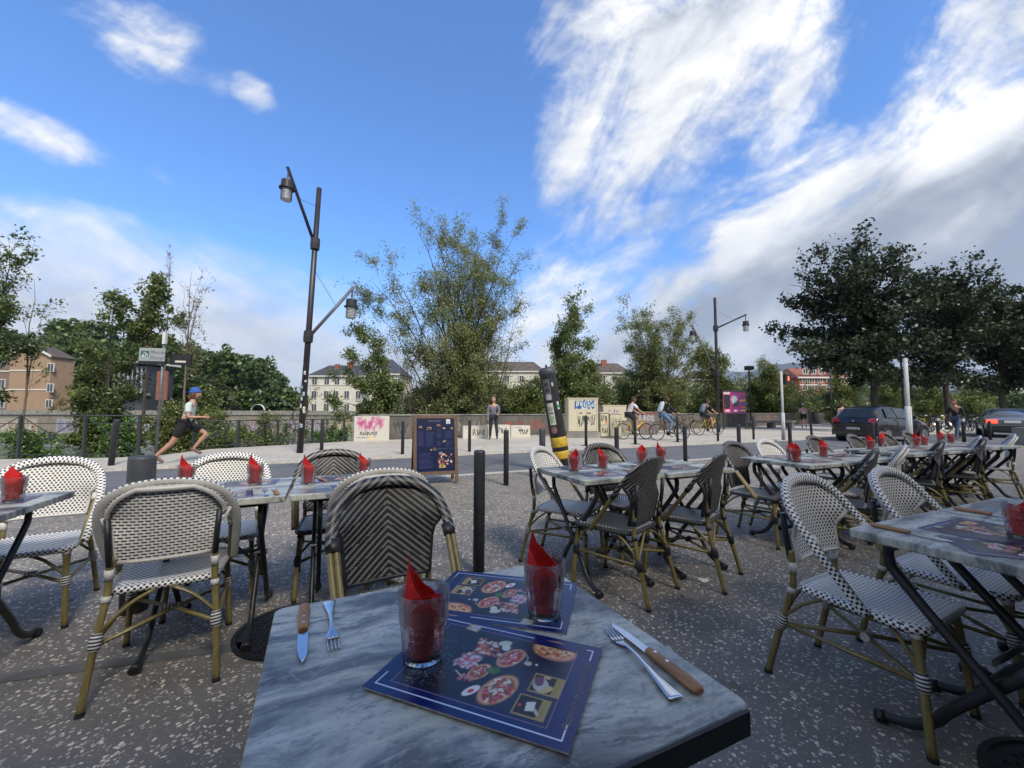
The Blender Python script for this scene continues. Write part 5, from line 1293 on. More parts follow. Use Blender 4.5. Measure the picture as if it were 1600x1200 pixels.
def walltags():
    qo = bpy.data.objects['quay_wall']
    for (px0, px1, seed, tint) in ((690, 722, 3, (.30, .29, .28)), (728, 752, 6, (.24, .23, .23)), (780, 852, 9, (.26, .06, .045)), (868, 884, 4, (.28, .10, .08)), (1204, 1222, 5, (.30, .25, .22)), (610, 640, 8, (.035, .035, .035))):
        def hit(px):
            u_ = (px-800)/640/1.0
            for (x0, y0), (x1, y1) in zip(QP[:-1], QP[1:]):
                t = (u_*y0-x0)/((x1-x0)-u_*(y1-y0))
                if 0 <= t <= 1: return Vector((x0+(x1-x0)*t, y0+(y1-y0)*t))
        a, b = hit(px0), hit(px1)
        if a is None or b is None: continue
        d = (b-a); L = d.length; n = Vector((d.y, -d.x)).normalized(); cv = Canvas(L, .84, 90, (.105, .098, .088)); cv.rng = np.random.RandomState(seed)
        for i in range(60): cv.ell(cv.rng.uniform(0, L), cv.rng.uniform(0, .84), .12, .2, 0, [(.07, .065, .06), (.15, .14, .125)][i % 2], .8, .5)
        if seed == 9:
            for i in range(40): cv.ell(cv.rng.uniform(.1, L-.1), cv.rng.uniform(.25, .6), .14, .07, cv.rng.uniform(0, 3), tint, .7, .5)
        cv.scrib(.1, .15, L-.1, .7, 3, .018, tint, seed, .8)
        cv.build('graffiti', M['paint'], lambda x, y: (a.x-qo.location.x+d.x*x/L+n.x*.128, a.y-qo.location.y+d.y*x/L+n.y*.128, y+.06), qo)
QP = [(-5.95, 15.85), (-2.67, 18.05), (2.6, 20.75), (15.4, 29.6), (31.5, 40.7), (75, 70.1)]
walltags()
def painted(name, label, cat, c, L, H_, rz, cv, mat, dep=.24, group=None):
    o = empty(name, (c[0], c[1], 0), rz); tag(o, label, cat, group); MB().box((0, dep/2, H_/2), (L, dep, H_)).build('body', mat, o)
    cv.build('graffiti', M['paint'], lambda x, y: (x-L/2+(L-cv.w)/2, 0*x-.004, y+(H_-cv.h)/2), o); return o
cv = Canvas(1.30, .93, 120, (.50, .48, .43)); cv.rng = np.random.RandomState(2)
for i in range(34): cv.ell(cv.rng.uniform(.12, 1.15), cv.rng.uniform(.52, .86), .14, .07, cv.rng.uniform(0, 3), (.42, .05, .20), .5, .55)
for i in range(14): x_ = cv.rng.uniform(.15, 1.1); cv.line([(x_, .55), (x_+.01, cv.rng.uniform(.30, .45))], .012, (.40, .06, .2), .7)
cv.scrib(.18, .20, .85, .36, 5, .014, (.02, .02, .03), 4); cv.line([(.1, .14), (.5, .12), (.8, .15)], .01, (.02, .02, .02)); cv.ell(.62, .12, .1, .05, .2, (.7, .5, .05), .5)
painted('graffiti_slab', 'white concrete slab with a magenta splash and a black tag at the wall end', 'slab', (-5.35, 15.75), 1.32, .95, R(34), cv, M['whiteblock'])
for (px0, px1, Y, H_, seed, l_) in ((724, 762, 17.2, .52, 3, 'left white concrete block beside the standing man\'s legs'), (762, 798, 17.5, .56, 5, 'middle white concrete block behind the standing man\'s legs'), (798, 829, 17.9, .52, 8, 'right white concrete block with a black tag')):
    x0, x1 = Wx(px0, Y), Wx(px1, Y); L = (x1-x0)*.99; cv = Canvas(L-.04, H_-.04, 90, (.54, .52, .46)); cv.scrib(.06+L*.3, .1, L-.12, H_-.12, 3, .016, (.03, .03, .03), seed); cv.line([(.05, H_-.1), (L*.5, H_-.09)], .008, (.12, .1, .1))
    painted('concrete_block', l_, 'block', ((x0+x1)/2, Y), L, H_, R(12), cv, M['whiteblock'], .5, 'white concrete blocks before the wall')
# electrical cabinets
M['cabinet'] = plain('beige cabinet', (.52, .48, .36), .6, var=.1, vscale=5)
def cabinet(label, px0, px1, Y, z0, z1, cvf, base=True, dep=.5, group='street cabinets covered in graffiti', m=None):
    x0, x1 = Wx(px0, Y), Wx(px1, Y); w = x1-x0; o = empty('street_cabinet', ((x0+x1)/2, Y, 0), R(6)); tag(o, label, 'cabinet', group); h = z1-z0
    if base: MB().box((0, dep/2, z0/2), (w+.14, dep+.14, z0)).build('plinth', M['concrete'], o)
    MB().box((0, dep/2, z0+h/2), (w, dep, h)).build('housing', m or M['cabinet'], o); MB().box((0, dep/2, z1+.02), (w+.05, dep+.05, .04)).build('lid', m or M['cabinet'], o)
    for s_ in (-1, 1): MB().box((s_*w*.235, -.012, z0+h*.47), (w*.40, .024, h*.74)).build('door', m or M['cabinet'], o)
    cv = Canvas(w*.96, h*.96, 130, (.50, .46, .345)); cvf(cv); cv.build('graffiti', M['paint'], lambda x, y: (x-w*.48, 0*x-.028, y+z0+h*.02), o)
    return o
def cvA(cv):
    cv.frame(.28*cv.w, .06*cv.h, .97*cv.w, .97*cv.h, .012, (.2, .18, .1)); cv.line([(.62*cv.w, .06*cv.h), (.62*cv.w, .70*cv.h)], .008, (.18, .16, .1))
    for i in range(20): cv.ell(cv.rng.uniform(.25, .85)*cv.w, cv.rng.uniform(.72, .94)*cv.h, .09, .07, cv.rng.uniform(0, 3), [(.02, .10, .30), (.03, .22, .5), (.45, .55, .6)][i % 3], .4, .9)
    cv.scrib(.2*cv.w, .70*cv.h, .9*cv.w, .96*cv.h, 5, .03, (.015, .06, .22), 3); cv.scrib(.25*cv.w, .74*cv.h, .9*cv.w, .93*cv.h, 5, .012, (.6, .7, .75), 5)
    cv.rect(.36*cv.w, .55*cv.h, .46*cv.w, .58*cv.h, (.02, .02, .02)); cv.rect(.62*cv.w, .55*cv.h, .76*cv.w, .58*cv.h, (.02, .02, .02)); cv.scrib(.3*cv.w, .14*cv.h, .62*cv.w, .52*cv.h, 3, .018, (.02, .02, .02), 7); cv.scrib(.62*cv.w, .16*cv.h, .95*cv.w, .52*cv.h, 3, .016, (.03, .02, .05), 9)
cabinet('large beige street cabinet with blue and black graffiti on a concrete base', 887, 935, 17.9, .26, 1.70, cvA, dep=.6)
def cvB(cv): cv.frame(.0, .0, cv.w, cv.h, .012, (.08, .07, .06)); cv.line([(0, .5*cv.h), (cv.w, .5*cv.h)], .012, (.05, .05, .05)); cv.scrib(.1*cv.w, .1*cv.h, .9*cv.w, .42*cv.h, 2, .016, (.02, .02, .02), 4); cv.scrib(.1*cv.w, .6*cv.h, .9*cv.w, .92*cv.h, 2, .018, (.03, .03, .03), 5); cv.rect(.55*cv.w, .55*cv.h, .85*cv.w, .72*cv.h, (.5, .14, .08), .8)
def cvC(cv): cv.frame(.0, .0, cv.w, cv.h, .010, (.2, .18, .14)); cv.scrib(.1*cv.w, .3*cv.h, .9*cv.w, .9*cv.h, 3, .012, (.12, .1, .1), 12)
cabinet('narrow tagged meter cabinet right of the large one', 937, 951, 18.0, .03, 1.08, cvB, False, .35)
cabinet('second low tagged cabinet behind the rear wheel of the first cyclist', 952, 971, 18.2, .03, 1.04, cvC, False, .35)
def cvD(cv): cv.scrib(.2*cv.w, .2*cv.h, .7*cv.w, .8*cv.h, 3, .02, (.25, .12, .4), 2)
cabinet('low wide beige box behind the tagged meter cabinets', 941, 979, 19.2, .7, 1.40, cvD, True, .6)
cv = Canvas(1.0, .98, 90, (.16, .14, .14)); cv.scrib(.05, .55, .95, .9, 4, .03, (.35, .33, .36), 5); cv.scrib(.05, .1, .95, .5, 3, .02, (.25, .08, .1), 8); cv.rect(0, .9, 1, .98, (.2, .06, .05))
painted('graffiti_slab', 'dark graffiti slab behind the bicycle wheels', 'slab', (Wx(1010, 20.2), 20.2), 1.3, 1.15, R(20), cv, M['quaywall'])
# bench and poster board
def bench():
    a, b = at(1170, 668, 27.5), at(1238, 666, 29.5); o = empty('concrete_bench', ((a.x+b.x)/2, (a.y+b.y)/2, 0), math.atan2(b.y-a.y, b.x-a.x)); tag(o, 'long concrete bench on thick supports in front of the quay wall', 'bench'); L = math.hypot(b.x-a.x, b.y-a.y)
    MB().box((0, 0, .44), (L, .55, .14)).build('seat', M['concrete'], o)
    for t in (-.44, 0, .44): MB().box((t*L, 0, .18), (.28, .45, .36)).build('support', M['concrete'], o)
bench()
def poster():
    Y = 26.5; x0, x1 = Wx(1127, Y), Wx(1168, Y); o = empty('poster_board', ((x0+x1)/2, Y, 0), R(10)); tag(o, 'poster board on two posts covered with overlapping pink and purple posters', 'poster board'); w = x1-x0; zt, zb = Wz(609, Y), Wz(645, Y)
    for s_ in (-1, 1): MB().box((s_*w*.46, .03, zt/2), (.07, .06, zt)).build('post', M['fence'], o)
    MB().box((0, .03, (zt+zb)/2), (w, .08, zt-zb)).build('panel', M['fence'], o)
    cv = Canvas(w-.06, zt-zb-.06, 120, (.05, .02, .05)); W_, H_ = cv.w, cv.h; r = cv.rng
    cv.rect(0, 0, .36*W_, H_*.95, (.42, .02, .10)); cv.rect(.03, .2*H_, .3*W_, .82*H_, (.02, .015, .03)); cv.rect(.03, .84*H_, .3*W_, .94*H_, (.55, .5, .55)); cv.rect(.08*W_, .05*H_, .28*W_, .15*H_, (.6, .55, .6))
    cv.rect(.37*W_, 0, .70*W_, H_*.93, (.22, .02, .16)); cv.rect(.40*W_, .3*H_, .67*W_, .6*H_, (.02, .02, .03)); cv.ell(.48*W_, .62*H_, .30*W_*.6, .2*H_, .3, (.35, .42, .5), .5); cv.ell(.42*W_, .5*H_, .05, .22, 0, (.5, .5, .55), .5); cv.rect(.46*W_, .06*H_, .62*W_, .14*H_, (.6, .5, .6))
    cv.rect(.71*W_, 0, W_, .94*H_, (.09, .03, .13)); 
    for k in range(6): cv.rect(.73*W_, (.08+k*.15)*H_, .98*W_, (.16+k*.15)*H_, [(.5, .2, .05), (.35, .05, .05), (.06, .05, .2), (.5, .22, .03), (.15, .02, .12), (.3, .03, .05)][k], .85)
    cv.speck(0, 0, W_, H_, 80, .03, [(.4, .1, .15), (.1, .1, .2), (.4, .35, .4), (.02, .02, .03)], .7)
    cv.build('posters', M['print'], lambda x, y: (x-w/2+.03, 0*x-.014, y+zb+.03), o)
poster()
# ------------------------------------------------------------------ bollards
def bproto(r, h, cap=.0): return [(r, 0), (r, h-.02), (r*.98, h-.008), (r*.8, h), (0, h+cap)]
BM = {}
def bollard(x, y, label, r=.042, h=.90, lean=(0, 0), ring=False, plate=False, mat='post', group='thin charcoal bollards along the kerbs'):
    o = empty('bollard', (x, y, 0)); o.rotation_euler = (lean[0], lean[1], 0); tag(o, label, 'bollard', group)
    k = (r, h, mat)
    if k not in BM: BM[k] = MB().lathe(bproto(r, h), n=20).build('post', M[mat], o, smooth=True)
    else: share(BM[k], 'post', o)
    if ring: MB().lathe([(r+.002, h-.20), (r+.004, h-.19), (r+.004, h-.10), (r+.002, h-.09)], n=20).build('white_band', M['whitepole'], o, smooth=True)
    if plate: MB().lathe([(.17, .003), (.17, .010), (r, .014)], n=18).build('base_plate', M['iron'], o)
    return o
for a in ((-.24, 3.08, 'thin bollard standing right behind the foreground table', .0425, .90), (-.09, 6.62, 'thin bollard right of the menu board, near kerb', .042, .88), (1.97, 7.75, 'near kerb bollard behind the left middle table', .042, .88), (3.62, 8.62, 'near kerb bollard above the nearest black backrest', .042, .88),
          (5.15, 9.35, 'near kerb bollard left of the third group of tables', .042, .88), (6.85, 10.15, 'near kerb bollard right of the pedestrian signal pole', .042, .88), (10.3, 11.75, 'near kerb bollard in front of the dark hatchback', .042, .88)): bollard(*a)
bollard(-2.25, 2.52, 'thick grey bollard behind the white slatted chair', .068, .915, mat='post2', group='thick grey bollards')
bollard(.54, 7.30, 'thick short bollard left of the leaning post with yellow bands', .055, .87, mat='post2', group='thick grey bollards')
for i, a in enumerate(((-8.5, 8.78, 'leaning dark bollard on the far kerb in front of the railing', .055, .98, (0, R(4))), (-5.62, 12.2, 'far kerb bollard right of the first street lamp', .05, .92), (-2.95, 11.15, 'far kerb bollard left of the menu board', .045, .90), (-1.22, 11.9, 'far kerb bollard left of the standing man', .045, .91),
        (2.52, 14.0, 'far kerb bollard in front of the large cabinet', .05, 1.02), (4.4, 14.7, 'far kerb bollard behind the first cyclist on a base plate', .05, 1.04), (6.35, 15.8, 'far kerb bollard right of the woman cyclist', .045, .98), (8.1, 16.2, 'far kerb bollard in front of the second street lamp', .045, .97),
        (10.15, 17.3, 'far kerb bollard left of the bench', .045, .97), (14.05, 19.3, 'tall far kerb bollard by the runner in pink', .05, 1.3, (R(0), R(-3))))):
    bollard(a[0], a[1], a[2], a[3], a[4], a[5] if len(a) > 5 else (0, 0), plate=i in (4, 5, 6), group='far kerb bollards')
for a in ((17.6, 17.0, 'bollard with a white band behind the white pole', .055, 1.0), (17.55, 16.0, 'bollard with a white band right of the man in black', .055, 1.0), (20.2, 17.4, 'bollard in front of the silver car light', .055, .8)): bollard(*a, ring='white' in a[2])
# the fat leaning post
def fatpost():
    o = empty('leaning_post', (1.06, 8.45, 0)); o.rotation_euler = (0, R(-9.5), 0); tag(o, 'fat grey leaning post covered with stickers, yellow bands at its foot', 'post'); r = .165
    MB().lathe([(r, 0), (r, 1.93), (r+.012, 1.94), (r+.012, 2.04), (r*.9, 2.09), (r*.5, 2.11), (0, 2.115)], n=28).build('shaft', M['post2'], o, smooth=True)
    MB().lathe([(.02, 0), (.025, .03), (.01, .06), (0, .065)], c=(.0, 0, 2.11), n=10).build('lifting_eye', M['iron'], o)
    for z0, z1 in ((.22, .38), (.46, .66)): MB().lathe([(r+.002, z0), (r+.007, z0+.01), (r+.007, z1-.01), (r+.002, z1)], n=28).build('yellow_band', M['yellow'], o, smooth=True)
    def stick(th0, th1, z0, z1, cvf, nx=40):
        rr = r+.003; cv = Canvas((th1-th0)*rr, z1-z0, nx, (.5, .5, .46)); cvf(cv); cv.build('sticker', M['print'], lambda x, y: (rr*np.cos(th0+x/rr), rr*np.sin(th0+x/rr), z0+y), o)
    f_ = R(-97)
    def s1(cv): cv.rect(0, 0, 9, 9, (.50, .50, .42)); cv.rect(.02, .5*cv.h, cv.w-.02, .58*cv.h, (.1, .15, .2)); cv.rect(.02, .1*cv.h, cv.w-.02, .4*cv.h, (.25, .4, .25)); cv.scrib(.02, .62*cv.h, cv.w-.02, .85*cv.h, 2, .006, (.1, .1, .1), 3)
    stick(f_-.75, f_+.05, .92, 1.37, s1, 50)
    def s2_(cv): cv.rect(0, 0, 9, 9, (.06, .065, .075)); cv.ell(cv.w/2, cv.h/2, .065, .065, 0, (.45, .10, .10), .1); cv.ell(cv.w/2, cv.h/2, .052, .052, 0, (.12, .13, .14), .1); cv.rect(cv.w*.3, cv.h*.42, cv.w*.75, cv.h*.58, (.45, .12, .12))
    stick(f_-.75, f_+.05, .74, .90, s2_, 40)
    def s3(cv): cv.rect(0, 0, 9, 9, (.10, .11, .12)); cv.ell(cv.w*.45, cv.h*.75, .045, .045, 0, (.03, .03, .035)); cv.ell(cv.w*.5, cv.h*.48, .05, .05, 0, (.04, .04, .04)); cv.ell(cv.w*.5, cv.h*.2, .07, .05, 0, (.35, .35, .36)); cv.rect(.02, .02, cv.w-.02, .07, (.4, .4, .4))
    stick(f_-.8, f_+.1, 1.42, 1.86, s3, 50)
    def s4(cv): cv.rect(0, 0, 9, 9, (.45, .5, .47)); cv.ell(cv.w/2, cv.h*.4, .03, .04, 0, (.05, .25, .2))
    stick(f_+.55, f_+.85, 1.22, 1.38, s4, 30)
    def s5(cv): cv.rect(0, 0, 9, 9, (.42, .42, .42))
    stick(f_+.28, f_+.5, 1.70, 1.78, s5, 12)
fatpost()
tag(MB().box((0, 0, .30), (2.4, .6, .6)).build('concrete_barrier', M['concrete'], loc=(20.1, 15.5, 0), rz=R(12)), 'plain pale concrete barrier at the right edge below the silver car', 'barrier')
# ------------------------------------------------------------------ street lamps
def lantern(parent, p, s=1.0, name='lantern'):
    l_ = MB().lathe([(.02, .30), (.03, .26), (.15, .25), (.155, .05), (.20, .045), (.20, .015), (.14, .0)], c=p, n=20).build(name, M['lampmetal'], parent, smooth=False)
    MB().lathe([(.13, -.30), (.13, 0)], c=p, n=20).build('lamp_glass', M['louvre'], l_)
    for k in range(7): MB().lathe([(.115, -.285+k*.042), (.142, -.29+k*.042), (.142, -.278+k*.042), (.115, -.272+k*.042)], c=p, n=18).build('louvre_ring', M['lampmetal'], l_)
    MB().tube([(p[0], p[1], p[2]+.28), (p[0], p[1], p[2]+.62)], .02, 6).build('hanger', M['lampmetal'], l_)
def lamp(label, x, y, H_, arms, r=.085, rz=0.0, lean=0.0):
    o = empty('street_lamp', (x, y, 0), rz); tag(o, label, 'street lamp', 'street lamps with slanting arms'); o.rotation_euler = (0, lean, rz)
    MB().tube([(0, 0, 0), (0, 0, H_*.5), (0, 0, H_)], [r, r*.9, r*.8], 12).build('pole', M['lampmetal'], o, smooth=True)
    for i, (z0, dx, dy, z1, wy) in enumerate(arms):
        d = Vector((dx, dy, z1-z0)); e = Vector((dx, dy, z1))
        a_ = MB().tube([(dx*.02, dy*.02, z0), e], .045, 8).build('arm', M['lampgrey'] if i else M['lampmetal'], o, smooth=True)
        MB().lathe([(r*1.4, -.16), (r*1.5, 0), (r*1.4, .16)], c=(0, 0, z0), n=12).build('arm_collar', M['lampmetal'], a_)
        MB().tube([(0, 0, wy), (dx*.6, dy*.6, z0+(z1-z0)*.6)], .006, 4).build('stay_wire', M['lampmetal'], a_)
        lantern(o, (dx*.97, dy*.97, z1-.62-.02))
def zz(py, Y): return Wz(py, Y)
lamp('tall street lamp with two lanterns, left of the menu board', -5.85, 11.4, 7.55, [(zz(382, 11.4), -.66, -.5, 7.85, 7.0), (zz(527, 11.4), .98, .5, zz(447, 11.9), zz(420, 11.4))], lean=R(2.2))
def lampstickers():
    o = [q for q in bpy.data.objects if q.name.startswith('street_lamp')][0]; rs = np.random.RandomState(5)
    for i in range(14):
        z = rs.uniform(.7, 2.5); th = R(-100)+rs.uniform(-.9, .9); rr = .087; h_ = rs.uniform(.05, .12); w_ = rs.uniform(.4, .8); cv = Canvas(w_*rr, h_, 12, [(.55, .56, .56), (.4, .5, .6), (.6, .6, .5), (.25, .3, .35)][i % 4]); cv.rect(.01, h_*.3, w_*rr-.01, h_*.55, (.1, .12, .2), .8)
        cv.build('sticker', M['print'], lambda x, y: (rr*np.cos(th+x/rr), rr*np.sin(th+x/rr), z+y), o)
lampstickers()
lamp('second street lamp behind the cyclists with its arm to the right', 11.35, 22.6, 7.5, [(zz(512, 22.6), 1.85, .2, zz(489, 22.6), 6.8), (zz(582, 22.6), -1.25, .2, zz(505, 22.6), zz(560, 22.6))], r=.09)
lamp('third street lamp half hidden by the dense trees', Wx(1411, 33), 33, 7.4, [(zz(600, 33), -1.3, .2, zz(560, 33), 5.5)], r=.09)
lamp('small far street lamp near the right edge, left of the pale house', Wx(1535, 60), 60, zz(590, 60), [(zz(592, 60), .9, 0, zz(590, 60)+.3, zz(588, 60))], r=.09)
def polething(label, x, y, H_, r, mat, extra=None, lower=None):
    o = empty('pole', (x, y, 0)); tag(o, label, 'pole'); MB().tube([(0, 0, 0), (0, 0, H_)], r, 14).build('shaft', M[mat], o, smooth=True)
    if lower: MB().tube([(0, 0, .001), (0, 0, lower)], r*1.5, 14).build('sleeve', M[mat], o, smooth=True)
    return o
sp = polething('white pole carrying the red pedestrian signal', Wx(1222, 16.9), 16.9, zz(579, 16.9), .046, 'whitepole', lower=1.12)
MB().box((.24, 0, zz(592, 16.9)), (.24, .2, .42)).build('signal_box', M['black'], sp); 
rm, rnt, rb = newmat('red signal'); rb.inputs['Emission Color'].default_value = (1, .12, .05, 1); rb.inputs['Emission Strength'].default_value = 2.2; rb.inputs['Base Color'].default_value = (.5, .05, .03, 1)
fg = MB(); fg.box((.23, -.105, zz(592, 16.9)+.02), (.035, .01, .14)); fg.box((.23, -.105, zz(592, 16.9)+.115), (.04, .01, .035)); fg.build('red_man', rm, sp)
polething('white pole standing right behind the long row of tables', 12.55, 13.0, zz(558, 13), .055, 'whitepole', lower=1.35)
pc = polething('thin dark pole with a small box on top, behind the poster board', Wx(1172, 30), 30, zz(575, 30), .05, 'lampmetal'); MB().box((0, 0, zz(574, 30)), (.55, .3, .3)).build('camera_box', M['lampmetal'], pc)
polething('thin dark pole left of the hatchback', Wx(1299, 21), 21, zz(575, 21), .04, 'lampmetal')
# direction sign
def sign():
    Y = 10.0; x = Wx(248.5, Y); H_ = zz(520, Y); o = empty('direction_sign', (x, Y, 0)); o.rotation_euler = (0, R(1.2), 0); tag(o, 'direction sign with a white Musée plate and a dark plate on a grey pole', 'sign')
    M['greypole'] = plain('dull grey pole', (.15, .16, .17), .5, .4, var=.25, vscale=8); MB().tube([(0, 0, 0), (0, 0, H_)], .032, 12).build('pole', M['greypole'], o, smooth=True)
    z1 = (zz(546, Y)+zz(571, Y))/2; ppm = 640/Y
    dark = MB().box((-.02-.19*1.0, -.05, zz(562, Y)), (.66*1.0, .05, .30)).build('dark_plate', M['black'], o)
    MB().box((.42, .03, zz(562.5, Y)), (.50, .05, .27)).build('dark_plate', M['black'], o)
    MB().box((.43, -.001, zz(566, Y)), (.26, .008, .045)).build('white_mark', M['wframe'], o)
    cv = Canvas(.64, .32, 110, (.30, .33, .335)); cv.frame(.0, .0, .64, .32, .008, (.3, .32, .33)); cv.rect(.045, .075, .245, .245, (.012, .10, .075)); cv.poly([(.06, .10), (.14, .10), (.12, .15), (.09, .17)], (.5, .52, .52)); cv.line([(.16, .12), (.17, .19), (.21, .14)], .012, (.5, .52, .52)); cv.line([(.11, .19), (.14, .21)], .01, (.5, .52, .52)); cv.line([(.06, .095), (.23, .095)], .008, (.5, .52, .52))
    z0 = zz(556.5, Y)-.16; cv.build('white_plate', M['print'], lambda x_, y_: (x_-.53, 0*x_-.08, z0+y_), o)
    ink = plain('sign ink', (.10, .12, .14), .6, var=0)
    for t_, dz_ in (('Musée', .175), ('Dauph', .045)): text_mesh('lettering', t_, .125, ink, o, Matrix.Translation((-.265, -.084, z0+dz_))@Matrix.Rotation(R(90), 4, 'X'), shear=.3, spacing=1.25)
    MB().box((.02, -.02, zz(530, Y)), (.07, .07, .30)).build('junction_box', M['louvre'], o)
sign()
# ------------------------------------------------------------------ menu board on the terrace
def aboard():
    o = empty('menu_board', (-1.27, 6.82, 0)); tag(o, 'wooden A-shaped menu board with a dark blue price list', 'menu board'); o.rotation_euler = (0, 0, R(20)); w, h = .72, 1.10
    til = R(9); 
    for sgn, nm in ((-1, 'front'), (1, 'rear')):
        rot = Matrix.Rotation(sgn*til, 4, 'X'); T_ = Matrix.Translation((0, sgn*.18, 0))@rot
        def bb(c, d, n_, m_='boardwood'):
            mb = MB().box(c, d); mb.v = [tuple(T_@Vector(v)) for v in mb.v]; return mb.build(n_, M[m_], o)
        for s_ in (-1, 1): bb((s_*(w/2-.025), 0, h/2+.02), (.05, .028, h), 'side_rail')
        bb((0, 0, h-.005), (w-.1, .027, .055), 'top_rail'); bb((0, 0, .185), (w-.1, .027, .05), 'bottom_rail'); bb((0, 0, .64), (w-.1, .012, .86), 'panel', 'menu_blue')
        if sgn < 0:
            cv = Canvas(.64, .80, 190, (.005, .011, .045)); W_, H_ = cv.w, cv.h; r = cv.rng
            for k in range(6): cv.rect(.20+.035*k, .755, .225+.035*k, .775, (.09, .10, .16))
            def lines(x0, x1, y0, y1, n):
                for k in range(n):
                    y = y0+(y1-y0)*k/n; cv.rect(x0, y, x0+(x1-x0)*r.uniform(.7, 1), y+.005, (.05, .06, .16), .8)
            for (a, b, c_, d_, n_) in ((.03, .13, .38, .62, 16), (.15, .30, .38, .60, 14), (.34, .42, .50, .64, 8), (.48, .61, .50, .62, 8), (.34, .42, .30, .46, 8), (.48, .6, .36, .46, 5), (.04, .28, .05, .28, 14)): lines(a, b, c_, d_, n_)
            for (x_, y_, w_, h_) in ((.04, .66, .05, .025), (.145, .62, .11, .05), (.34, .68, .06, .03), (.44, .64, .04, .02), (.58, .64, .03, .02), (.21, .31, .11, .04), (.44, .43, .05, .03)):
                cv.speck(x_, y_, x_+w_, y_+h_, 12, .010, [(.45, .30, .10), (.5, .42, .3), (.3, .15, .05)], .9)
            cv.rect(.34, .04, .61, .30, (.012, .014, .04)); cv.line([(.34, .335), (.62, .34)], .002, (.10, .12, .22)); cv.speck(.37, .10, .59, .26, 46, .017, [(.55, .42, .32), (.4, .1, .06), (.6, .5, .45), (.2, .06, .04)], .9); cv.ell(.40, .27, .04, .02, 0, (.18, .24, .34), .5); cv.rect(.37, .045, .48, .085, (.38, .30, .10)); cv.ell(.42, .065, .02, .012, 0, (.1, .08, .05))
            cv.rect(.50, .72, .57, .79, (.52, .54, .55)); cv.rect(.52, .745, .55, .755, (.2, .2, .22)); cv.rect(.515, .73, .555, .736, (.2, .2, .22))
            cv.build('price_list', M['print'], lambda x, y: tuple((lambda P_: (P_[0], P_[1], P_[2]))(np.array([[T_[i][0], T_[i][1], T_[i][2]] for i in range(3)])@np.stack([(x.ravel()-W_/2)*(w-.1)/W_, 0*x.ravel()-.0085, y.ravel()*1.06+.215]) + np.array([[T_[i][3]] for i in range(3)]))[i_].reshape(x.shape) for i_ in range(3)), o)
    MB().tube([(-.30, -.10, .25), (-.30, .10, .25)], .004, 4).build('stay', M['iron'], o)
aboard()
# ------------------------------------------------------------------ people
def skin_mesh(chains, level=2):
    """chains: list of (nodes {name:(co,r)}, edges, root). Each is skinned and the results are joined."""
    V, F = [], []
    for nodes, edges, root in chains:
        names = list(nodes); me = bpy.data.meshes.new('tmp'); me.from_pydata([nodes[n][0] for n in names], [(names.index(a), names.index(b)) for a, b in edges], [])
        o = bpy.data.objects.new('tmp', me); C.objects.link(o); md = o.modifiers.new('s', 'SKIN'); md.use_smooth_shade = True; md.branch_smoothing = .6
        for i, n in enumerate(names):
            r_ = nodes[n][1]; me.skin_vertices[0].data[i].radius = r_ if isinstance(r_, tuple) else (r_, r_); me.skin_vertices[0].data[i].use_root = (n == root)
        sb = o.modifiers.new('d', 'SUBSURF'); sb.levels = level; sb.render_levels = level
        dg = bpy.context.evaluated_depsgraph_get(); dg.update(); m2 = bpy.data.meshes.new_from_object(o.evaluated_get(dg)); off = len(V)
        V += [tuple(v.co) for v in m2.vertices]; F += [tuple(off+i for i in p.vertices) for p in m2.polygons]
        bpy.data.objects.remove(o); bpy.data.meshes.remove(m2)
    return V, F
def obj_from(name, V, F, mat, parent):
    me = bpy.data.meshes.new(name); me.from_pydata(V, [], F); me.materials.append(mat); me.polygons.foreach_set('use_smooth', [True]*len(F)); me.update(); return npobj(name, me, parent)
M['skin'] = plain('skin', (.46, .25, .17), .6, var=.08, vscale=10)
def cloth(name, col, v=.15): 
    if name not in M: M[name] = plain(name, col, .85, var=v, vscale=14, bmp=.2)
    return M[name]
def sag(a, l): return Vector((sin(R(a))*l, 0, -cos(R(a))*l))      # a: degrees forward from hanging straight down; body faces +x
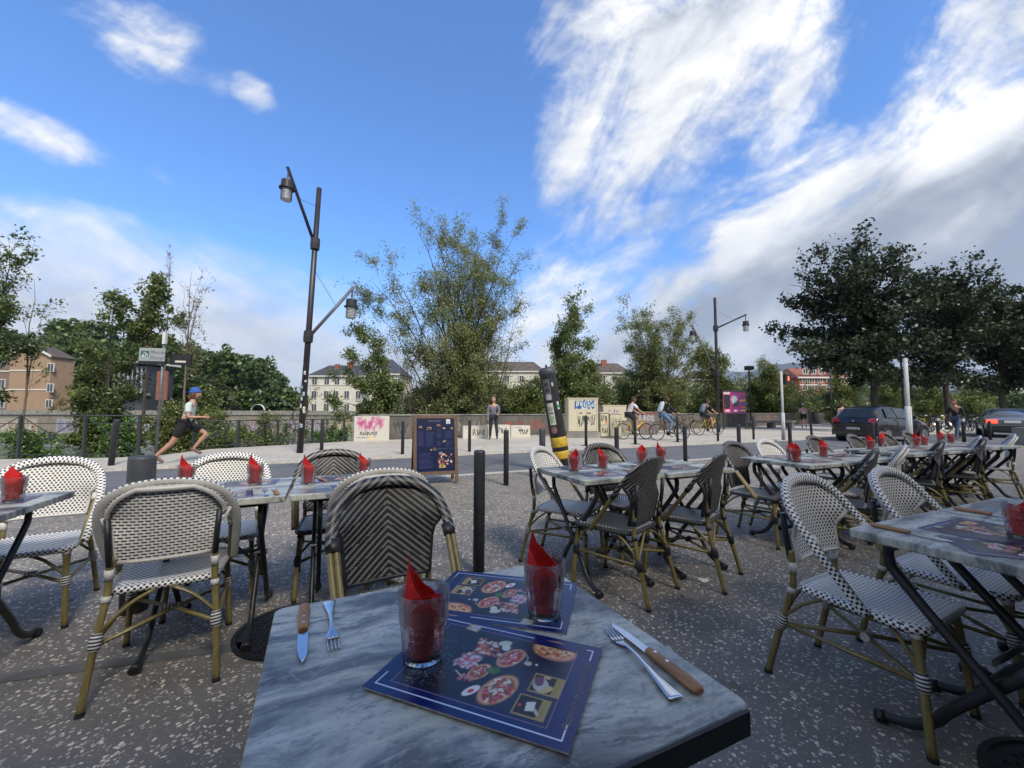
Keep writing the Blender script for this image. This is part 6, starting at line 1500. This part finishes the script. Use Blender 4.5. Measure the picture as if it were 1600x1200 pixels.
def person(label, loc, rz, H=1.75, lean=0, th=(0, 0), kn=(0, 0), ua=(0, 0), el=(10, 10), pz=None, shirt=None, sleeve=.5, legs=None, leglen=.45, hair=None, cap=None, helmet=None, shoes=None, spread=.0, group='people', lift=0.0, longhair=False, headturn=0):
    o = empty('person', (loc[0], loc[1], loc[2] if len(loc) > 2 else 0), rz); tag(o, label, 'person', group)
    thl, shl, ual, fal, tl = .245*H, .235*H, .165*H, .145*H, .29*H
    # leg kinematics: th forward angle, kn knee bend (backwards)
    ank = [];
    J = {}
    for i, s in enumerate((1, -1)):     # 1 = left (+y)
        hip = Vector((0, s*.052*H, 0)); k = hip+sag(th[i], thl)+Vector((0, s*spread*.5, 0)); a = k+sag(th[i]-kn[i], shl)+Vector((0, s*spread*.5, 0)); fa = th[i]-kn[i]
        foot = Vector((cos(R(fa*.75)), 0, sin(R(fa*.75)))); J[i] = (hip, k, a, a+foot*.105*H+Vector((0, 0, -.012*H)), a-foot*.035*H+Vector((0, 0, -.02*H)))
    low = min(min(J[i][3].z, J[i][4].z, J[i][2].z-.03*H) for i in (0, 1))
    base = Vector((0, 0, pz if pz is not None else -low+.022*H+lift))
    up = Vector((sin(R(lean)), 0, cos(R(lean)))); fw = Vector((cos(R(lean)), 0, -sin(R(lean))))
    pel = base; belly = pel+up*tl*.33; chest = pel+up*tl*.72; neck = pel+up*tl*1.0; hd = neck+(up*.6+Vector((0, 0, .4))).normalized()*.062*H; top = hd+Vector((0, 0, .085*H))
    N = {'pel': (pel+Vector((0, 0, .01)), .062*H), 'bel': (belly, .060*H), 'che': (chest, .068*H), 'nb': (neck, .034*H), 'nk': (hd-Vector((0, 0, .018*H)), .031*H)}
    E = [('pel', 'bel'), ('bel', 'che'), ('che', 'nb'), ('nb', 'nk')]; Hn = []
    for i, s in enumerate((1, -1)):
        hip, k, a, toe, heel = [base+q for q in J[i]]
        N[f'h{i}'] = (hip, .050*H); N[f't{i}'] = (hip.lerp(k, .5), .043*H); N[f'k{i}'] = (k, .031*H); N[f'c{i}'] = (k.lerp(a, .32), .030*H); N[f'a{i}'] = (a, .019*H); N[f'f{i}'] = (a.lerp(toe, .6), .018*H); N[f'o{i}'] = (toe, .014*H)
        E += [('pel', f'h{i}'), (f'h{i}', f't{i}'), (f't{i}', f'k{i}'), (f'k{i}', f'c{i}'), (f'c{i}', f'a{i}'), (f'a{i}', f'f{i}'), (f'f{i}', f'o{i}')]
        sh = chest+up*tl*.17+Vector((0, s*.100*H, 0)); e = sh+sag(ua[i], ual)+Vector((0, s*.03*H, 0)); w = e+sag(ua[i]+el[i], fal)-Vector((0, s*.012*H, 0))
        N[f's{i}'] = (sh, .032*H); N[f'u{i}'] = (sh.lerp(e, .5), .026*H); N[f'e{i}'] = (e, .021*H); N[f'r{i}'] = (e.lerp(w, .4), .020*H); N[f'w{i}'] = (w, .0135*H); d = (w-e).normalized()
        N[f'p{i}'] = (w+d*.035*H, .017*H); E += [('che', f's{i}'), (f's{i}', f'u{i}'), (f'u{i}', f'e{i}'), (f'e{i}', f'r{i}'), (f'r{i}', f'w{i}'), (f'w{i}', f'p{i}')]
        pc = N[f'p{i}'][0]; side = Vector((0, s, 0)); nrm = d.cross(side).normalized()
        for q in range(4):
            b = pc+nrm*(q-1.5)*.0095*H; L_ = (.036, .041, .038, .030)[q]*H; c1 = b+d*.022*H; c2 = c1+(d*.7-side*.6).normalized()*L_*.5; Hn.append(({'a': (b-d*.01*H, .0052*H), 'b': (c1, .0048*H), 'c': (c2, .0042*H)}, [('a', 'b'), ('b', 'c')], 'a'))
        b = w+d*.012*H-nrm*.010*H; Hn.append(({'a': (b, .006*H), 'b': (b+(d*.5-nrm*.8)*.026*H, .0055*H), 'c': (b+(d*1.0-nrm*.7)*.038*H, .0048*H)}, [('a', 'b'), ('b', 'c')], 'a'))
    V, F = skin_mesh([(N, E, 'pel')]+Hn, 1)
    # head: shaped ovoid with brow, nose and chin, welded on the neck
    rows = []; ht = R(headturn); c0 = hd+Vector((.012*H, 0, .035*H))
    for a in np.linspace(-90, 90, 13):
        row = []
        for b in np.linspace(0, 360, 21):
            z = sin(R(a)); ca = cos(R(a)); x = ca*cos(R(b)); y = ca*sin(R(b)); rx, ry, rz_ = .056*H, .046*H, .069*H
            if z < -.2: x *= 1+.25*(-.2-z)*(1 if x < 0 else -.2); y *= 1-.35*(-.2-z)
            nose = .013*H*math.exp(-((b if b < 180 else b-360)/13)**2-((a+8)/13)**2); X_, Y_ = x*rx+nose, y*ry
            row.append(c0+Vector((X_*cos(ht)-Y_*sin(ht), X_*sin(ht)+Y_*cos(ht), z*rz_)))
        rows.append(row)
    mb = MB(); mb.grid(rows, flip=False); off = len(V); V += mb.v; F += [tuple(off+i for i in f) for f in mb.f]
    for s in (1, -1):      # ears
        m3 = MB().lathe([(0, -.012*H), (.008*H, -.006*H), (.009*H, .006*H), (0, .014*H)], c=tuple(c0+Vector((-.004*H, s*.041*H, -.004*H))), n=8); off = len(V); V += m3.v; F += [tuple(off+i for i in f) for f in m3.f]
    body = obj_from('body', V, F, M['skin'], o)
    eye = MB()
    for s in (1, -1): eye.lathe([(0, -.004*H), (.0055*H, 0), (0, .004*H)], c=tuple(c0+Vector((.047*H*cos(ht)-s*.016*H*sin(ht), .047*H*sin(ht)+s*.016*H*cos(ht), .006*H))), n=8)
    eye.build('eyes', M['black'], body)
    def sub(keys, grow, extra=None, cut={}):
        n_ = {k: (N[k][0], N[k][1]*grow+.006*H) for k in keys}; 
        for k, (a, b, t) in cut.items(): n_[k] = (N[a][0].lerp(N[b][0], t), (N[a][1]*(1-t)+N[b][1]*t)*grow+.007*H)
        return n_
    if shirt:
        ks = ['pel', 'bel', 'che', 'nb', 's0', 's1']; n_ = sub(ks, 1.08); n_['nb'] = (N['nb'][0]-up*.006*H, .040*H); n_['pel'] = (N['pel'][0]-up*.01*H, .072*H); n_['s0'] = (N['s0'][0], .041*H); n_['s1'] = (N['s1'][0], .041*H); n_['che'] = (N['che'][0], .084*H); n_['bel'] = (N['bel'][0], .071*H); E_ = [('pel', 'bel'), ('bel', 'che'), ('che', 'nb'), ('che', 's0'), ('che', 's1')]
        for i in (0, 1):
            if sleeve > .9: n_.update(sub([f'u{i}', f'e{i}', f'r{i}', f'w{i}'], 1.12)); E_ += [(f's{i}', f'u{i}'), (f'u{i}', f'e{i}'), (f'e{i}', f'r{i}'), (f'r{i}', f'w{i}')]
            else:
                n_.update(sub([f'u{i}'], 1.2)); n_[f'q{i}'] = (N[f's{i}'][0].lerp(N[f'e{i}'][0], .72), N[f'u{i}'][1]*1.22+.006*H); E_ += [(f's{i}', f'u{i}'), (f'u{i}', f'q{i}')]
        obj_from('shirt', *skin_mesh([(n_, E_, 'che')], 2), cloth(*shirt), o)
    if legs:
        n_ = sub(['pel', 'h0', 'h1', 't0', 't1'], 1.06); n_['pel'] = (N['pel'][0], .070*H); E_ = [('pel', 'h0'), ('pel', 'h1'), ('h0', 't0'), ('h1', 't1')]
        for i in (0, 1):
            if leglen > .9: n_.update(sub([f'k{i}', f'c{i}', f'a{i}'], 1.08)); E_ += [(f't{i}', f'k{i}'), (f'k{i}', f'c{i}'), (f'c{i}', f'a{i}')]
            else: n_[f'v{i}'] = (N[f'h{i}'][0].lerp(N[f'k{i}'][0], .5+leglen*.55), .044*H); E_ += [(f't{i}', f'v{i}')]
        obj_from('trousers' if leglen > .9 else 'shorts', *skin_mesh([(n_, E_, 'pel')], 2), cloth(*legs), o)
    for i in (0, 1):
        n_ = {'a': (N[f'a{i}'][0]+Vector((0, 0, -.002*H)), .023*H), 'h': (base+J[i][4]+Vector((0, 0, -.004*H)), .020*H), 'f': (N[f'f{i}'][0]-Vector((0, 0, .004*H)), .022*H), 't': (N[f'o{i}'][0], .018*H)}
        obj_from('shoe', *skin_mesh([(n_, [('a', 'h'), ('a', 'f'), ('f', 't')], 'a')], 1), cloth(*(shoes or ('dark shoe', (.04, .04, .045)))), o)
    def shell(name, mat, g, zlo, extra=None, back=0.0):
        rows = []
        for a in np.linspace(zlo, 90, 9):
            row = []
            for b in np.linspace(0, 360, 21):
                zl = a if (abs(((b+180) % 360)-180) > 60 or a > 12) else 12+a*.1
                z = sin(R(zl)); ca = cos(R(zl)); x, y = ca*cos(R(b))*.052*H*g-back*(z < .3), ca*sin(R(b))*.043*H*g; row.append(c0+Vector((x*cos(ht)-y*sin(ht), x*sin(ht)+y*cos(ht), z*.066*H*g)))
            rows.append(row)
        mb = MB().grid(rows)
        if extra: extra(mb)
        return mb.build(name, mat, o, smooth=True)
    if hair: shell('hair', cloth('hair '+hair[0], hair[1]), 1.12 if not longhair else 1.17, -30 if not longhair else -55, back=.004)
    if longhair:
        q = c0+Vector((-.045*H, 0, -.05*H)); obj_from('hair', *skin_mesh([({'a': (c0+Vector((-.03*H, 0, 0)), .042*H), 'b': (q, .036*H), 'c': (q+Vector((-.01*H, 0, -.04*H)), .02*H)}, [('a', 'b'), ('b', 'c')], 'a')], 1), cloth('hair '+hair[0], hair[1]), o)
    if cap:
        def brim(mb): mb.box(tuple(c0+Vector((cap[2]*.055*H, 0, .016*H))), (.05*H, .06*H, .006*H))
        shell('cap', cloth(cap[0], cap[1]), 1.27, 8, brim)
    if helmet: shell('helmet', cloth(helmet[0], helmet[1]), 1.32, 16)
    o['_'] = 0; del o['_']
    return o, {k: v[0] for k, v in N.items()}, c0
person('man in blue cap, pale T-shirt and black shorts running to the right past the railing', (-7.30, 9.20), R(17), H=1.80, lean=13, th=(60, -25), kn=(96, 20), ua=(-50, 6), el=(92, 84), shirt=('pale teal shirt', (.50, .58, .56)), sleeve=.5, legs=('black shorts', (.012, .012, .016)), leglen=.5, hair=('reddish brown', (.13, .055, .03)), cap=('blue cap', (.03, .09, .36), -1), shoes=('running shoe', (.16, .09, .08)), longhair=True)
person('man in a grey pullover and dark trousers standing before the white concrete blocks', (-.74, 16.6), R(-95), H=1.76, th=(3, -3), kn=(2, 3), ua=(8, 10), el=(70, 15), shirt=('grey violet pullover', (.13, .13, .17)), sleeve=1, legs=('dark jeans', (.018, .022, .04)), leglen=1, hair=('light brown', (.28, .2, .12)), spread=.06)
person('runner in a pink T-shirt and white cap running away along the far pavement', (19.6, 27.6), R(60), H=1.76, lean=8, th=(22, -24), kn=(48, 20), ua=(-25, 30), el=(75, 75), shirt=('pink shirt', (.50, .36, .42)), legs=('black shorts', (.012, .012, .016)), leglen=.35, hair=('dark brown', (.05, .03, .02)), cap=('pale cap', (.5, .52, .5), -1), shoes=('pale shoe', (.5, .5, .5)))
person('man in a black jacket and blue jeans walking on the road near the silver car', (18.6, 17.2), R(195), H=1.78, lean=3, th=(20, -22), kn=(6, 18), ua=(-12, 14), el=(18, 45), shirt=('black jacket', (.014, .014, .018)), sleeve=1, legs=('blue jeans', (.06, .085, .14)), leglen=1, hair=('reddish brown', (.13, .055, .03)))
person('person half hidden behind the left side of the dark hatchback', (16.6, 20.6), R(80), H=1.66, th=(4, -4), kn=(2, 2), ua=(5, 5), el=(20, 20), shirt=('grey top', (.25, .28, .3)), legs=('dark jeans', (.018, .022, .04)), leglen=1, hair=('dark brown', (.05, .03, .02)))
# ------------------------------------------------------------------ bicycles
M['tyre'] = plain('tyre rubber', (.012, .012, .013), .8, var=.1)
M['bikeyellow'] = plain('yellow bicycle paint', (.62, .42, .02), .35, var=.08); M['bikeblack'] = plain('black bicycle paint', (.02, .02, .024), .35, var=.1); M['bikesilver'] = plain('silver bicycle paint', (.35, .37, .4), .3, .6, var=.1)
def bike_proto(mat):
    o = empty('bicycle'); r = .335; wb = 1.06; rx, fx = -wb/2, wb/2
    for x in (rx, fx):
        ring = lambda q: [(x+q*cos(2*pi*k/28), 0, r+q*sin(2*pi*k/28)) for k in range(29)]
        w = MB().tube(ring(r-.017), .017, 6, caps=False, up=(0, 1, 0)).build('wheel', M['tyre'], o, smooth=True)
        MB().tube(ring(r-.038), .008, 5, caps=False, up=(0, 1, 0)).build('rim', M['bikesilver'], w)
        sp = MB()
        for k in range(14): sp.tube([(x, .02*(-1)**k, r), (x+(r-.04)*cos(2*pi*k/14+.1), 0, r+(r-.04)*sin(2*pi*k/14+.1))], .0018, 3, caps=False)
        sp.tube([(x, -.04, r), (x, .04, r)], .022, 8); sp.build('spokes', M['bikesilver'], w)
    bb = Vector((-.08, 0, .28)); st = Vector((-.23, 0, .80)); hd = Vector((.36, 0, .86)); hd2 = Vector((.385, 0, .72)); R_ = Vector((rx, 0, r)); F_ = Vector((fx, 0, r))
    fr = MB()
    for a, b, t in ((bb, st, .016), (bb, hd2, .020), (hd, st-Vector((0, 0, .12)), .016), (hd, hd2, .019)): fr.tube([a, b], t, 8)
    for s in (-1, 1): fr.tube([R_+Vector((0, s*.05, 0)), bb+Vector((0, s*.03, 0))], .010, 6); fr.tube([R_+Vector((0, s*.05, 0)), st-Vector((0, 0, .14))], .008, 6)
    fr.build('frame', mat, o, smooth=True)
    fk_ = MB()
    for s in (-1, 1): fk_.tube(smooth_path([hd2, (hd2.x+.02, s*.045, .66), F_+Vector((-.03, s*.05, .1)), F_+Vector((0, s*.05, 0))], 3), .010, 6)
    fk_.build('fork', mat, o, smooth=True)
    MB().tube(smooth_path([(.20, .27, .99), (.30, .22, 1.02), (.35, .06, 1.02), (.35, -.06, 1.02), (.30, -.22, 1.02), (.20, -.27, .99)], 3), .012, 6).tube([hd, (.35, 0, 1.02)], .014, 6).build('handlebar', M['bikeblack'], o, smooth=True)
    s_ = MB(); s_.box((-.27, 0, .955), (.26, .15, .05), taper=.8); s_.tube([st-Vector((0, 0, .02)), (-.255, 0, .94)], .013, 6); s_.build('saddle', M['bikeblack'], o)
    c_ = MB(); c_.tube([(bb.x, -.055, bb.z), (bb.x, -.048, bb.z)], .09, 18); c_.tube([(bb.x, -.07, bb.z), (bb.x+.12, -.07, bb.z-.12)], .011, 6); c_.tube([(bb.x, .07, bb.z), (bb.x-.12, .07, bb.z+.12)], .011, 6); c_.box((bb.x+.12, -.115, bb.z-.12), (.09, .08, .025)); c_.box((bb.x-.12, .115, bb.z+.12), (.09, .08, .025)); c_.build('crank', M['bikeblack'], o)
    mg = MB()
    for x, a0, a1 in ((rx, 20, 170), (fx, 60, 185)): mg.grid([[(x+(r+.015)*cos(R(a)), -.03, r+(r+.015)*sin(R(a))), (x+(r+.015)*cos(R(a)), .03, r+(r+.015)*sin(R(a)))] for a in np.linspace(a0, a1, 12)])
    mg.build('mudguard', mat, o)
    MB().box((rx-.02, 0, .74), (.36, .13, .02)).tube([(rx-.15, .05, .73), (rx, .05, r)], .006, 4).tube([(rx-.15, -.05, .73), (rx, -.05, r)], .006, 4).build('rack', M['bikeblack'], o)
    return o
BP = {}
def bicycle(kind, x, y, rz, label, lean=0.0, group='bicycles'):
    if kind not in BP: BP[kind] = o = bike_proto(M['bike'+kind])
    else: o = copy_tree(BP[kind])
    o.location = (x, y, 0); o.rotation_euler = (lean, 0, rz); return tag(o, label, 'bicycle', group)
def rider(kind, x, y, rz, bl, pl, **k):
    bicycle(kind, x, y, rz, bl)
    d = dict(H=1.74, lean=24, th=(82, 48), kn=(76, 62), ua=(38, 38), el=(22, 22), pz=1.02, hair=('dark brown', (.03, .022, .02))); d.update(k)
    return person(pl, (x-.26*cos(rz), y-.26*sin(rz)), rz, **d)
def backpack(o_, N, c0, rz, x, y, col, label):
    ch = N['che']; o = empty('backpack', (o_.location.x, o_.location.y, 0), rz); tag(o, label, 'backpack')
    rows = []; cc = ch*.6+N['bel']*.4+Vector((-.15, 0, .05))
    for z, w, d in ((-.22, .10, .05), (-.2, .14, .08), (-.08, .155, .095), (.08, .15, .09), (.18, .12, .07), (.21, .07, .03)): rows.append([(cc.x+z*.35+d*cos(2*pi*k/14), cc.y+w*sin(2*pi*k/14), cc.z+z) for k in range(15)])
    mb = MB().grid(rows, flip=True); mb.face(list(range(14))); mb.face([5*15+i for i in range(14)][::-1]); mb.build('bag', cloth('pack '+label[:6], col), o, smooth=True)
    for s in (1, -1): MB().tube(smooth_path([cc+Vector((.06, s*.09, .16)), N[f's{0 if s > 0 else 1}']+Vector((.02, -s*.04, .075)), N['che']+Vector((.12, s*.10, 0)), cc+Vector((.06, s*.1, -.12))], 4), .015, 5).build('strap', M['black'], o)
az = R(12)
a_ = rider('yellow', 4.33+.75, 16.95+.1, az, 'yellow hire bicycle ridden by the man in the white T-shirt', 'cyclist in a white T-shirt and black shorts seen from behind', shirt=('white shirt', (.60, .60, .66)), legs=('black shorts', (.012, .012, .016)), leglen=.5, shoes=('white shoe', (.6, .6, .6)), lean=22)
b_ = rider('black', 6.32, 16.5, R(6), 'dark city bicycle ridden by the woman with the white backpack', 'woman cyclist with curly dark hair, black top and blue jeans', shirt=('black top', (.015, .015, .018)), sleeve=1, legs=('light jeans', (.12, .19, .30)), leglen=1, longhair=True, lean=14)
backpack(b_[0], b_[1], b_[2], R(6), 0, 0, (.50, .56, .62), 'pale backpack worn by the curly haired woman cyclist')
c_ = rider('yellow', 9.55, 20.0, R(14), 'yellow hire bicycle ridden by the cyclist near the street lamp', 'cyclist in a black T-shirt with a grey backpack, beside the second street lamp', shirt=('black top', (.015, .015, .018)), legs=('black shorts', (.012, .012, .016)), leglen=.6, th=(70, 60), kn=(84, 50))
backpack(c_[0], c_[1], c_[2], R(14), 0, 0, (.16, .2, .24), 'grey backpack worn by the cyclist in the black T-shirt')
bicycle('black', 9.1, 21.4, R(10), 'dark bicycle behind the yellow bicycle near the street lamp')
for i, (px, Y, rz, k, l) in enumerate(((1432, 25, 60, 'black', 'leftmost of the bicycles parked behind the hatchback'), (1440, 24.2, 75, 'yellow', 'yellow bicycle parked behind the hatchback'), (1449, 23.5, 50, 'black', 'dark bicycle parked left of the white banded bollard'), (1464, 23.5, 80, 'silver', 'silver bicycle parked behind the white banded bollard'), (1512, 24.5, 30, 'black', 'dark bicycle parked right of the man in black'), (1522, 25.0, 20, 'silver', 'silver bicycle parked left of the silver car'), (1530, 24.4, 28, 'black', 'dark bicycle parked touching the silver car light'), (1426, 23.2, 20, 'black', 'dark bicycle just above the hatchback bonnet'))):
    bicycle(k, Wx(px, Y), Y, R(rz), l, R(4-8*(i % 2)), 'parked bicycles')
# ------------------------------------------------------------------ cars
M['carpaint'] = plain('dark aubergine car paint', (.006, .005, .008), .3, .0, var=.05, coat=.7); M['silverpaint'] = plain('silver car paint', (.22, .24, .27), .3, .55, var=.05, coat=.8)
M['carglass'] = plain('car glass', (.02, .028, .034), .05, var=0, coat=.3); M['blacktrim'] = plain('black trim', (.012, .012, .013), .6, var=.1)
M['redlens'] = plain('red lamp lens', (.30, .012, .015), .15, var=0, coat=.6); M['plate'] = plain('number plate', (.62, .63, .64), .5, var=.03); M['plateblue'] = plain('plate blue', (.03, .08, .4), .5, var=0); M['hub'] = plain('wheel alloy', (.30, .31, .33), .35, .7, var=.1)
lit, _n, _b = newmat('lit brake lamp'); _b.inputs['Base Color'].default_value = (.6, .03, .02, 1); _b.inputs['Emission Color'].default_value = (1, .05, .02, 1); _b.inputs['Emission Strength'].default_value = 1.6
def car(name, label, loc, heading, st, W_, paint, lampm, hatch=True):
    """x = 0 at the rear, forwards +x; st: (x, z bottom, z belt, half width at belt, z roof, half width at roof)"""
    o = empty(name, (loc[0], loc[1], -.07), heading); tag(o, label, 'car')
    rows = []; 
    for (x, zb, zs, ws, zr, wr) in st:
        h = [(0.0, zb), (ws*.80, zb), (ws*.97, zb+.10), (ws*1.0, zb+.30), (ws*1.0, zs-.10), (ws*.97, zs)]
        if zr > zs+.02: h += [(wr+(ws*.97-wr)*.5, zs+(zr-zs)*.5), (wr+.02, zr-.07), (wr-.05, zr-.015), (wr*.45, zr), (0, zr+.008)]
        else: h += [(ws*.90, zs+.015), (ws*.78, zs+.03), (ws*.6, zs+.04), (ws*.3, zs+.05), (0, zs+.055)]
        rows.append([(x, y, z) for y, z in h]+[(x, -y, z) for y, z in h[::-1][1:]])
    mb = MB().grid(rows); n = len(rows[0]); mb.face([i for i in range(n)]); e = (len(rows)-1)*n; mb.face([e+i for i in range(n)][::-1])
    body = mb.build('body', paint, o, smooth=True)
    sb = body.modifiers.new('s', 'SUBSURF'); sb.levels = 1; sb.render_levels = 1
    L_ = st[-1][0]
    for wx in (.165*L_, .80*L_):
        for s in (1, -1):
            y = s*(W_/2-.10); MB().tube([(wx, s*(W_/2-.30), .33), (wx, s*(W_/2+.004), .33)], .365, 24).build('wheel_arch', M['blacktrim'], o)
            w = MB().tube([(wx, s*(W_/2-.22), .31), (wx, s*(W_/2+.015), .31)], .31, 26).build('wheel', M['tyre'], o); hb = MB()
            hb.tube([(wx, s*(W_/2-.1), .31), (wx, s*(W_/2+.022), .31)], .20, 20)
            for k in range(5): hb.box((wx+.1*cos(2*pi*k/5), s*(W_/2+.024), .31+.1*sin(2*pi*k/5)), (.17, .02, .045), rot=Matrix.Rotation(-2*pi*k/5, 3, 'Y'))
            hb.build('rim', M['hub'], w)
    return o
def quadpanel(parent, name, mat, pts, th=.012):
    """thin panel proud of the body"""
    a = [Vector(p) for p in pts]; n = (a[1]-a[0]).cross(a[2]-a[0]).normalized(); mb = MB(); k = len(a); mb.v = [tuple(p) for p in a]+[tuple(p+n*th) for p in a]
    mb.face(list(range(k))[::-1]); mb.face([k+i for i in range(k)])
    for i in range(k): j = (i+1) % k; mb.face((i, j, k+j, k+i))
    return mb.build(name, mat, parent)
st = [(0.0, .40, .72, .76, .72, .7), (.04, .28, .92, .82, .93, .6), (.14, .24, 1.0, .84, 1.06, .60), (.34, .22, .99, .85, 1.36, .585), (.55, .22, .98, .86, 1.45, .585), (1.0, .20, .97, .86, 1.49, .59), (1.6, .20, .95, .86, 1.49, .59), (2.1, .20, .93, .86, 1.45, .59), (2.5, .20, .92, .86, 1.30, .585), (2.85, .20, .91, .85, 1.08, .6), (3.05, .20, .89, .84, .90, .6), (3.5, .22, .80, .80, .8, .6), (3.85, .26, .66, .72, .66, .5), (3.98, .35, .52, .62, .52, .4)]
cl = car('dark_hatchback', 'dark aubergine hatchback seen from behind on the road', (14.05, 16.95), R(21), st, 1.70, M['carpaint'], M['redlens'])
quadpanel(cl, 'rear_window', M['carglass'], [(.095, .60, 1.02), (.095, -.60, 1.02), (.335, -.52, 1.37), (.335, .52, 1.37)][::-1])
for s in (1, -1):
    P_ = [(.62, s*.845, 1.0), (1.30, s*.845, .985), (1.30, s*.635, 1.40), (.80, s*.64, 1.39)]; quadpanel(cl, 'side_window', M['carglass'], P_ if s < 0 else P_[::-1], .02)
    P_ = [(1.36, s*.845, .985), (2.30, s*.845, .965), (2.16, s*.64, 1.36), (1.36, s*.635, 1.40)]; quadpanel(cl, 'side_window', M['carglass'], P_ if s < 0 else P_[::-1], .02)
    P_ = [(.02, s*.80, .80), (.03, s*.52, .80), (.06, s*.56, .98), (.10, s*.80, .99)]; quadpanel(cl, 'tail_lamp', M['redlens'], P_ if s > 0 else P_[::-1], .03)
    MB().box((2.35, s*.93, 1.0), (.14, .16, .13)).build('wing_mirror', M['carpaint'], cl)
    MB().box((1.33, s*.868, .70), (.012, .01, .52)).build('door_gap', M['blacktrim'], cl); MB().box((1.25, s*.872, .90), (.16, .02, .03)).build('door_handle', M['carpaint'], cl)
MB().box((-.005, 0, .40), (.10, 1.50, .22)).build('rear_bumper', M['carpaint'], cl); MB().box((-.01, 0, .26), (.08, 1.2, .08)).build('bumper_insert', M['blacktrim'], cl)
pl = MB().box((-.035, 0, .55), (.012, .52, .11)).build('number_plate', M['plate'], cl); MB().box((-.043, .235, .55), (.006, .045, .108)).build('country_band', M['plateblue'], pl)
_rp = Matrix.Translation((-.044, .20, .515))@Matrix.Rotation(R(-90), 4, 'Z')@Matrix.Rotation(R(90), 4, 'X'); text_mesh('plate_characters', 'DN 532 QP', .085, M['black'], pl, _rp)
bd = MB(); bd.box((0, 0, 0), (.012, .075, .075), rot=Matrix.Rotation(R(45), 3, 'X')); bg_ = bd.build('badge', M['bikesilver'], cl); bg_.location = (.012, 0, .86)
MB().box((.045, .03, 1.02), (.02, .5, .018), rot=Matrix.Rotation(R(6), 3, 'X')).build('rear_wiper', M['blacktrim'], cl)
MB().tube([(.05, -.5, .70), (.035, .5, .70)], .006, 4).build('tailgate_seam', M['blacktrim'], cl)
st2 = [(0.0, .42, .80, .80, .8, .6), (.05, .30, .92, .84, .92, .6), (.30, .24, .98, .86, .98, .6), (.75, .22, 1.0, .87, 1.0, .62), (1.05, .22, .99, .87, 1.18, .62), (1.45, .22, .98, .87, 1.38, .61), (1.9, .20, .97, .87, 1.43, .61), (2.5, .20, .95, .87, 1.43, .61), (2.95, .20, .94, .87, 1.30, .6), (3.35, .20, .92, .86, 1.02, .6), (3.7, .2, .90, .85, .9, .6), (4.3, .24, .80, .80, .8, .5), (4.62, .35, .62, .70, .6, .4)]
sv = car('silver_saloon', 'old silver saloon car with lit brake lamps, cut by the right edge', (23.75, 19.5), R(46), st2, 1.74, M['silverpaint'], M['redlens'])
quadpanel(sv, 'rear_window', M['carglass'], [(.84, .62, 1.05), (.84, -.62, 1.05), (1.42, -.54, 1.37), (1.42, .54, 1.37)][::-1], .02)
for s in (1, -1):
    P_ = [(.0, s*.82, .70), (.0, s*.46, .70), (.03, s*.46, .86), (.04, s*.82, .86)]; quadpanel(sv, 'brake_lamp', lit, P_ if s > 0 else P_[::-1], .03)
    P_ = [(1.2, s*.865, 1.0), (2.0, s*.865, .99), (2.0, s*.65, 1.36), (1.55, s*.65, 1.34)]; quadpanel(sv, 'side_window', M['carglass'], P_ if s < 0 else P_[::-1], .02)
MB().box((-.02, 0, .48), (.14, 1.66, .20)).build('rear_bumper', M['blacktrim'], sv); MB().box((-.03, 0, .60), (.12, 1.68, .05)).build('bumper_strip', M['silverpaint'], sv); MB().box((-.02, 0, .78), (.02, .52, .12)).build('number_plate', M['plate'], sv)

# crumbs, butts and leaf bits trodden into the terrace
def litter():
    rs = np.random.RandomState(21); N = 420; s_ = rs.uniform(-4, 16, N); n_ = rs.uniform(1.2, 7.2, N); x = s_*CA-n_*SA; y = s_*SA+n_*CA; a = rs.uniform(0, 6.3, N); l = rs.uniform(.004, .016, N); w = l*rs.uniform(.3, .8, N); V = []
    for dx, dy, z in ((-1, -1, .003), (1, -1, .003), (1, 1, .008), (-1, 1, .005)): V.append(np.stack([x+dx*l*np.cos(a)-dy*w*np.sin(a), y+dx*l*np.sin(a)+dy*w*np.cos(a), np.full(N, z)], 1))
    V = np.stack(V, 1).reshape(-1, 3); F = np.arange(4*N).reshape(N, 4)
    m, nt, b = newmat('litter bits'); at_ = attr(nt, 'rnd'); nt.links.new(ramp(nt, at_.outputs['Fac'], [(0, (.03, .025, .02)), (.5, (.16, .10, .05)), (1, (.5, .46, .38))]), b.inputs['Base Color'])
    tag(npobj('trodden_litter', npmesh('trodden_litter', V, F, m, np.repeat(rs.rand(N), 4))), 'small crumbs, butts and leaf bits trodden on the terrace', None, None, 'stuff')
litter()
